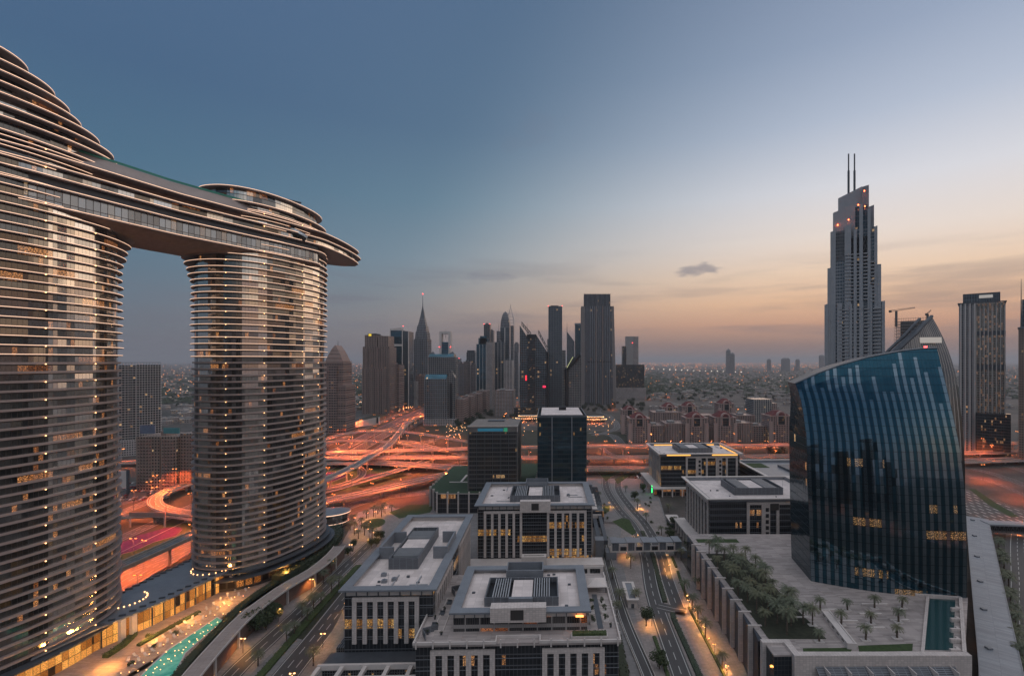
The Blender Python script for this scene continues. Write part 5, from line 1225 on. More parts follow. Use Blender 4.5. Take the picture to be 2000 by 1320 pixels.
q3 = blob(x0-6, y0+5, 15.5, 11, .3, 40); m = MB(); m.prism(q3, 4.0, 4.5, 0, 0, True); m.build('rim', M['band'], t); strip_of(q3, 4.1, .35, M['strip'], t)
# lamps and palms of the central street
for k, (px, py) in enumerate(((1243, 1180), (1232, 1110), (1196, 1130), (1210, 1180), (1205, 1205), (1362, 1150), (1262, 1020), (1245, 995), (1292, 1045), (1305, 1000), (1330, 1095), (1222, 960), (1170, 975))):
    x, y, _ = P(px, py); palmA[k % 3].put((x, y, 0), k, rnd.uniform(.8, 1), 'palm beside the central street', 'palms near the central street')
for k, (px, py) in enumerate(((1363, 1215), (1378, 1248), (1411, 1305), (1352, 1190), (1337, 1165))):
    x, y, _ = P(px, py); palmA[k % 3].put((x, y, 0), k, .95, 'palm in the orange lit walk under the finned podium', 'palms under the finned podium')
    l = lampU.put((x+1.2, y-1.5, .1), k, 1, 'low orange uplight lamp at the palms under the finned podium', SL)
for k, (px, py) in enumerate(((1262, 1222), (1288, 1305), (1256, 962), (1310, 1055), (1318, 1030), (1240, 975))):
    x, y, _ = P(px, py); treeA[k % 2].put((x, y, 0), k, 1.05, ('round tree on the left pavement by the ramp', 'round tree nearest the bottom on the left pavement', 'leafy tree beside the block with gold lit eaves', 'leafy tree between the two right hand blocks', 'leafy tree near the green sign light', 'leafy tree by the bend of the street')[k], 'leafy trees near the street')
for k, (px, py) in enumerate(((1345, 1186), (1358, 1210), (1375, 1240), (1395, 1275), (1273, 1222), (1223, 1090), (1303, 1095), (1308, 1115), (1246, 1055), (1190, 990), (1292, 935), (1250, 995), (1420, 1318))):
    x, y, _ = P(px, py); lampB.put((x, y, 0), k, .62, 'small warm lamp along the central street', SL)
for k in range(40):
    px = 1170+rnd.random()*150; py = 955+rnd.random()*110; x, y, _ = P(px, py)
    if 40 < x < 72 or y > 420 and x > 86: continue
    bushA[k % 2].put((x, y, 0), k, 1.2, 'dark shrub in the gardens around the street bend', 'shrubs around the street bend')
for k in range(16): bushA[k % 2].put((rnd.uniform(86, 97), 310+k*6, 0), k, 1.3, 'dark shrub beside the arcades of the right hand blocks', 'shrubs beside the arcades')

# ---------------------------------------------------------------- skyline
def fc(name, wall, glass, **k): M[name] = facade(name, wall, glass, **k)
fc('f_brown', (.27, .195, .17), (.05, .045, .045), bw=4.2, fh=5.2, fx=.45, fz=.3, lit=.014, gm=.4, es=.9)
fc('f_pink', (.27, .19, .17), (.04, .04, .045), bw=4.6, fh=4.8, fx=.25, fz=.5, lit=.014, gm=.3, es=.9)
fc('f_blue', (.05, .08, .10), (.045, .13, .18), bw=3.4, fh=5.6, fx=.05, fz=.08, lit=.012, gm=.75, gr=.08, es=2, gcell=4)
fc('f_grey', (.22, .22, .235), (.07, .07, .085), bw=4.6, fh=5.4, fx=.28, fz=.28, lit=.014, gm=.5, es=.9)
fc('f_greyb', (.13, .17, .205), (.09, .10, .11), bw=4.2, fh=5.6, fx=.12, fz=.12, lit=.014, gm=.65, gr=.1, es=.9, gcell=3)
fc('f_grid', (.23, .22, .215), (.04, .055, .07), bw=4.2, fh=4.2, fx=.28, fz=.28, lit=.014, gm=.5, es=.9)
fc('f_dark', (.05, .055, .06), (.05, .06, .07), bw=2.4, fh=4.0, fx=.1, fz=.25, lit=.06, gm=.6, gr=.1, es=.9, warm=(1, .55, .22))
fc('f_white', (.40, .36, .35), (.07, .07, .08), bw=3.6, fh=3.3, fx=.4, fz=.42, lit=.014, gm=.2, es=.9)
fc('f_boul', (.36, .37, .39), (.15, .165, .185), bw=3.0, fh=3.6, fx=.16, fz=.3, lit=.014, gm=.55, gr=.12, es=.9)
fc('f_goldw', (.44, .39, .35), (.26, .21, .17), bw=3.2, fh=3.5, fx=.2, fz=.22, lit=.26, gm=.75, gr=.2, es=.42, warm=(1, .45, .16), blinds=.3)  # golden sky reflection on the panes is put in as window glow
fc('f_apt', (.36, .36, .37), (.05, .065, .08), bw=4.0, fh=3.5, fx=.16, fz=.24, lit=.025, gm=.45, es=1.5)
fc('f_hotel', (.27, .20, .165), (.03, .028, .026), bw=3.0, fh=3.3, fx=.5, fz=.5, lit=.05, gm=.1, es=1.6)
fc('f_roda', (.36, .27, .25), (.03, .028, .03), bw=4.2, fh=3.2, fx=.5, fz=.4, lit=.05, gm=.15, es=1.6)
fc('f_house', (.30, .26, .245), (.05, .05, .05), bw=4.0, fh=3.4, fx=.6, fz=.55, lit=.08, gm=.1, es=1.6)
fc('f_index', (.17, .18, .20), (.07, .065, .08), bw=3.8, fh=6, fx=.35, fz=.12, lit=.014, gm=.5, es=.9)
def face_viewer(t, px, Y):
    "turn a tower about its own centre so that its front faces the viewpoint, as it does in the photograph"
    x, y = XatY(px, Y), Y; a = math.atan2(x, y); c, s = math.cos(a), math.sin(a); k = c
    t.rotation_euler = (0, 0, -a); t.scale = (k, 1, 1)
    t.location = (x-(k*x*c+y*s), y-(-k*x*s+y*c), 0)
def blk(t, nm, x0, x1, y0, y1, z0, z1, mt, z1f=None):
    m = MB(); m.prism([(x0, y0), (x1, y0), (x1, y1), (x0, y1)], z0, z1, 0, z1f=z1f); return m.build(nm, M[mt], t)
def fins(t, x0, x1, y, n, z0, z1, w_=.8, dp=.9, mt='grey', nm='fin'):
    m = MB()
    for k in range(n+1): x = x0+(x1-x0)*k/n; m.box(x-w_/2, x+w_/2, y-dp, y, z0, z1)
    return m.build(nm, M[mt], t)
def bandsf(t, x0, x1, y0, y1, z0, z1, dz, th=.5, out=.5, mt='trim', nm='floor_band'):
    m = MB(); z = z0
    while z < z1: rect_ring(m, x0-out, x1+out, y0-out, y1+out, out+.05, z, z+th); z += dz
    return m.build(nm, M[mt], t)
def beacons(t, pts, s=1.3):
    for p in pts: MB().box(-s/2, s/2, -s/2, s/2, 0, s).build('beacon', M['red'], t, p)
def spire(t, x, y, z0, z1, r=.8, nm='spire'): m = MB(); m.tube([(x, y, z0), (x, y, z1)], r, 6, r1=r*.25); return m.build(nm, M['greyd'], t)
def skyt(label, Y, name='tower', cat='tower'): return thing(name, label, cat)
X_, Z_ = XatY, ZatY
# 1 banded tower with a gothic stepped head
Y = 905; t = skyt('pinkish banded tower with a pointed stepped head, right beside the farther curved tower', Y)
a, b = X_(626, Y), X_(675, Y); c = (a+b)/2
blk(t, 'body', a, b, Y, Y+42, 0, Z_(752, Y), 'f_pink'); bandsf(t, a, b, Y, Y+42, 6, Z_(752, Y), 3.6, 1.5, .7, 'pinkc')  if 'pinkc' in M else None
M['pinkc'] = plain('pink_concrete', (.30, .215, .19), .8, var=.1, scale=.05)
bandsf(t, a, b, Y, Y+42, 6, Z_(752, Y), 3.6, 1.3, .7, 'pinkc'); blk(t, 'centre_bay', c-8, c+8, Y-2, Y+4, 0, Z_(716, Y), 'f_pink'); blk(t, 'shaft', a+6, b-6, Y+1, Y+40, Z_(752, Y), Z_(708, Y), 'f_pink'); bandsf(t, a+6, b-6, Y+1, Y+40, Z_(752, Y), Z_(706, Y), 3.6, 1.3, .6, 'pinkc')
for k, (hw_, zl, zh) in enumerate(((17, 708, 699), (13.5, 699, 691), (10, 691, 684), (7, 684, 674))):
    m = MB(); A = [(c-hw_, Y+3+k, 0), (c+hw_, Y+3+k, 0), (c+hw_, Y+37-k, 0), (c-hw_, Y+37-k, 0)]; z0, z1 = Z_(zl, Y), Z_(zh, Y); h2 = hw_-2.6 if k < 3 else .8
    B_ = [(c-h2, Y+5+k, z1), (c+h2, Y+5+k, z1), (c+h2, Y+35-k, z1), (c-h2, Y+35-k, z1)]; m.loft([(x, y, z0) for x, y, _ in A], B_); m.face(B_); m.build('stepped_head', M['pinkc'], t)
spire(t, c, Y+20, Z_(674, Y), Z_(664, Y), .7)
# 2 brown twin headed tower
Y = 1240; t = skyt('broad brown tower with two stepped heads and vertical ribs, one corner sign lit yellow', Y)
a, b = X_(707, Y), X_(762, Y); blk(t, 'lower_body', a, b, Y, Y+55, 0, Z_(719, Y), 'f_brown'); blk(t, 'body', a+1, b-2, Y+2, Y+52, Z_(719, Y), Z_(677, Y), 'f_brown')
blk(t, 'left_head', X_(711, Y), X_(735, Y), Y+4, Y+48, Z_(677, Y), Z_(654, Y), 'f_brown'); blk(t, 'right_head', X_(737, Y), X_(757, Y), Y+4, Y+48, Z_(677, Y), Z_(656, Y), 'f_brown')
M['brownc'] = plain('brown_stone', (.24, .175, .155), .7, var=.12, scale=.04)
fins(t, a+2, b-2, Y, 12, 0, Z_(719, Y), 1.6, 1.4, 'brownc'); fins(t, a+3, b-4, Y+2, 11, Z_(719, Y), Z_(680, Y), 1.4, 1.4, 'brownc'); blk(t, 'crown_box', X_(716, Y), X_(732, Y), Y+8, Y+40, Z_(654, Y), Z_(651, Y), 'f_dark')
m = MB(); m.box(X_(719, Y), X_(724, Y), Y+3, Y+4, Z_(656, Y), Z_(652, Y)); m.build('lit_sign', glow('yellow_sign', (1, .7, .05), 1.0), t)
# 3 blue slab with a white frame
Y = 1350; t = skyt('blue glass slab tower with a pale frame and one pale belt', Y); a, b = X_(763, Y), X_(786, Y); b2 = X_(797, Y)
blk(t, 'body', a, b, Y, Y+50, 0, Z_(645, Y), 'f_blue'); blk(t, 'side_body', b+.01, b2, Y+3, Y+50, 0, Z_(647, Y), 'f_greyb')
m = MB(); m.box(a-1.5, a, Y-1, Y+2, 0, Z_(642, Y)); m.box(b-1.2, b+1.2, Y-1.2, Y-.01, 0, Z_(642, Y)); m.box(b2, b2+1.2, Y, Y+4, 0, Z_(645, Y)); m.box(a, b-1.2, Y-1, Y-.01, Z_(645.5, Y), Z_(642, Y)); m.box(a, b-1.2, Y-1, Y-.01, Z_(676, Y), Z_(672, Y)); m.build('white_frame', M['trim'], t)
blk(t, 'roof_box', a+8, b-6, Y+8, Y+20, Z_(645, Y), Z_(640, Y), 'trim'); beacons(t, [((a+b)/2+16, Y+6, Z_(637, Y))]); spire(t, (a+b)/2+16, Y+6, Z_(645, Y), Z_(637, Y), .5)
# 4 needle topped tower
Y = 1480; t = skyt('slender grey tower tapering to a long needle with a red beacon', Y); c = X_(822, Y)
def hw_(p): return p*Y/F/2
def nst(w0, z0, w1, z1, nm, mt='f_grey'):
    m = MB(); A = [(c-w0, Y+20-w0, z0), (c+w0, Y+20-w0, z0), (c+w0, Y+20+w0, z0), (c-w0, Y+20+w0, z0)]; B_ = [(c-w1, Y+20-w1, z1), (c+w1, Y+20-w1, z1), (c+w1, Y+20+w1, z1), (c-w1, Y+20+w1, z1)]; m.loft(A, B_); m.face(B_); m.build(nm, M[mt], t)
nst(hw_(27), 0, hw_(27), Z_(662, Y), 'body'); nst(hw_(24), Z_(662, Y), hw_(22), Z_(648, Y), 'shoulder'); nst(hw_(20), Z_(648, Y), hw_(17), Z_(636, Y), 'shoulder'); nst(hw_(15), Z_(636, Y), hw_(9), Z_(620, Y), 'head'); nst(hw_(8.5), Z_(620, Y), hw_(1.6), Z_(598, Y), 'peak', 'greyd')
fins(t, c-hw_(26), c+hw_(26), Y+20-hw_(27), 7, 0, Z_(664, Y), 1.5, 1.2, 'grey'); spire(t, c, Y+20, Z_(598, Y), Z_(573, Y), 1.1, 'needle'); beacons(t, [(c, Y+20, Z_(573, Y))], 2.2)
# 5 portal tower
Y = 1750; t = skyt('pale tower with an open portal frame at its top and a short mast', Y); a, b = X_(858, Y), X_(880, Y); q = (b-a)
blk(t, 'body', a+3, b-3, Y+1, Y+28, 0, Z_(668, Y), 'f_blue'); m = MB(); m.box(a, a+q*.2, Y, Y+26, 0, Z_(647, Y)); m.box(b-q*.2, b, Y, Y+26, 0, Z_(647, Y)); m.box(a+q*.2, b-q*.2, Y, Y+26, Z_(652, Y), Z_(647, Y)); m.build('portal_frame', M['trim'], t); spire(t, (a+b)/2, Y+12, Z_(659, Y), Z_(638, Y), .9); beacons(t, [(a, Y-1, Z_(678, Y)), (b, Y-1, Z_(678, Y))], 2)
# 6 stepped grid tower in front
Y = 1020; t = skyt('stepped grey grid tower with glass gables, standing before the needle tower', Y); a, b = X_(829, Y), X_(872, Y); e_ = X_(885, Y)
blk(t, 'rear_body', a+2, e_, Y+22, Y+52, 0, Z_(697, Y), 'f_grid'); blk(t, 'front_body', a, b, Y, Y+22, 0, Z_(740, Y), 'f_grid'); blk(t, 'side_body', b, e_+3, Y+4, Y+22, 0, Z_(738, Y), 'f_grid')
for (x0, x1, z0, z1, y0, y1) in ((a, b, 740, 731, Y, Y+22), (a+2, e_-4, 697, 691, Y+22, Y+50)):
    m = MB(); A = [(x0, y0, Z_(z0, Y)), (x1, y0, Z_(z0, Y)), (x1, y1, Z_(z0, Y)), (x0, y1, Z_(z0, Y))]; B_ = [(x0+1, y0+7, Z_(z1, Y)), (x1-1, y0+7, Z_(z1, Y)), (x1-1, y1-1, Z_(z1, Y)), (x0+1, y1-1, Z_(z1, Y))]; m.loft(A, B_); m.face(B_); m.build('sloped_glass', M['f_blue'], t)
m = MB(); m.face(((b, Y+3.9, Z_(738, Y)), (e_+3, Y+3.9, Z_(738, Y)), ((b+e_)/2+1, Y+3.9, Z_(722, Y)))); m.face(((b, Y+22, Z_(738, Y)), (b, Y+3.9, Z_(738, Y)), ((b+e_)/2+1, Y+3.9, Z_(722, Y)), ((b+e_)/2+1, Y+22, Z_(722, Y)))); m.face(((e_+3, Y+3.9, Z_(738, Y)), (e_+3, Y+22, Z_(738, Y)), ((b+e_)/2+1, Y+22, Z_(722, Y)), ((b+e_)/2+1, Y+3.9, Z_(722, Y)))); m.build('gable', M['f_grid'], t)
for x in (a+9, e_-9): m = MB(); m.face(((x-7, Y+24, Z_(691, Y)), (x+7, Y+24, Z_(691, Y)), (x+(3 if x > c else -3), Y+24, Z_(686, Y)))); m.build('roof_wing', M['grey'], t)
blk(t, 'dark_slot', (b+e_)/2-1.5, (b+e_)/2+4, Y+3.4, Y+3.9, 12, Z_(748, Y), 'black'); fins(t, a, b, Y, 10, 0, Z_(741, Y), .9, .7, 'grey'); bandsf(t, a, b, Y, Y+22, 8, Z_(741, Y), 8.4, .9, .4, 'grey'); blk(t, 'base', a-2, e_+6, Y-3, Y+55, 0, 14, 'f_white')
# plain and near plain neighbours, each with its own set of heads
def simple(label, p0, p1, top, Y, dep, mt, head=None, n=6, bm='grey', band=None, base=0, extra=None, light=False):
    t = skyt(label, Y); a, b = X_(p0, Y), X_(p1, Y); z = Z_(top, Y); blk(t, 'body', a, b, Y, Y+dep, 0, z, mt)
    if n: fins(t, a+.5, b-.5, Y, n, base, z-1, .9, .9, bm)
    if band: bandsf(t, a, b, Y, Y+dep, 6, z, band, .8, .5, bm)
    if head:
        for (h0, h1, ht) in head: blk(t, 'head', X_(h0, Y), X_(h1, Y), Y+4, Y+dep-4, z, Z_(ht, Y), mt)
    blk(t, 'roof_plant', a+(b-a)*.3, a+(b-a)*.6, Y+6, Y+dep*.5, max([z]+[Z_(h[2], Y) for h in head or []])-.01 if not head else z, z+5 if not head else z+.5, 'greyd')
    if light: beacons(t, [(a+1, Y, z), (b-1, Y, z)], 1.8)
    return t, a, b, z
simple('pinkish slab block right of the brown twin headed tower', 760, 780, 712, 1290, 40, 'f_pink', None, 4, 'pinkc', 7)
simple('low white banded block at the highway beside the blue slab tower', 797, 813, 745, 1400, 30, 'f_white', None, 0, 'trim', 3.4)
simple('brown block with a rounded corner behind the white banded one', 812, 829, 734, 1420, 40, 'f_pink', ((815, 826, 731),), 4, 'pinkc')
simple('thin grey tower tip beside the portal topped one', 884, 897, 700, 1900, 40, 'f_grey', None, 3, light=True)
simple('low brown tower in the dense row, left', 897, 905, 709, 1800, 30, 'f_pink')
simple('grey tower with a dark cap in the dense row', 911, 928, 688, 1950, 40, 'f_greyb', ((912, 926, 684),), 4)
simple('brown ribbed tower in front of the dense row', 905, 918, 706, 1600, 30, 'f_brown')
simple('narrow brown tower right of the ribbed one', 919, 929, 712, 1550, 30, 'f_pink')
t, a, b, z = simple('dark glass tower with a rounded shoulder head and red lights', 930, 956, 672, 1450, 46, 'f_blue', ((934, 952, 660), (937, 950, 656)), 4, 'trim')
blk(t, 'banded_side', X_(950, 1450), X_(962, 1450), 1447, 1490, 0, Z_(668, 1450), 'f_white')
simple('dark square topped tower behind, carrying red lights', 945, 957, 633, 1900, 34, 'f_dark', None, 3, light=True)
simple('thin pale tower behind the square topped one', 957, 964, 645, 1950, 30, 'f_white')
t, a, b, z = simple('two toned tower with a slim mast, left of the bullet shaped one', 966, 985, 668, 1500, 40, 'f_greyb', None, 3, 'trim'); spire(t, X_(972, 1500), 1520, z, Z_(630, 1500), 1); blk(t, 'slim_head', X_(969, 1500), X_(975, 1500), 1510, 1530, z, Z_(646, 1500), 'f_grey')
# bullet shaped tower
Y = 1560; t = skyt('bullet shaped tower with curved shoulders meeting in a point', Y); a, b = X_(977, Y), X_(995, Y); blk(t, 'body', a, b, Y, Y+36, 0, Z_(640, Y), 'f_greyb'); c = (a+b)/2; prev = (b-a)/2; zp = Z_(640, Y)
for k in range(1, 9):
    f = k/8; w1 = (b-a)/2*math.sqrt(max(0, 1-f**1.7)); z1 = Z_(640-33*f, Y); m = MB(); A = [(c-prev, Y+18-prev, zp), (c+prev, Y+18-prev, zp), (c+prev, Y+18+prev, zp), (c-prev, Y+18+prev, zp)]; B_ = [(c-w1, Y+18-w1, z1), (c+w1, Y+18-w1, z1), (c+w1, Y+18+w1, z1), (c-w1, Y+18+w1, z1)]; m.loft(A, B_); m.build('curved_head', M['f_grey'], t); prev, zp = max(w1, .3), z1
m = MB(); m.box(c-1.2, c+1.2, Y-1.5, Y-.02, 0, Z_(640, Y)); m.build('white_rib', M['trim'], t)
Y = 1700; t = skyt('slim tower with an open latticed pointed crown behind the bullet shaped one', Y); a, b = X_(990, Y), X_(1003, Y); c = (a+b)/2; blk(t, 'body', a, b, Y, Y+26, 0, Z_(636, Y), 'f_grey')
m = MB()
for s in (-1, 1):
    for yy in (Y, Y+24): m.tube([(c+s*(b-a)/2, yy, Z_(636, Y)), (c+s*(b-a)/2.2, yy+(12 if yy == Y else -12)*.25, Z_(622, Y)), (c, Y+12, Z_(599, Y))], .8, 5)
for f in (.12, .3, .48, .66): z = Z_(636-36*f, Y); w_ = (b-a)/2*(1-f*f*.7-f*.2); m.box(c-w_, c+w_, Y+2, Y+4, z, z+1.2)
m.build('open_crown', M['trim'], t); spire(t, c, Y+12, Z_(600, Y), Z_(592, Y), .8)
simple('pale grey slab below the latticed crown tower', 984, 1001, 703, 1400, 36, 'f_white', None, 3, 'trim')
simple('far hazy tower between the clusters', 1003, 1013, 671, 2300, 40, 'f_grey', ((1006, 1011, 668),), 2)
simple('short grey tower right of the pale slab', 1001, 1012, 688, 1800, 36, 'f_grey')
# low long blocks before them
def lowblk(label, p0, p1, top, Y, dep, mt, n=8):
    t = thing('low_block', label, 'building'); a, b = X_(p0, Y), X_(p1, Y); z = Z_(top, Y); blk(t, 'wall', a, b, Y, Y+dep, 0, z, mt); m = MB(); rect_ring(m, a-.4, b+.4, Y-.4, Y+dep+.4, 1.2, z, z+1); m.build('parapet', M['pinkc'], t); fins(t, a+1, b-1, Y, n, 0, z, 1.2, .8, 'pinkc', 'bay'); blk(t, 'roof_box', a+(b-a)*.2, a+(b-a)*.5, Y+dep*.3, Y+dep*.6, z, z+3.5, 'slabroof'); return t
lowblk('grey block before the tower cluster with a clean flat roof', 967, 1002, 763, 1180, 60, 'f_white', 6)
for k in range(4): lowblk('long brown arcaded block lining the highway, %s from the front' % ('first', 'second', 'third', 'fourth')[k], 886+k*15, 905+k*15, 781-k*5.5, 1030+k*85, 60, 'f_pink', 5)
# 10 twin sloping towers with trusses
Y = 1150; t = skyt('pair of dark glass slabs with steeply sloping truss topped roofs, joined by a lit shaft', Y, 'twin_tower')
def slope(nm, p0, p1, t0, t1, y0, y1, mt): a, b = X_(p0, Y), X_(p1, Y); z0, z1 = Z_(t0, Y), Z_(t1, Y); blk(t, nm, a, b, y0, y1, 0, 0, mt, z1f=lambda x, y: z0+(z1-z0)*(x-a)/(b-a))
slope('left_slab', 1015, 1032, 635, 662, Y, Y+40, 'f_greyb'); slope('middle_shaft', 1030, 1046, 660, 660, Y-2, Y+36, 'f_dark'); slope('right_slab', 1046, 1070, 652, 690, Y, Y+40, 'f_greyb')
blk(t, 'shaft_cap', X_(1029, Y), X_(1047, Y), Y-3, Y+38, Z_(660, Y), Z_(653, Y), 'black'); blk(t, 'dark_edge', X_(1067, Y), X_(1071, Y), Y-1.5, Y+41, 0, Z_(687, Y), 'black')
m = MB()
for (p0, p1, z0, z1) in ((1019, 1036, 635, 655), (1052, 1070, 652, 686)):
    for yy in (Y, Y+14):
        for dz in (0, -6): m.tube([(X_(p0, Y), yy, Z_(z0+dz, Y)), (X_(p1, Y), yy, Z_(z1+dz, Y))], .7, 5)
        for k in range(6): f = k/5; x = X_(p0+(p1-p0)*f, Y); m.tube([(x, yy, Z_(z0+(z1-z0)*f, Y)), (x, yy, Z_(z0+(z1-z0)*f-7, Y))], .5, 4)
m.build('roof_truss', M['greyd'], t); spire(t, X_(1029, Y), Y+10, Z_(655, Y), Z_(630, Y), .8)
m = MB(); m.box(X_(1026, Y), X_(1029, Y), Y-.6, Y-.2, Z_(743, Y), Z_(733, Y)); m.build('lit_sign', glow('red_neon', (1, .03, .05), 1.6), t)
m = MB(); m.box(X_(1060, Y), X_(1066, Y), Y-.6, Y-.2, Z_(757, Y), Z_(753, Y)); m.build('lit_sign', glow('red_neon_b', (1, .03, .1), 1.4), t)
blk(t, 'podium', X_(1005, Y), X_(1075, Y), Y-12, Y-2.5, 0, Z_(795, Y), 'f_dark')
# 11 plain tall slab
Y = 1300; t = skyt('tall plain grey slab tower with a lower step on its right', Y); a, b = X_(1071, Y), X_(1098, Y); blk(t, 'body', a, b, Y, Y+44, 0, Z_(598, Y), 'f_greyb'); blk(t, 'right_step', b, X_(1105, Y), Y+2, Y+40, 0, Z_(684, Y), 'f_grid'); blk(t, 'left_step', X_(1069, Y), a, Y+2, Y+40, 0, Z_(662, Y), 'f_dark'); fins(t, a+1, b-1, Y, 8, 0, Z_(600, Y), .6, .7, 'grey'); blk(t, 'roof_bar', a+6, b-10, Y+8, Y+14, Z_(598, Y), Z_(596, Y), 'black'); beacons(t, [(a, Y, Z_(598, Y)), (b, Y, Z_(598, Y))], 1.4)
# 12 angled dark tube before a grid tower
Y = 1180; t = skyt('grid faced tower crossed by a bent dark tube with a lit glass edge', Y); blk(t, 'body', X_(1108, Y), X_(1136, Y), Y+4, Y+40, 0, 0, 'f_grid', z1f=lambda x, y: Z_(722, Y)+(x-X_(1108, Y))*1.05)
m = MB(); m.tube([(X_(1106, Y), Y, 0), (X_(1106, Y), Y, Z_(722, Y)), (X_(1132, Y), Y, Z_(692, Y))], 5.2, 4); m.build('bent_tube', M['black'], t)
m = MB(); m.tube([(X_(1107, Y), Y-5.2, Z_(718, Y)), (X_(1119, Y), Y-5.2, Z_(697, Y))], .9, 5); m.build('lit_edge', glow('lit_glass_edge', (.6, .62, .3), .7), t)
# 13 very tall ribbed tower
Y = 1500; t = skyt('tallest ribbed dark tower with pale end walls and a slotted crown, right of centre', Y); a0, b0, a1, b1 = X_(1134, Y), X_(1204, Y), X_(1135.5, Y), X_(1199, Y)
zt = Z_(598, Y); a2, b2 = X_(1134, Y), X_(1205, Y)
m = MB(); A = [(a0+12, Y+1, 0), (b0-10, Y+1, 0), (b0-10, Y+50, 0), (a0+12, Y+50, 0)]; B_ = [(a1+10, Y+1, zt), (b1-7, Y+1, zt), (b1-7, Y+50, zt), (a1+10, Y+50, zt)]; m.loft(A, B_); m.face(B_); m.build('body', M['f_index'], t)
for (p, q, r, s) in ((a0, a0+12, a1, a1+10), (b0-10, b0, b1-7, b1)):
    m = MB(); A = [(p, Y, 0), (q, Y, 0), (q, Y+52, 0), (p, Y+52, 0)]; B_ = [(r, Y, zt), (s, Y, zt), (s, Y+52, zt), (r, Y+52, zt)]; m.loft(A, B_); m.face(B_); m.build('end_wall', M['brownc2'] if 'brownc2' in M else plain('taupe_stone', (.21, .185, .18), .75, var=.08, scale=.02), t)
xa, xb = X_(1141, Y), X_(1192, Y); blk(t, 'crown', xa, xb, Y+6, Y+46, zt, Z_(574, Y), 'f_index'); fins(t, xa, xb, Y+6, 16, zt, Z_(572.5, Y), 1.5, 2, 'greyd'); fins(t, X_(1153, Y), X_(1190, Y), Y+.9, 9, 0, zt, 1.7, 2.2, 'grey'); fins(t, X_(1164, Y), X_(1177, Y), Y-.4, 1, 0, zt, 2.6, 2.6, 'brownc')
bandsf(t, X_(1148, Y), X_(1193, Y), Y+.7, Y+50, Z_(708, Y), Z_(702, Y), 40, 4, .3, 'black', 'sky_lobby')
# 14 pointed pair
Y = 2050; t = skyt('pointed wedge topped tower with a thin spire, seen left of the tallest ribbed one', Y); a, b = X_(1107, Y), X_(1122, Y); blk(t, 'body', a, b, Y, Y+40, 0, 0, 'f_greyb', z1f=lambda x, y: Z_(647, Y)+(Z_(667, Y)-Z_(647, Y))*(x-a)/(b-a)); spire(t, a+1, Y+2, Z_(652, Y), Z_(629, Y), 1.4)
Y = 2100; t = skyt('square green glass tower top seen left of the tallest ribbed one', Y); blk(t, 'body', X_(1123, Y), X_(1140, Y), Y, Y+40, 0, Z_(632, Y), 'f_blue'); blk(t, 'cap', X_(1123, Y)-1, X_(1140, Y), Y-1, Y+41, Z_(634, Y), Z_(631, Y), 'grey')
# 15 pale slab at right with lower podium
Y = 1750; t = skyt('pale slab tower with a dark thinner one at its left, right of the skyline cluster', Y); blk(t, 'body', X_(1223, Y), X_(1247, Y), Y, Y+30, 0, Z_(657, Y), 'f_white'); m = MB(); m.box(X_(1224, Y), X_(1237, Y), Y-1, Y-.02, 0, Z_(657, Y)); m.build('blank_wall', M['grey2'] if 'grey2' in M else plain('pale_grey_panel', (.30, .29, .29), .6, var=.06), t); blk(t, 'dark_wing', X_(1216, Y), X_(1223, Y), Y+5, Y+30, 0, Z_(676, Y), 'f_dark'); blk(t, 'podium', X_(1203, Y), X_(1258, Y), Y-4, Y+40, 0, Z_(712, Y), 'f_dark'); blk(t, 'low_podium', X_(1200, Y), X_(1260, Y), Y-20, Y-4.1, 0, Z_(757, Y), 'f_white'); beacons(t, [(X_(1235, Y), Y-2, Z_(670, Y))], 1.6)

# ---------------------------------------------------------------- tall stepped tower with twin masts
Y = 500; t = skyt('tall stepped grey tower with twin masts and glowing orange beacons near its top', Y, 'stepped_tower')
def sl(nm, p0, p1, tl_, tr_, y0, y1, mt='f_boul', z0=0):
    a, b = X_(p0, Y), X_(p1, Y); zl, zr_ = Z_(tl_, Y), Z_(tr_, Y); return blk(t, nm, a, b, y0, y1, z0, 0, mt, z1f=lambda x, y: zl+(zr_-zl)*(x-a)/(b-a))
sl('lower_body', 1617, 1731, 590, 590, Y+3, Y+52); sl('second_stage', 1622, 1724, 519, 518, Y+4, Y+50); sl('third_stage', 1628, 1717, 446, 444, Y+5, Y+46); sl('fourth_stage', 1633, 1700, 404, 398, Y+8, Y+40, 'f_greyb')
sl('crown_panel', 1641, 1690, 374, 357, Y+14, Y+17, 'trim2', 240); sl('crown_panel', 1690, 1703, 361, 359, Y+9, Y+13, 'grey', 200); sl('crown_panel', 1631, 1676, 407, 393, Y+5, Y+7, 'trim2', 240); sl('crown_panel', 1702.5, 1713, 402, 399, Y+10, Y+14, 'grey', 200)
for (p0, p1, tl_, tr_, yo) in ((1614, 1622, 592, 590, 0), (1626, 1637, 446, 444, 1.5), (1655, 1668, 438, 436, 0), (1673, 1679, 449, 448, -1.5), (1684, 1691, 400, 399, -1), (1700, 1706, 412, 410, 0), (1713, 1719, 446, 444, 1.5), (1620, 1626, 519, 518, 1), (1719, 1726, 520, 519, 1), (1727, 1733, 591, 590, 0), (1640, 1650, 590, 590, -.8), (1685, 1692, 592, 590, -.8), (1665, 1670, 594, 592, -1.5), (1705, 1709, 560, 558, -.5)):
    sl('blade_fin', p0, p1, tl_, tr_, Y+yo, Y+6+yo, 'trim2')
m = MB()
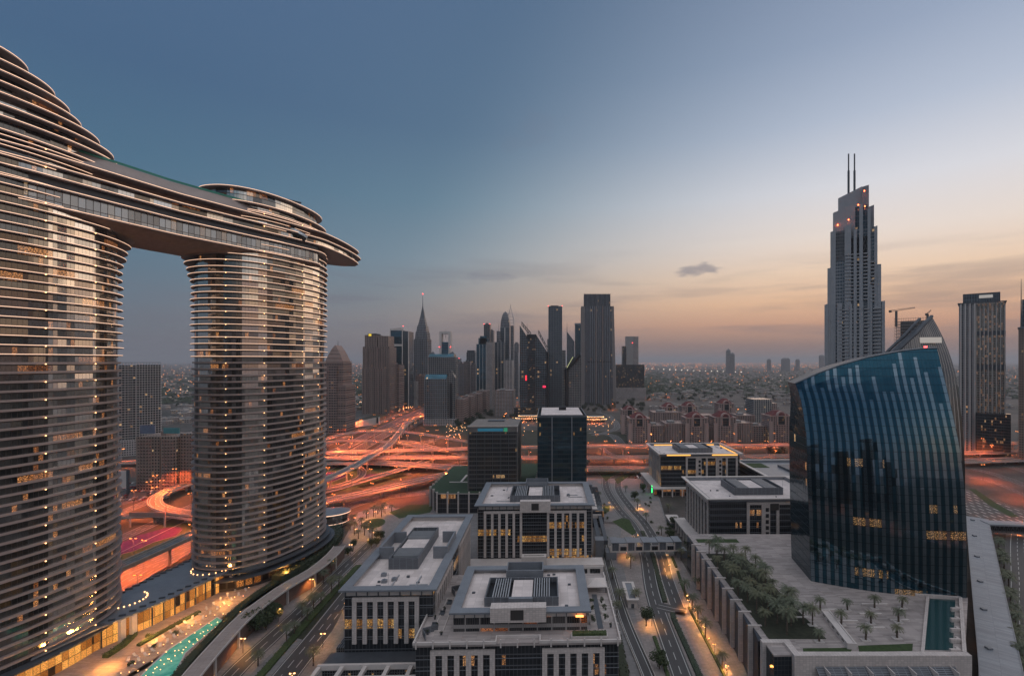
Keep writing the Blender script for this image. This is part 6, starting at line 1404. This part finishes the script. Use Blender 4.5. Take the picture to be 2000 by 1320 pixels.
for (p0, p1, z0, z1) in ((1656, 1673, 492, 586), (1679, 1684, 492, 586), (1692, 1700, 492, 586), (1706, 1713, 510, 590), (1643, 1664, 600, 735), (1670, 1684, 600, 735), (1693, 1704, 600, 735), (1710, 1726, 600, 735)):
    z = Z_(z1, Y)
    while z < Z_(z0, Y): m.box(X_(p0, Y), X_(p1, Y), Y-.8, Y+4, z, z+1.1); z += 3.6
m.build('balcony', M['paleg'] if 'paleg' in M else plain('pale_grey_concrete', (.36, .36, .37), .7, var=.1), t)
m = MB()
for (p0, p1) in ((1658, 1672), (1674, 1683), (1692, 1699)):
    for z_ in (468, 484):
        m.tube([(X_(p0, Y), Y+1, Z_(z_+8, Y)), (X_(p1, Y), Y+1, Z_(z_-8, Y))], .45, 4); m.tube([(X_(p0, Y), Y+1, Z_(z_-8, Y)), (X_(p1, Y), Y+1, Z_(z_+8, Y))], .45, 4)
m.build('cross_brace', M['greyd'], t); m = MB(); m.box(X_(1656, Y), X_(1702, Y), Y+3.4, Y+3.9, Z_(492, Y), Z_(462, Y)); m.build('plant_floor_wall', M['black'], t)
for px, y in ((1662.5, Y+16), (1674.5, Y+19)):
    m = MB(); m.tube([(X_(px, Y), y, Z_(380, Y)), (X_(px, Y), y, Z_(320, Y))], 1.25, 8); m.tube([(X_(px, Y), y, Z_(320, Y)), (X_(px, Y), y, Z_(286, Y))], .8, 8); m.build('mast', M['greyd'], t)
M['ored'] = glow('orange_red_beacon', (1, .14, .04), 14)
for px, py, yo in ((1694, 373, 3), (1682, 401, -1.5), (1695, 403, 3), (1663, 427, -.6), (1641, 433, 3)): MB().box(-.5, .5, -.5, .5, -.5, .5).build('beacon', M['ored'], t, (X_(px, Y), Y+yo, Z_(py, Y)))
face_viewer(t, 1674, 505)
# construction tower with cranes
Y = 620; t = skyt('unfinished concrete frame tower wrapped in scaffolding behind the pointed glass tower', Y, 'unfinished_tower'); a, b = X_(1746, Y), X_(1812, Y); z = Z_(620, Y); blk(t, 'core', a+8, b-4, Y+4, Y+36, 0, z-4, 'conc_d'); bandsf(t, a+2, b-2, Y+2, Y+38, 6, z-3, 3.8, .7, .4, 'conc', 'slab'); m = MB()
for k in range(15): x = a+(b-a)*k/14; m.box(x-.15, x+.15, Y-.4, Y-.1, 60, z)
zz = 60
while zz < z: m.box(a, b, Y-.4, Y-.1, zz, zz+.3); zz += 3.8
m.build('scaffold', M['greyd'], t); face_viewer(t, 1779, 620)
for lb, px, py, jl, jd in (('long jibbed tower crane lit at its tip above the unfinished tower', 1760, 606, (-12, 37), .16), ('short luffing crane at the right corner of the unfinished tower', 1822, 612, (-2, 7), 1.0)):
    c_ = thing('tower_crane', lb, 'crane'); x = X_(px, Y); z0 = Z_(622, Y)-10; z1 = Z_(py, Y); m = MB(); m.box(x-1, x+1, Y+8, Y+10, z0, z1); m.build('mast', M['greyd'], c_); m = MB()
    for dz in (0, 1.6): m.tube([(x+jl[0]*Y/F*1.0, Y+9, z1+jl[0]*jd*.5+dz), (x+jl[1]*Y/F, Y+9, z1+jl[1]*jd*Y/F*1.0+dz*.6)], .3, 4)
    m.build('jib', M['greyd'], c_); MB().box(-1.2, 1.2, -1, 1, -1.5, 1.5).build('counterweight', M['conc_d'], c_, (x+jl[0]*Y/F, Y+9, z1-.5))
# right tower with golden windows
Y = 700; t = skyt('broad residential tower with golden reflecting windows and a pale left wing', Y, 'apartment_tower'); a, b = X_(1872, Y), X_(1963, Y); z = Z_(592, Y); ml = X_(1905, Y)
blk(t, 'left_wing', a, ml, Y-6, Y+40, 0, z, 'f_white2') if 'f_white2' in M else None
fc('f_white2', (.33, .31, .31), (.06, .06, .07), bw=6.5, fh=3.5, fx=.62, fz=.2, lit=.01, gm=.3)
blk(t, 'left_wing', a, ml, Y-6, Y+40, 0, z, 'f_white2'); blk(t, 'gold_wing', ml+.02, b, Y, Y+40, 0, z, 'f_goldw'); blk(t, 'crown', X_(1880, Y), X_(1953, Y), Y+3, Y+36, z, Z_(572, Y), 'f_greyb'); fins(t, X_(1880, Y), X_(1953, Y), Y+3, 22, z, Z_(571, Y), .4, .6, 'grey'); fins(t, ml+1, b-1, Y, 7, 0, z, 1.5, 1.4, 'trim'); fins(t, a+3, ml-1, Y-6, 3, 0, z, 2.2, 1.2, 'trim')
m = MB(); rect_ring(m, a-2, b+1.5, Y-7.5, Y+41, 4, z, z+1.2); m.build('cornice', M['greyd'], t); m = MB(); m.box(X_(1912, Y), X_(1939, Y), Y+2, Y+2.4, Z_(582, Y), Z_(576, Y)); m.build('lit_sign', glow('pale_tower_sign', (.8, .75, .7), .45), t)
bandsf(t, ml+.5, b, Y, Y+40, Z_(722, Y), Z_(716, Y), 60, 8, .3, 'greyd', 'plant_floor'); bandsf(t, ml+.5, b, Y, Y+40, Z_(655, Y), Z_(650, Y), 60, 6, .3, 'greyd', 'plant_floor')
blk(t, 'podium', X_(1906, Y), X_(1972, Y), Y-16, Y-2, 0, Z_(806, Y-10), 'f_dark')
face_viewer(t, 1918, 700)
Y = 640; t = skyt('dark tower cut by the right edge with a thin mast', Y, 'edge_tower'); blk(t, 'lower_body', X_(1989, Y), X_(2070, Y), Y, Y+40, 0, Z_(640, Y), 'f_hotel'); blk(t, 'upper_body', X_(1996, Y), X_(2060, Y), Y+4, Y+36, Z_(640, Y), Z_(585, Y), 'f_greyb'); bandsf(t, X_(1989, Y), X_(2070, Y), Y, Y+40, Z_(641, Y), Z_(638, Y), 50, 1.5, 1, 'grey'); spire(t, X_(1994.5, Y), Y+2, Z_(640, Y), Z_(545, Y), 1.2, 'mast'); face_viewer(t, 1989, 640)
# left gap: slab apartment tower, hotel block
Y = 700; t = skyt('wide white framed apartment slab between the two curved towers', Y, 'apartment_slab'); a, b = X_(205, Y), X_(316, Y); mid = X_(266, Y)
blk(t, 'left_wing', a, mid, Y+3, Y+30, 0, Z_(713, Y), 'f_apt'); blk(t, 'right_wing', mid, b, Y, Y+30, 0, Z_(712, Y), 'f_apt'); bandsf(t, mid+.5, b, Y, Y+30, 4, Z_(713, Y), 3.5, .6, 1.1, 'trim', 'balcony_slab'); bandsf(t, a, mid-.7, Y+3, Y+30, 4, Z_(714, Y), 3.5, .6, 1.1, 'trim', 'balcony_slab'); fins(t, a, mid-1, Y+2, 9, 0, Z_(713, Y), .5, 1.2, 'trim'); fins(t, mid+1, b, Y-1, 9, 0, Z_(712, Y), .5, 1.2, 'trim')
m = MB()
for k in range(20): x = a+(b-a)*k/19; m.box(x-.2, x+.2, Y+2, Y+2.4, Z_(713, Y), Z_(708.5, Y))
m.box(a, b, Y+2, Y+2.4, Z_(708.5, Y), Z_(707.5, Y)); m.build('roof_pergola', M['grey'], t); blk(t, 'podium', a-6, b+6, Y-8, Y-1.3, 0, 22, 'f_white'); face_viewer(t, 260, 700)
Y = 505; t = skyt('brown hotel block with two blurred roof signs between the curved towers', Y, 'hotel_block'); zt = Z_(853, Y); hz = zt
for (p0, p1, y0) in ((266, 312, Y), (313.5, 345, Y)):
    blk(t, 'wing', X_(p0, Y), X_(p1, Y), y0, Y+34, 0, hz, 'f_hotel')
blk(t, 'side_wing', X_(345, Y), X_(385, Y), Y+4, Y+60, 0, Z_(848, Y), 'f_hotel2') if 'f_hotel2' in M else blk(t, 'side_wing', X_(345, Y), X_(385, Y), Y+4, Y+60, 0, Z_(848, Y), 'f_hotel')
for (p0, p1) in ((266, 300), (313.5, 345), (346, 384)):
    m = MB(); zz = 6; n = 4
    while zz < hz-2:
        for k in range(n): x = X_(p0, Y)+2.2+(X_(p1, Y)-X_(p0, Y)-4)*k/n; m.box(x, x+2.4, Y-.9+(4 if p0 == 346 else 0), Y-.01+(4 if p0 == 346 else 0), zz, zz+1.1)
        zz += 3.3
    m.build('balcony', M['pinkc'], t)
for (p0, p1, py0, py1, col) in ((270, 299, 847, 831, (.12, .15, .22)), (316, 347, 847, 836, (.07, .22, .24))): m = MB(); m.box(X_(p0, Y), X_(p1, Y), Y+2, Y+3, Z_(py0, Y), Z_(py1, Y)); m.build('roof_sign', plain('roof_sign_blue_%d' % p0, col, .6), t)
blk(t, 'roof_box', X_(302, Y), X_(312, Y), Y+8, Y+24, hz, hz+5, 'pinkc')
t = thing('billboard', 'blank pale billboard standing beside the road between the curved towers', 'billboard'); x, y, _ = P(240, 965); m = MB(); m.box(x-7, x+3.5, y, y+.6, 6, 24); m.build('panel', M['trim'], t); m = MB(); m.box(x+3.5, x+6, y-.2, y+.8, 0, 25); m.build('frame', M['greyd'], t)
t = thing('billboard', 'long low pale billboard leaning along the highway before the brown towers', 'billboard'); Y = 960; m = MB(); m.prism([(X_(686, Y), Y), (X_(719, Y), Y+60), (X_(719, Y), Y+62), (X_(686, Y), Y+2)], 3, 17, 0, z1f=lambda x, y: 14+(x-X_(686, Y))*.12); m.build('panel', M['trim'], t); m = MB(); m.box(X_(713, Y)+3, X_(719, Y), Y+51, Y+52, 6, 18); m.build('dark_square', M['black'], t)
t = thing('gantry_sign', 'long plain sign band across the road between the curved towers', 'road sign'); x0, y0, _ = P(252, 1030); x1, y1, _ = P(322, 1030); m = MB(); m.box(x0, x1, y0, y0+1, 9, 12.4); m.build('panel', M['pinkc'], t)
for x in (x0, x1-1): m = MB(); m.box(x, x+1, y0, y0+1, 0, 9); m.build('post', M['conc'], t)

# ---------------------------------------------------------------- arched residential quarter
def roda(label, px, pe, pk, hwpx, Y):
    t = thing('arched_tower', label, 'apartment block'); c = X_(px, Y); w_ = hwpx*Y/F; ze, zk = Z_(pe, Y), Z_(pk, Y); d_ = w_*1.9
    blk(t, 'wall', c-w_, c+w_, Y, Y+d_, 0, ze, 'f_roda'); m = MB(); rect_ring(m, c-w_-.8, c+w_+.8, Y-.8, Y+d_+.8, 1.6, ze-1, ze+.3); m.build('cornice', M['pinkc2'], t)
    m = MB(); A = [(c-w_*.8, Y+w_*.15, ze+.3), (c+w_*.8, Y+w_*.15, ze+.3), (c+w_*.8, Y+d_-w_*.15, ze+.3), (c-w_*.8, Y+d_-w_*.15, ze+.3)]; B_ = [(c-w_*.25, Y+w_*.7, zk), (c+w_*.25, Y+w_*.7, zk), (c+w_*.25, Y+d_-w_*.7, zk), (c-w_*.25, Y+d_-w_*.7, zk)]; m.loft(A, B_); m.face(B_); m.build('red_roof', M['redroof'], t)
    m = MB(); r = w_*.3; zb = ze-6; n = 10; f0 = []
    for i in range(n+1): an = math.pi*i/n; f0.append((c-r*math.cos(an), zb+6+r*math.sin(an)*1.1))
    for i in range(n):
        (xa, za), (xb, zb_) = f0[i], f0[i+1]; xo, zo = c+(xa-c)*1.35, zb+6+(za-zb-6)*1.3; xp, zp_ = c+(xb-c)*1.35, zb+6+(zb_-zb-6)*1.3
        m.face(((xa, Y-1.6, za), (xb, Y-1.6, zb_), (xp, Y-1.6, zp_), (xo, Y-1.6, zo))); m.face(((xo, Y-1.6, zo), (xp, Y-1.6, zp_), (xp, Y+4, zp_), (xo, Y+4, zo)))
    for s in (-1, 1): m.box(c+s*r, c+s*r*1.35, Y-1.6, Y-.01, zb-8, zb+6)
    m.build('arch', M['pinkc2'], t); m = MB(); m.box(c-r*.98, c+r*.98, Y-.5, Y-.03, zb-8, zb+5.5); m.build('arch_window', M['f_dark'], t)
    m = MB(); zz = 4
    while zz < zb-8: m.box(c-r*1.1, c+r*1.1, Y-1.3, Y-.02, zz, zz+1.1); zz += 3.2
    m.build('balcony', M['pinkc2'], t); MB().box(c-w_-1.5, c-w_+4, Y-1.2, Y-.03, 0, ze-9).build('corner_bay', M['pinkc2'], t); MB().box(c+w_-4, c+w_+1.5, Y-1.2, Y-.03, 0, ze-9).build('corner_bay', M['pinkc2'], t)
M['pinkc2'] = plain('pale_pink_render', (.44, .31, .28), .8, var=.1, scale=.05)
RT = [('first from the left, front row', 1249, 817, 807, 20, 800), ('second from the left, front row', 1361, 816, 806, 21, 800), ('third from the left, front row', 1417, 815, 804, 21, 800), ('fourth, front row beside the curved glass tower', 1526, 812, 803, 22, 800), ('far left one behind the first', 1230, 800, 793, 15, 900),
      ('back row, left of the middle', 1308, 795, 787, 15, 940), ('back row, middle', 1347, 793, 785, 14, 980), ('back row, right one with the dark roof', 1419, 788, 779, 15, 1000)]
for lb, px, pe, pk, hw2, Y in RT: roda('pink red roofed arched tower, '+lb, px, pe, pk, hw2, Y)
t = skyt('grey unroofed apartment tower among the pink arched ones', 960, 'grey_apartment_tower'); Y = 960; blk(t, 'body', X_(1472, Y), X_(1508, Y), Y, Y+40, 0, Z_(780, Y), 'f_apt'); fins(t, X_(1473, Y), X_(1507, Y), Y, 8, 0, Z_(780, Y), 1.1, 1.2, 'conc'); blk(t, 'side_wing', X_(1508, Y), X_(1520, Y), Y+5, Y+35, 0, Z_(788, Y), 'f_roda')
for k, (p0, p1, tp_, Y) in enumerate(((1268, 1302, 832, 812), (1300, 1342, 828, 806), (1380, 1400, 834, 812), (1437, 1470, 827, 806), (1470, 1506, 833, 812), (1275, 1330, 806, 900), (1340, 1400, 812, 890), (1440, 1475, 812, 880))):
    lowblk('pink lower block linking the arched towers, %s' % ('left of the front gap|between the first two front towers|in the middle front gap|right of the third front tower|left of the fourth front tower|in the back row at left|in the back row, middle|in the back row at right'.split('|')[k]), p0, p1, tp_, Y, 45, 'f_roda', 7)

# ---------------------------------------------------------------- parks, far trees, far houses, city lights
def infront(px, Y, w=6):       # keeps scattered things out of the corridor of roads
    return False
rnd = random.Random(4)
zones = [('tree of the dark park left of the tallest ribbed tower base', 905, 1010, 800, 832, 34), ('tree in the dark park right of the tallest ribbed tower', 1190, 1260, 772, 806, 26), ('tree before the palms of the roundabout restaurants', 870, 930, 815, 836, 14), ('tree of the villa gardens beyond the arched quarter', 1260, 1560, 760, 784, 60), ('tree by the cross highway at right', 1500, 1545, 880, 895, 8), ('tree at the foot of the tallest ribbed tower', 1110, 1200, 792, 806, 16), ('tree between the two curved towers', 318, 378, 760, 800, 10)]
for lb, x0, x1, y0, y1, n in zones:
    for k in range(n):
        px, py = rnd.uniform(x0, x1), rnd.uniform(y0, y1); x, y, _ = P(px, py); treeF[k % 3].put((x, y, 0), rnd.uniform(0, 6), rnd.uniform(.7, 1.15), lb, lb.replace('tree', 'trees', 1))
def house(seed, mt='f_house'):
    r_ = random.Random(seed); w_, d_, h_ = r_.uniform(14, 24), r_.uniform(12, 20), r_.choice((6.8, 6.8, 10.2)); o = tag(MB().prism([(-w_/2, -d_/2), (w_/2, -d_/2), (w_/2, d_/2), (-w_/2, d_/2)], 0, h_).build('villa', M[mt]), 'x', 'house')
    m = MB(); rect_ring(m, -w_/2-.3, w_/2+.3, -d_/2-.3, d_/2+.3, .8, h_, h_+.9); m.build('parapet', M['trim'], o); m = MB(); m.box(-w_/4, w_/6, -d_/4, d_/5, h_, h_+3); m.build('roof_room', M['slabroof'], o); return o
HS = [Stock(house(k)) for k in range(6)]
HZ = [('flat roofed villa beyond the gap between the curved towers', 318, 380, 722, 830, 55), ('flat roofed villa seen left of the brown towers', 676, 706, 728, 815, 32), ('pale villa behind the arched pink quarter', 1275, 1560, 762, 800, 80), ('villa among the far trees right of the skyline', 1265, 1600, 730, 762, 70), ('villa beyond the right hand towers', 1962, 1990, 722, 800, 20)]
for lb, x0, x1, y0, y1, n in HZ:
    for k in range(n):
        px = rnd.uniform(x0, x1); py = y0+(y1-y0)*rnd.random()**1.4; x, y, _ = P(px, py); HS[k % 6].put((x, y, 0), rnd.choice((0, .3, -.2, 1.57)), rnd.uniform(.8, 1.4), lb, lb.replace('villa', 'villas', 1))
m = MB(); r2 = random.Random(8)
def farspot(pmin, pmax, y0, y1):
    px = r2.uniform(pmin, pmax); py = y0+(y1-y0)*r2.random()**1.3; return P(px, py)
for k in range(2600):
    a, b = r2.choice(((225, 380), (640, 706), (1250, 1620), (1730, 2000), (640, 1250)))
    x, y, _ = farspot(a, b, 707.5, 730); w_ = r2.uniform(10, 26); h_ = r2.choice((6, 8, 10, 14, 20)) if r2.random() < .94 else r2.uniform(30, 70); c = -w_/2; m.box(x-w_/2, x+w_/2, y, y+w_*.8, 0, h_, bottom=False)
tag(m.build('far_houses', M['f_house']), 'mass of small pale houses fading out toward the horizon', None, None, 'stuff')
m = MB()
for k in range(5200):
    a, b, y0, y1 = r2.choice(((1250, 1620, 712, 772), (1250, 1620, 725, 765), (225, 380, 712, 790), (640, 706, 715, 800), (1730, 2000, 712, 780), (1200, 1300, 715, 770)))
    x, y, _ = farspot(a, b, y0, y1); s = r2.uniform(8, 17)
    for q in range(3):
        v = [Vector((x+r2.uniform(-s, s)*.6, y+r2.uniform(-s, s)*.6, 0))+Vector((math.cos(2*math.pi*i/5)*s*.55*r2.uniform(.7, 1.2), math.sin(2*math.pi*i/5)*s*.55*r2.uniform(.7, 1.2), r2.uniform(2, 5))) for i in range(5)]; tip = sum(v, Vector())/5; tip.z = r2.uniform(7, 12)
        for i in range(5): m.face((v[i], v[(i+1) % 5], tip))
tag(m.build('far_woodland', M['leaf2']), 'dark far belts of trees and gardens out to the horizon', None, None, 'stuff')
mm = {'o': MB(), 'w': MB()}
for k in range(1500):
    a, b, y0, y1 = r2.choice(((1250, 1620, 709, 760), (1250, 1620, 709, 722), (225, 380, 709, 780), (640, 706, 710, 800), (1730, 2000, 709, 760), (1250, 1620, 709, 716), (700, 1250, 709, 716)))
    x, y, _ = farspot(a, b, y0, y1); s = (.4+r2.random()*.4)*y/1500+.2; q = mm['o' if r2.random() < .78 else 'w']; h_ = r2.uniform(7, 12)
    q.face(((x-s, y, h_), (x+s, y, h_), (x+s, y, h_+2*s), (x-s, y, h_+2*s))); q.face(((x, y-s, h_), (x, y+s, h_), (x, y+s, h_+2*s), (x, y-s, h_+2*s)))
tag(mm['o'].build('far_orange_lights', glow('far_orange_glow', (1, .30, .08), 2.6)), 'scattered orange lights of the far city', None, None, 'stuff')
tag(mm['w'].build('far_white_lights', glow('far_white_glow', (1, .7, .5), 2.2)), 'scattered white lights of the far city', None, None, 'stuff')
# race course flood lights in a gentle line
for k in range(17):
    x, y, _ = P(1262+k*11.6, 722+(k/16)**.8*8); s = y/1500*.55
    o = tag(MB().tube([(0, 0, 0), (0, 0, 18)], .6, 5).build('flood_light', M['greyd'], None, (x, y, 0)), 'white flood light in the long row across the dark green plain', 'flood light', 'flood lights of the race course'); MB().box(-s*1.5, s*1.5, -1, 1, 18, 18+s*2.2).build('lamp_head', M['lampc'], o)
# hazy far towers on the horizon
for lb, p0, p1, tp_, Y, mt in (('far hazy pointed tower on the horizon', 1420, 1427, 681, 5200, 'f_grey'), ('far hazy lower tower beside the pointed one', 1428, 1435, 688, 5200, 'f_grey'), ('low far block on the horizon at right', 1528, 1543, 699, 6500, 'f_grey'), ('second low far block on the horizon', 1500, 1506, 701, 6500, 'f_grey'), ('third low far block on the horizon', 1556, 1562, 701, 6700, 'f_grey'), ('tall far block near the twin masted tower', 1602, 1610, 693, 7000, 'f_grey')):
    t = skyt(lb, Y); a, b = X_(p0, Y), X_(p1, Y); z = Z_(tp_, Y); blk(t, 'body', a, b, Y, Y+40, 0, z-20, mt); m = MB(); A = [(a, Y, z-20), (b, Y, z-20), (b, Y+40, z-20), (a, Y+40, z-20)]; q = (b-a)*(.45 if 'pointed' in lb else .15); B_ = [(a+q, Y+12, z), (b-q, Y+12, z), (b-q, Y+28, z), (a+q, Y+28, z)]; m.loft(A, B_); m.face(B_); m.build('head', M[mt], t)
# restaurant pavilions ringed with lights before the sloping towers
for lb, px, py, rx in (('low round restaurant ringed with warm lights, left one beyond the blue glass tower', 1032, 822, 26), ('low round restaurant ringed with warm lights, right one beyond the blue glass tower', 1163, 824, 22)):
    x, y, _ = P(px, py); t = thing('restaurant', lb, 'restaurant')
    for k, (h0, h1, f) in enumerate(((0, 7, 1), (7, 7.8, 1.08), (7.8, 12, .7), (12, 12.8, .8))): m = MB(); m.prism(blob(x, y, rx*f, rx*.6*f), h0, h1, 0); m.build('storey' if k % 2 == 0 else 'roof', M['f_dark'] if k % 2 == 0 else M['conc'], t)
    for h, f in ((6.4, 1.12), (11.4, .84)):
        m = MB()
        for k in range(36): an = 2*math.pi*k/36; cx_, cy_ = x+rx*f*math.cos(an), y+rx*.6*f*math.sin(an); m.box(cx_-.45, cx_+.45, cy_-.45, cy_+.45, h, h+.9)
        m.build('light_ring', M['lampw'], t)
    l = bpy.data.objects.new('hall_light', LD['far']); COL.objects.link(l); l.location = (x, y-rx, 16)
for k in range(46):
    px, py = rnd.uniform(985, 1200), rnd.uniform(812, 858); x, y, _ = P(px, py); boll.put((x, y, 1.5), 0, 3.4, 'warm light in the restaurant gardens beyond the glass towers', 'lights of the restaurant gardens')
for k in range(60):
    px, py = rnd.uniform(870, 915), rnd.uniform(820, 862); x, y, _ = P(px, py); boll.put((x, y, 1.5), 0, 3.2, 'warm garland light among the dark trees by the stepped grid tower', 'garland lights by the stepped tower')
for k in range(26):
    px, py = 800+k*1.6, 802-k*.5+rnd.uniform(-3, 3)
    if k < 20: x, y, _ = P(px-20+rnd.uniform(-4, 4), py+3); boll.put((x, y, 3), 0, 4.5, 'bright light along the distant highway frontage', 'bright frontage lights on the far highway')
pk = flat('street', 'straight lamp lit street running away beyond the grey framed tower', [P(a, b)[:2] for a, b in ((968, 850), (985, 820), (1000, 797), (1010, 780))], 22, 5, .08)
for k in range(10): x, y, _ = P(970+k*4.3, 846-k*6.7); lampF.put((x, y, 0), 0, .9, 'orange lamp along the straight street beyond the grey framed tower', 'lamps of the straight street')
for k in range(14): x, y, _ = P(1205+k*26+rnd.uniform(-6, 6), 872); lampF.put((x, y, 0), 0, .55, 'orange lamp at the foot of the pink arched quarter', 'lamps of the arched quarter')
for k, (px, py) in enumerate(((1214, 768), (1235, 772), (1252, 776), (1275, 780), (1300, 778), (1388, 796), (1440, 812), (1455, 812), (1228, 760), (1195, 800))): x, y, _ = P(px, py); lampF.put((x, y, 0), 0, 1, 'orange lamp on the winding road right of the tallest ribbed tower', 'lamps of the winding road')
flat('road', 'winding road right of the tallest ribbed tower', [P(a, b)[:2] for a, b in ((1160, 850), (1205, 835), (1190, 812), (1170, 800), (1215, 772), (1300, 784), (1330, 792))], 14, 3, .07)
flat('road', 'access road left of the arched quarter', [P(a, b)[:2] for a, b in ((1150, 845), (1195, 850), (1215, 870))], 16, 4, .075)
for lb, pts_, w_ in (('curving ramp road at right below the cross highway', ((1870, 893), (1930, 900), (1985, 915), (2060, 940)), 12), ('second lit road at right', ((1880, 912), (1940, 925), (2040, 962)), 12), ('lower lit road beside the broad road', ((1895, 932), (1950, 945), (2040, 985)), 9)):
    flat('road', lb, [P(a, b)[:2] for a, b in pts_], w_, 3, .1, 'orange lamp on the roads at the right' if w_ == 9 else None, 5, 85)
# parked cars
def car(col, seed):
    m = MB(); prof = [(-2.2, .35), (2.2, .35), (2.2, .8), (1.3, .95), (.7, 1.45), (-1.2, 1.45), (-1.9, .95), (-2.2, .9)]
    A = [(x, -.85, z) for x, z in prof]; B_ = [(x, .85, z) for x, z in prof]; m.loft(A, B_, 0, uvs=False); m.face(A[::-1], 0); m.face(B_, 0)
    for x in (-1.4, 1.4):
        for y in (-.88, .70): m.box(x-.32, x+.32, y, y+.18, 0, .62, 1)
    m.box(-1.15, .65, -.87, .87, 1.0, 1.32, 1); return tag(m.build('parked_car', [plain('car_paint_%d' % seed, col, .3, .3), M['black']]), 'x', 'car')
CS = [Stock(car(c, i)) for i, c in enumerate(((.5, .5, .5), (.7, .7, .7), (.06, .06, .07), (.2, .03, .03)))]
for k in range(70):
    px, py = 238+rnd.random()*90, 944+rnd.random()*34; 
    x, y, _ = P(px, py); x = round(x/3.2)*3.2; y = round(y/8)*8; CS[rnd.randrange(4)].put((x, y, .05), 1.57, 1, 'parked car in the crowded car park at the brown hotel block', 'cars parked at the hotel')
for k in range(26):
    px, py = 1225+rnd.random()*50, 926+rnd.random()*10; x, y, _ = P(px, py); x = round(x/3.2)*3.2; CS[k % 4].put((x, round(y/7)*7, .12), 1.57, 1, 'parked car in the small car park beyond the street bend', 'cars parked beyond the street bend')
sheet('car_park', px_poly([(225, 990), (225, 942), (330, 935), (335, 960)], .04), .045, M['asph'], 'asphalt car park at the brown hotel block')
# what lies behind the viewer is mirrored in the glass fronts
t = thing('mirror_block', 'dark office block standing behind the viewer', 'building')
flat('road', 'wide road behind the viewer', [(-300, -180), (-60, -150), (160, -60), (300, 60)], 26, 5, .08, None)
for k in range(7): f = k/6; o = lampH.put((-300+600*f, -170+190*f*f, 0), 0, 1, 'orange lamp on the road behind the viewer', 'lamps behind the viewer')
for k, (x, y, w_, h_) in enumerate(((-40, -240, 60, 130), (60, -320, 70, 170), (170, -260, 50, 110), (-180, -300, 60, 150))):
    if k == 0: blk(t, 'wall', x, x+w_, y, y+50, 0, h_, 'f_dark'); blk(t, 'roof_box', x+20, x+40, y+10, y+30, h_, h_+6, 'greyd')
    else: q = thing('mirror_block', 'tower number %s behind the viewer' % ('one two three four'.split()[k]), 'building'); blk(q, 'wall', x, x+w_, y, y+50, 0, h_, 'f_greyb'); blk(q, 'roof_box', x+20, x+40, y+10, y+30, h_, h_+6, 'greyd')

# ---------------------------------------------------------------- air
hz_ = NT('haze_air'); hz_.N.remove(hz_.b); v_ = hz_.n('ShaderNodeVolumePrincipled'); v_.inputs['Color'].default_value = (.78, .80, .86, 1); v_.inputs['Density'].default_value = HAZE; v_.inputs['Anisotropy'].default_value = .2
hz_.L.new(v_.outputs[0], hz_.N['Material Output'].inputs['Volume'])
if HAZE > 0:
    m = MB(); G = 61000; m.box(-G, G, -3100, G, -1, 420); o = tag(m.build('haze', hz_.m), 'pale dusk haze over the whole city', None, None, 'stuff')
# leftover originals that were never placed
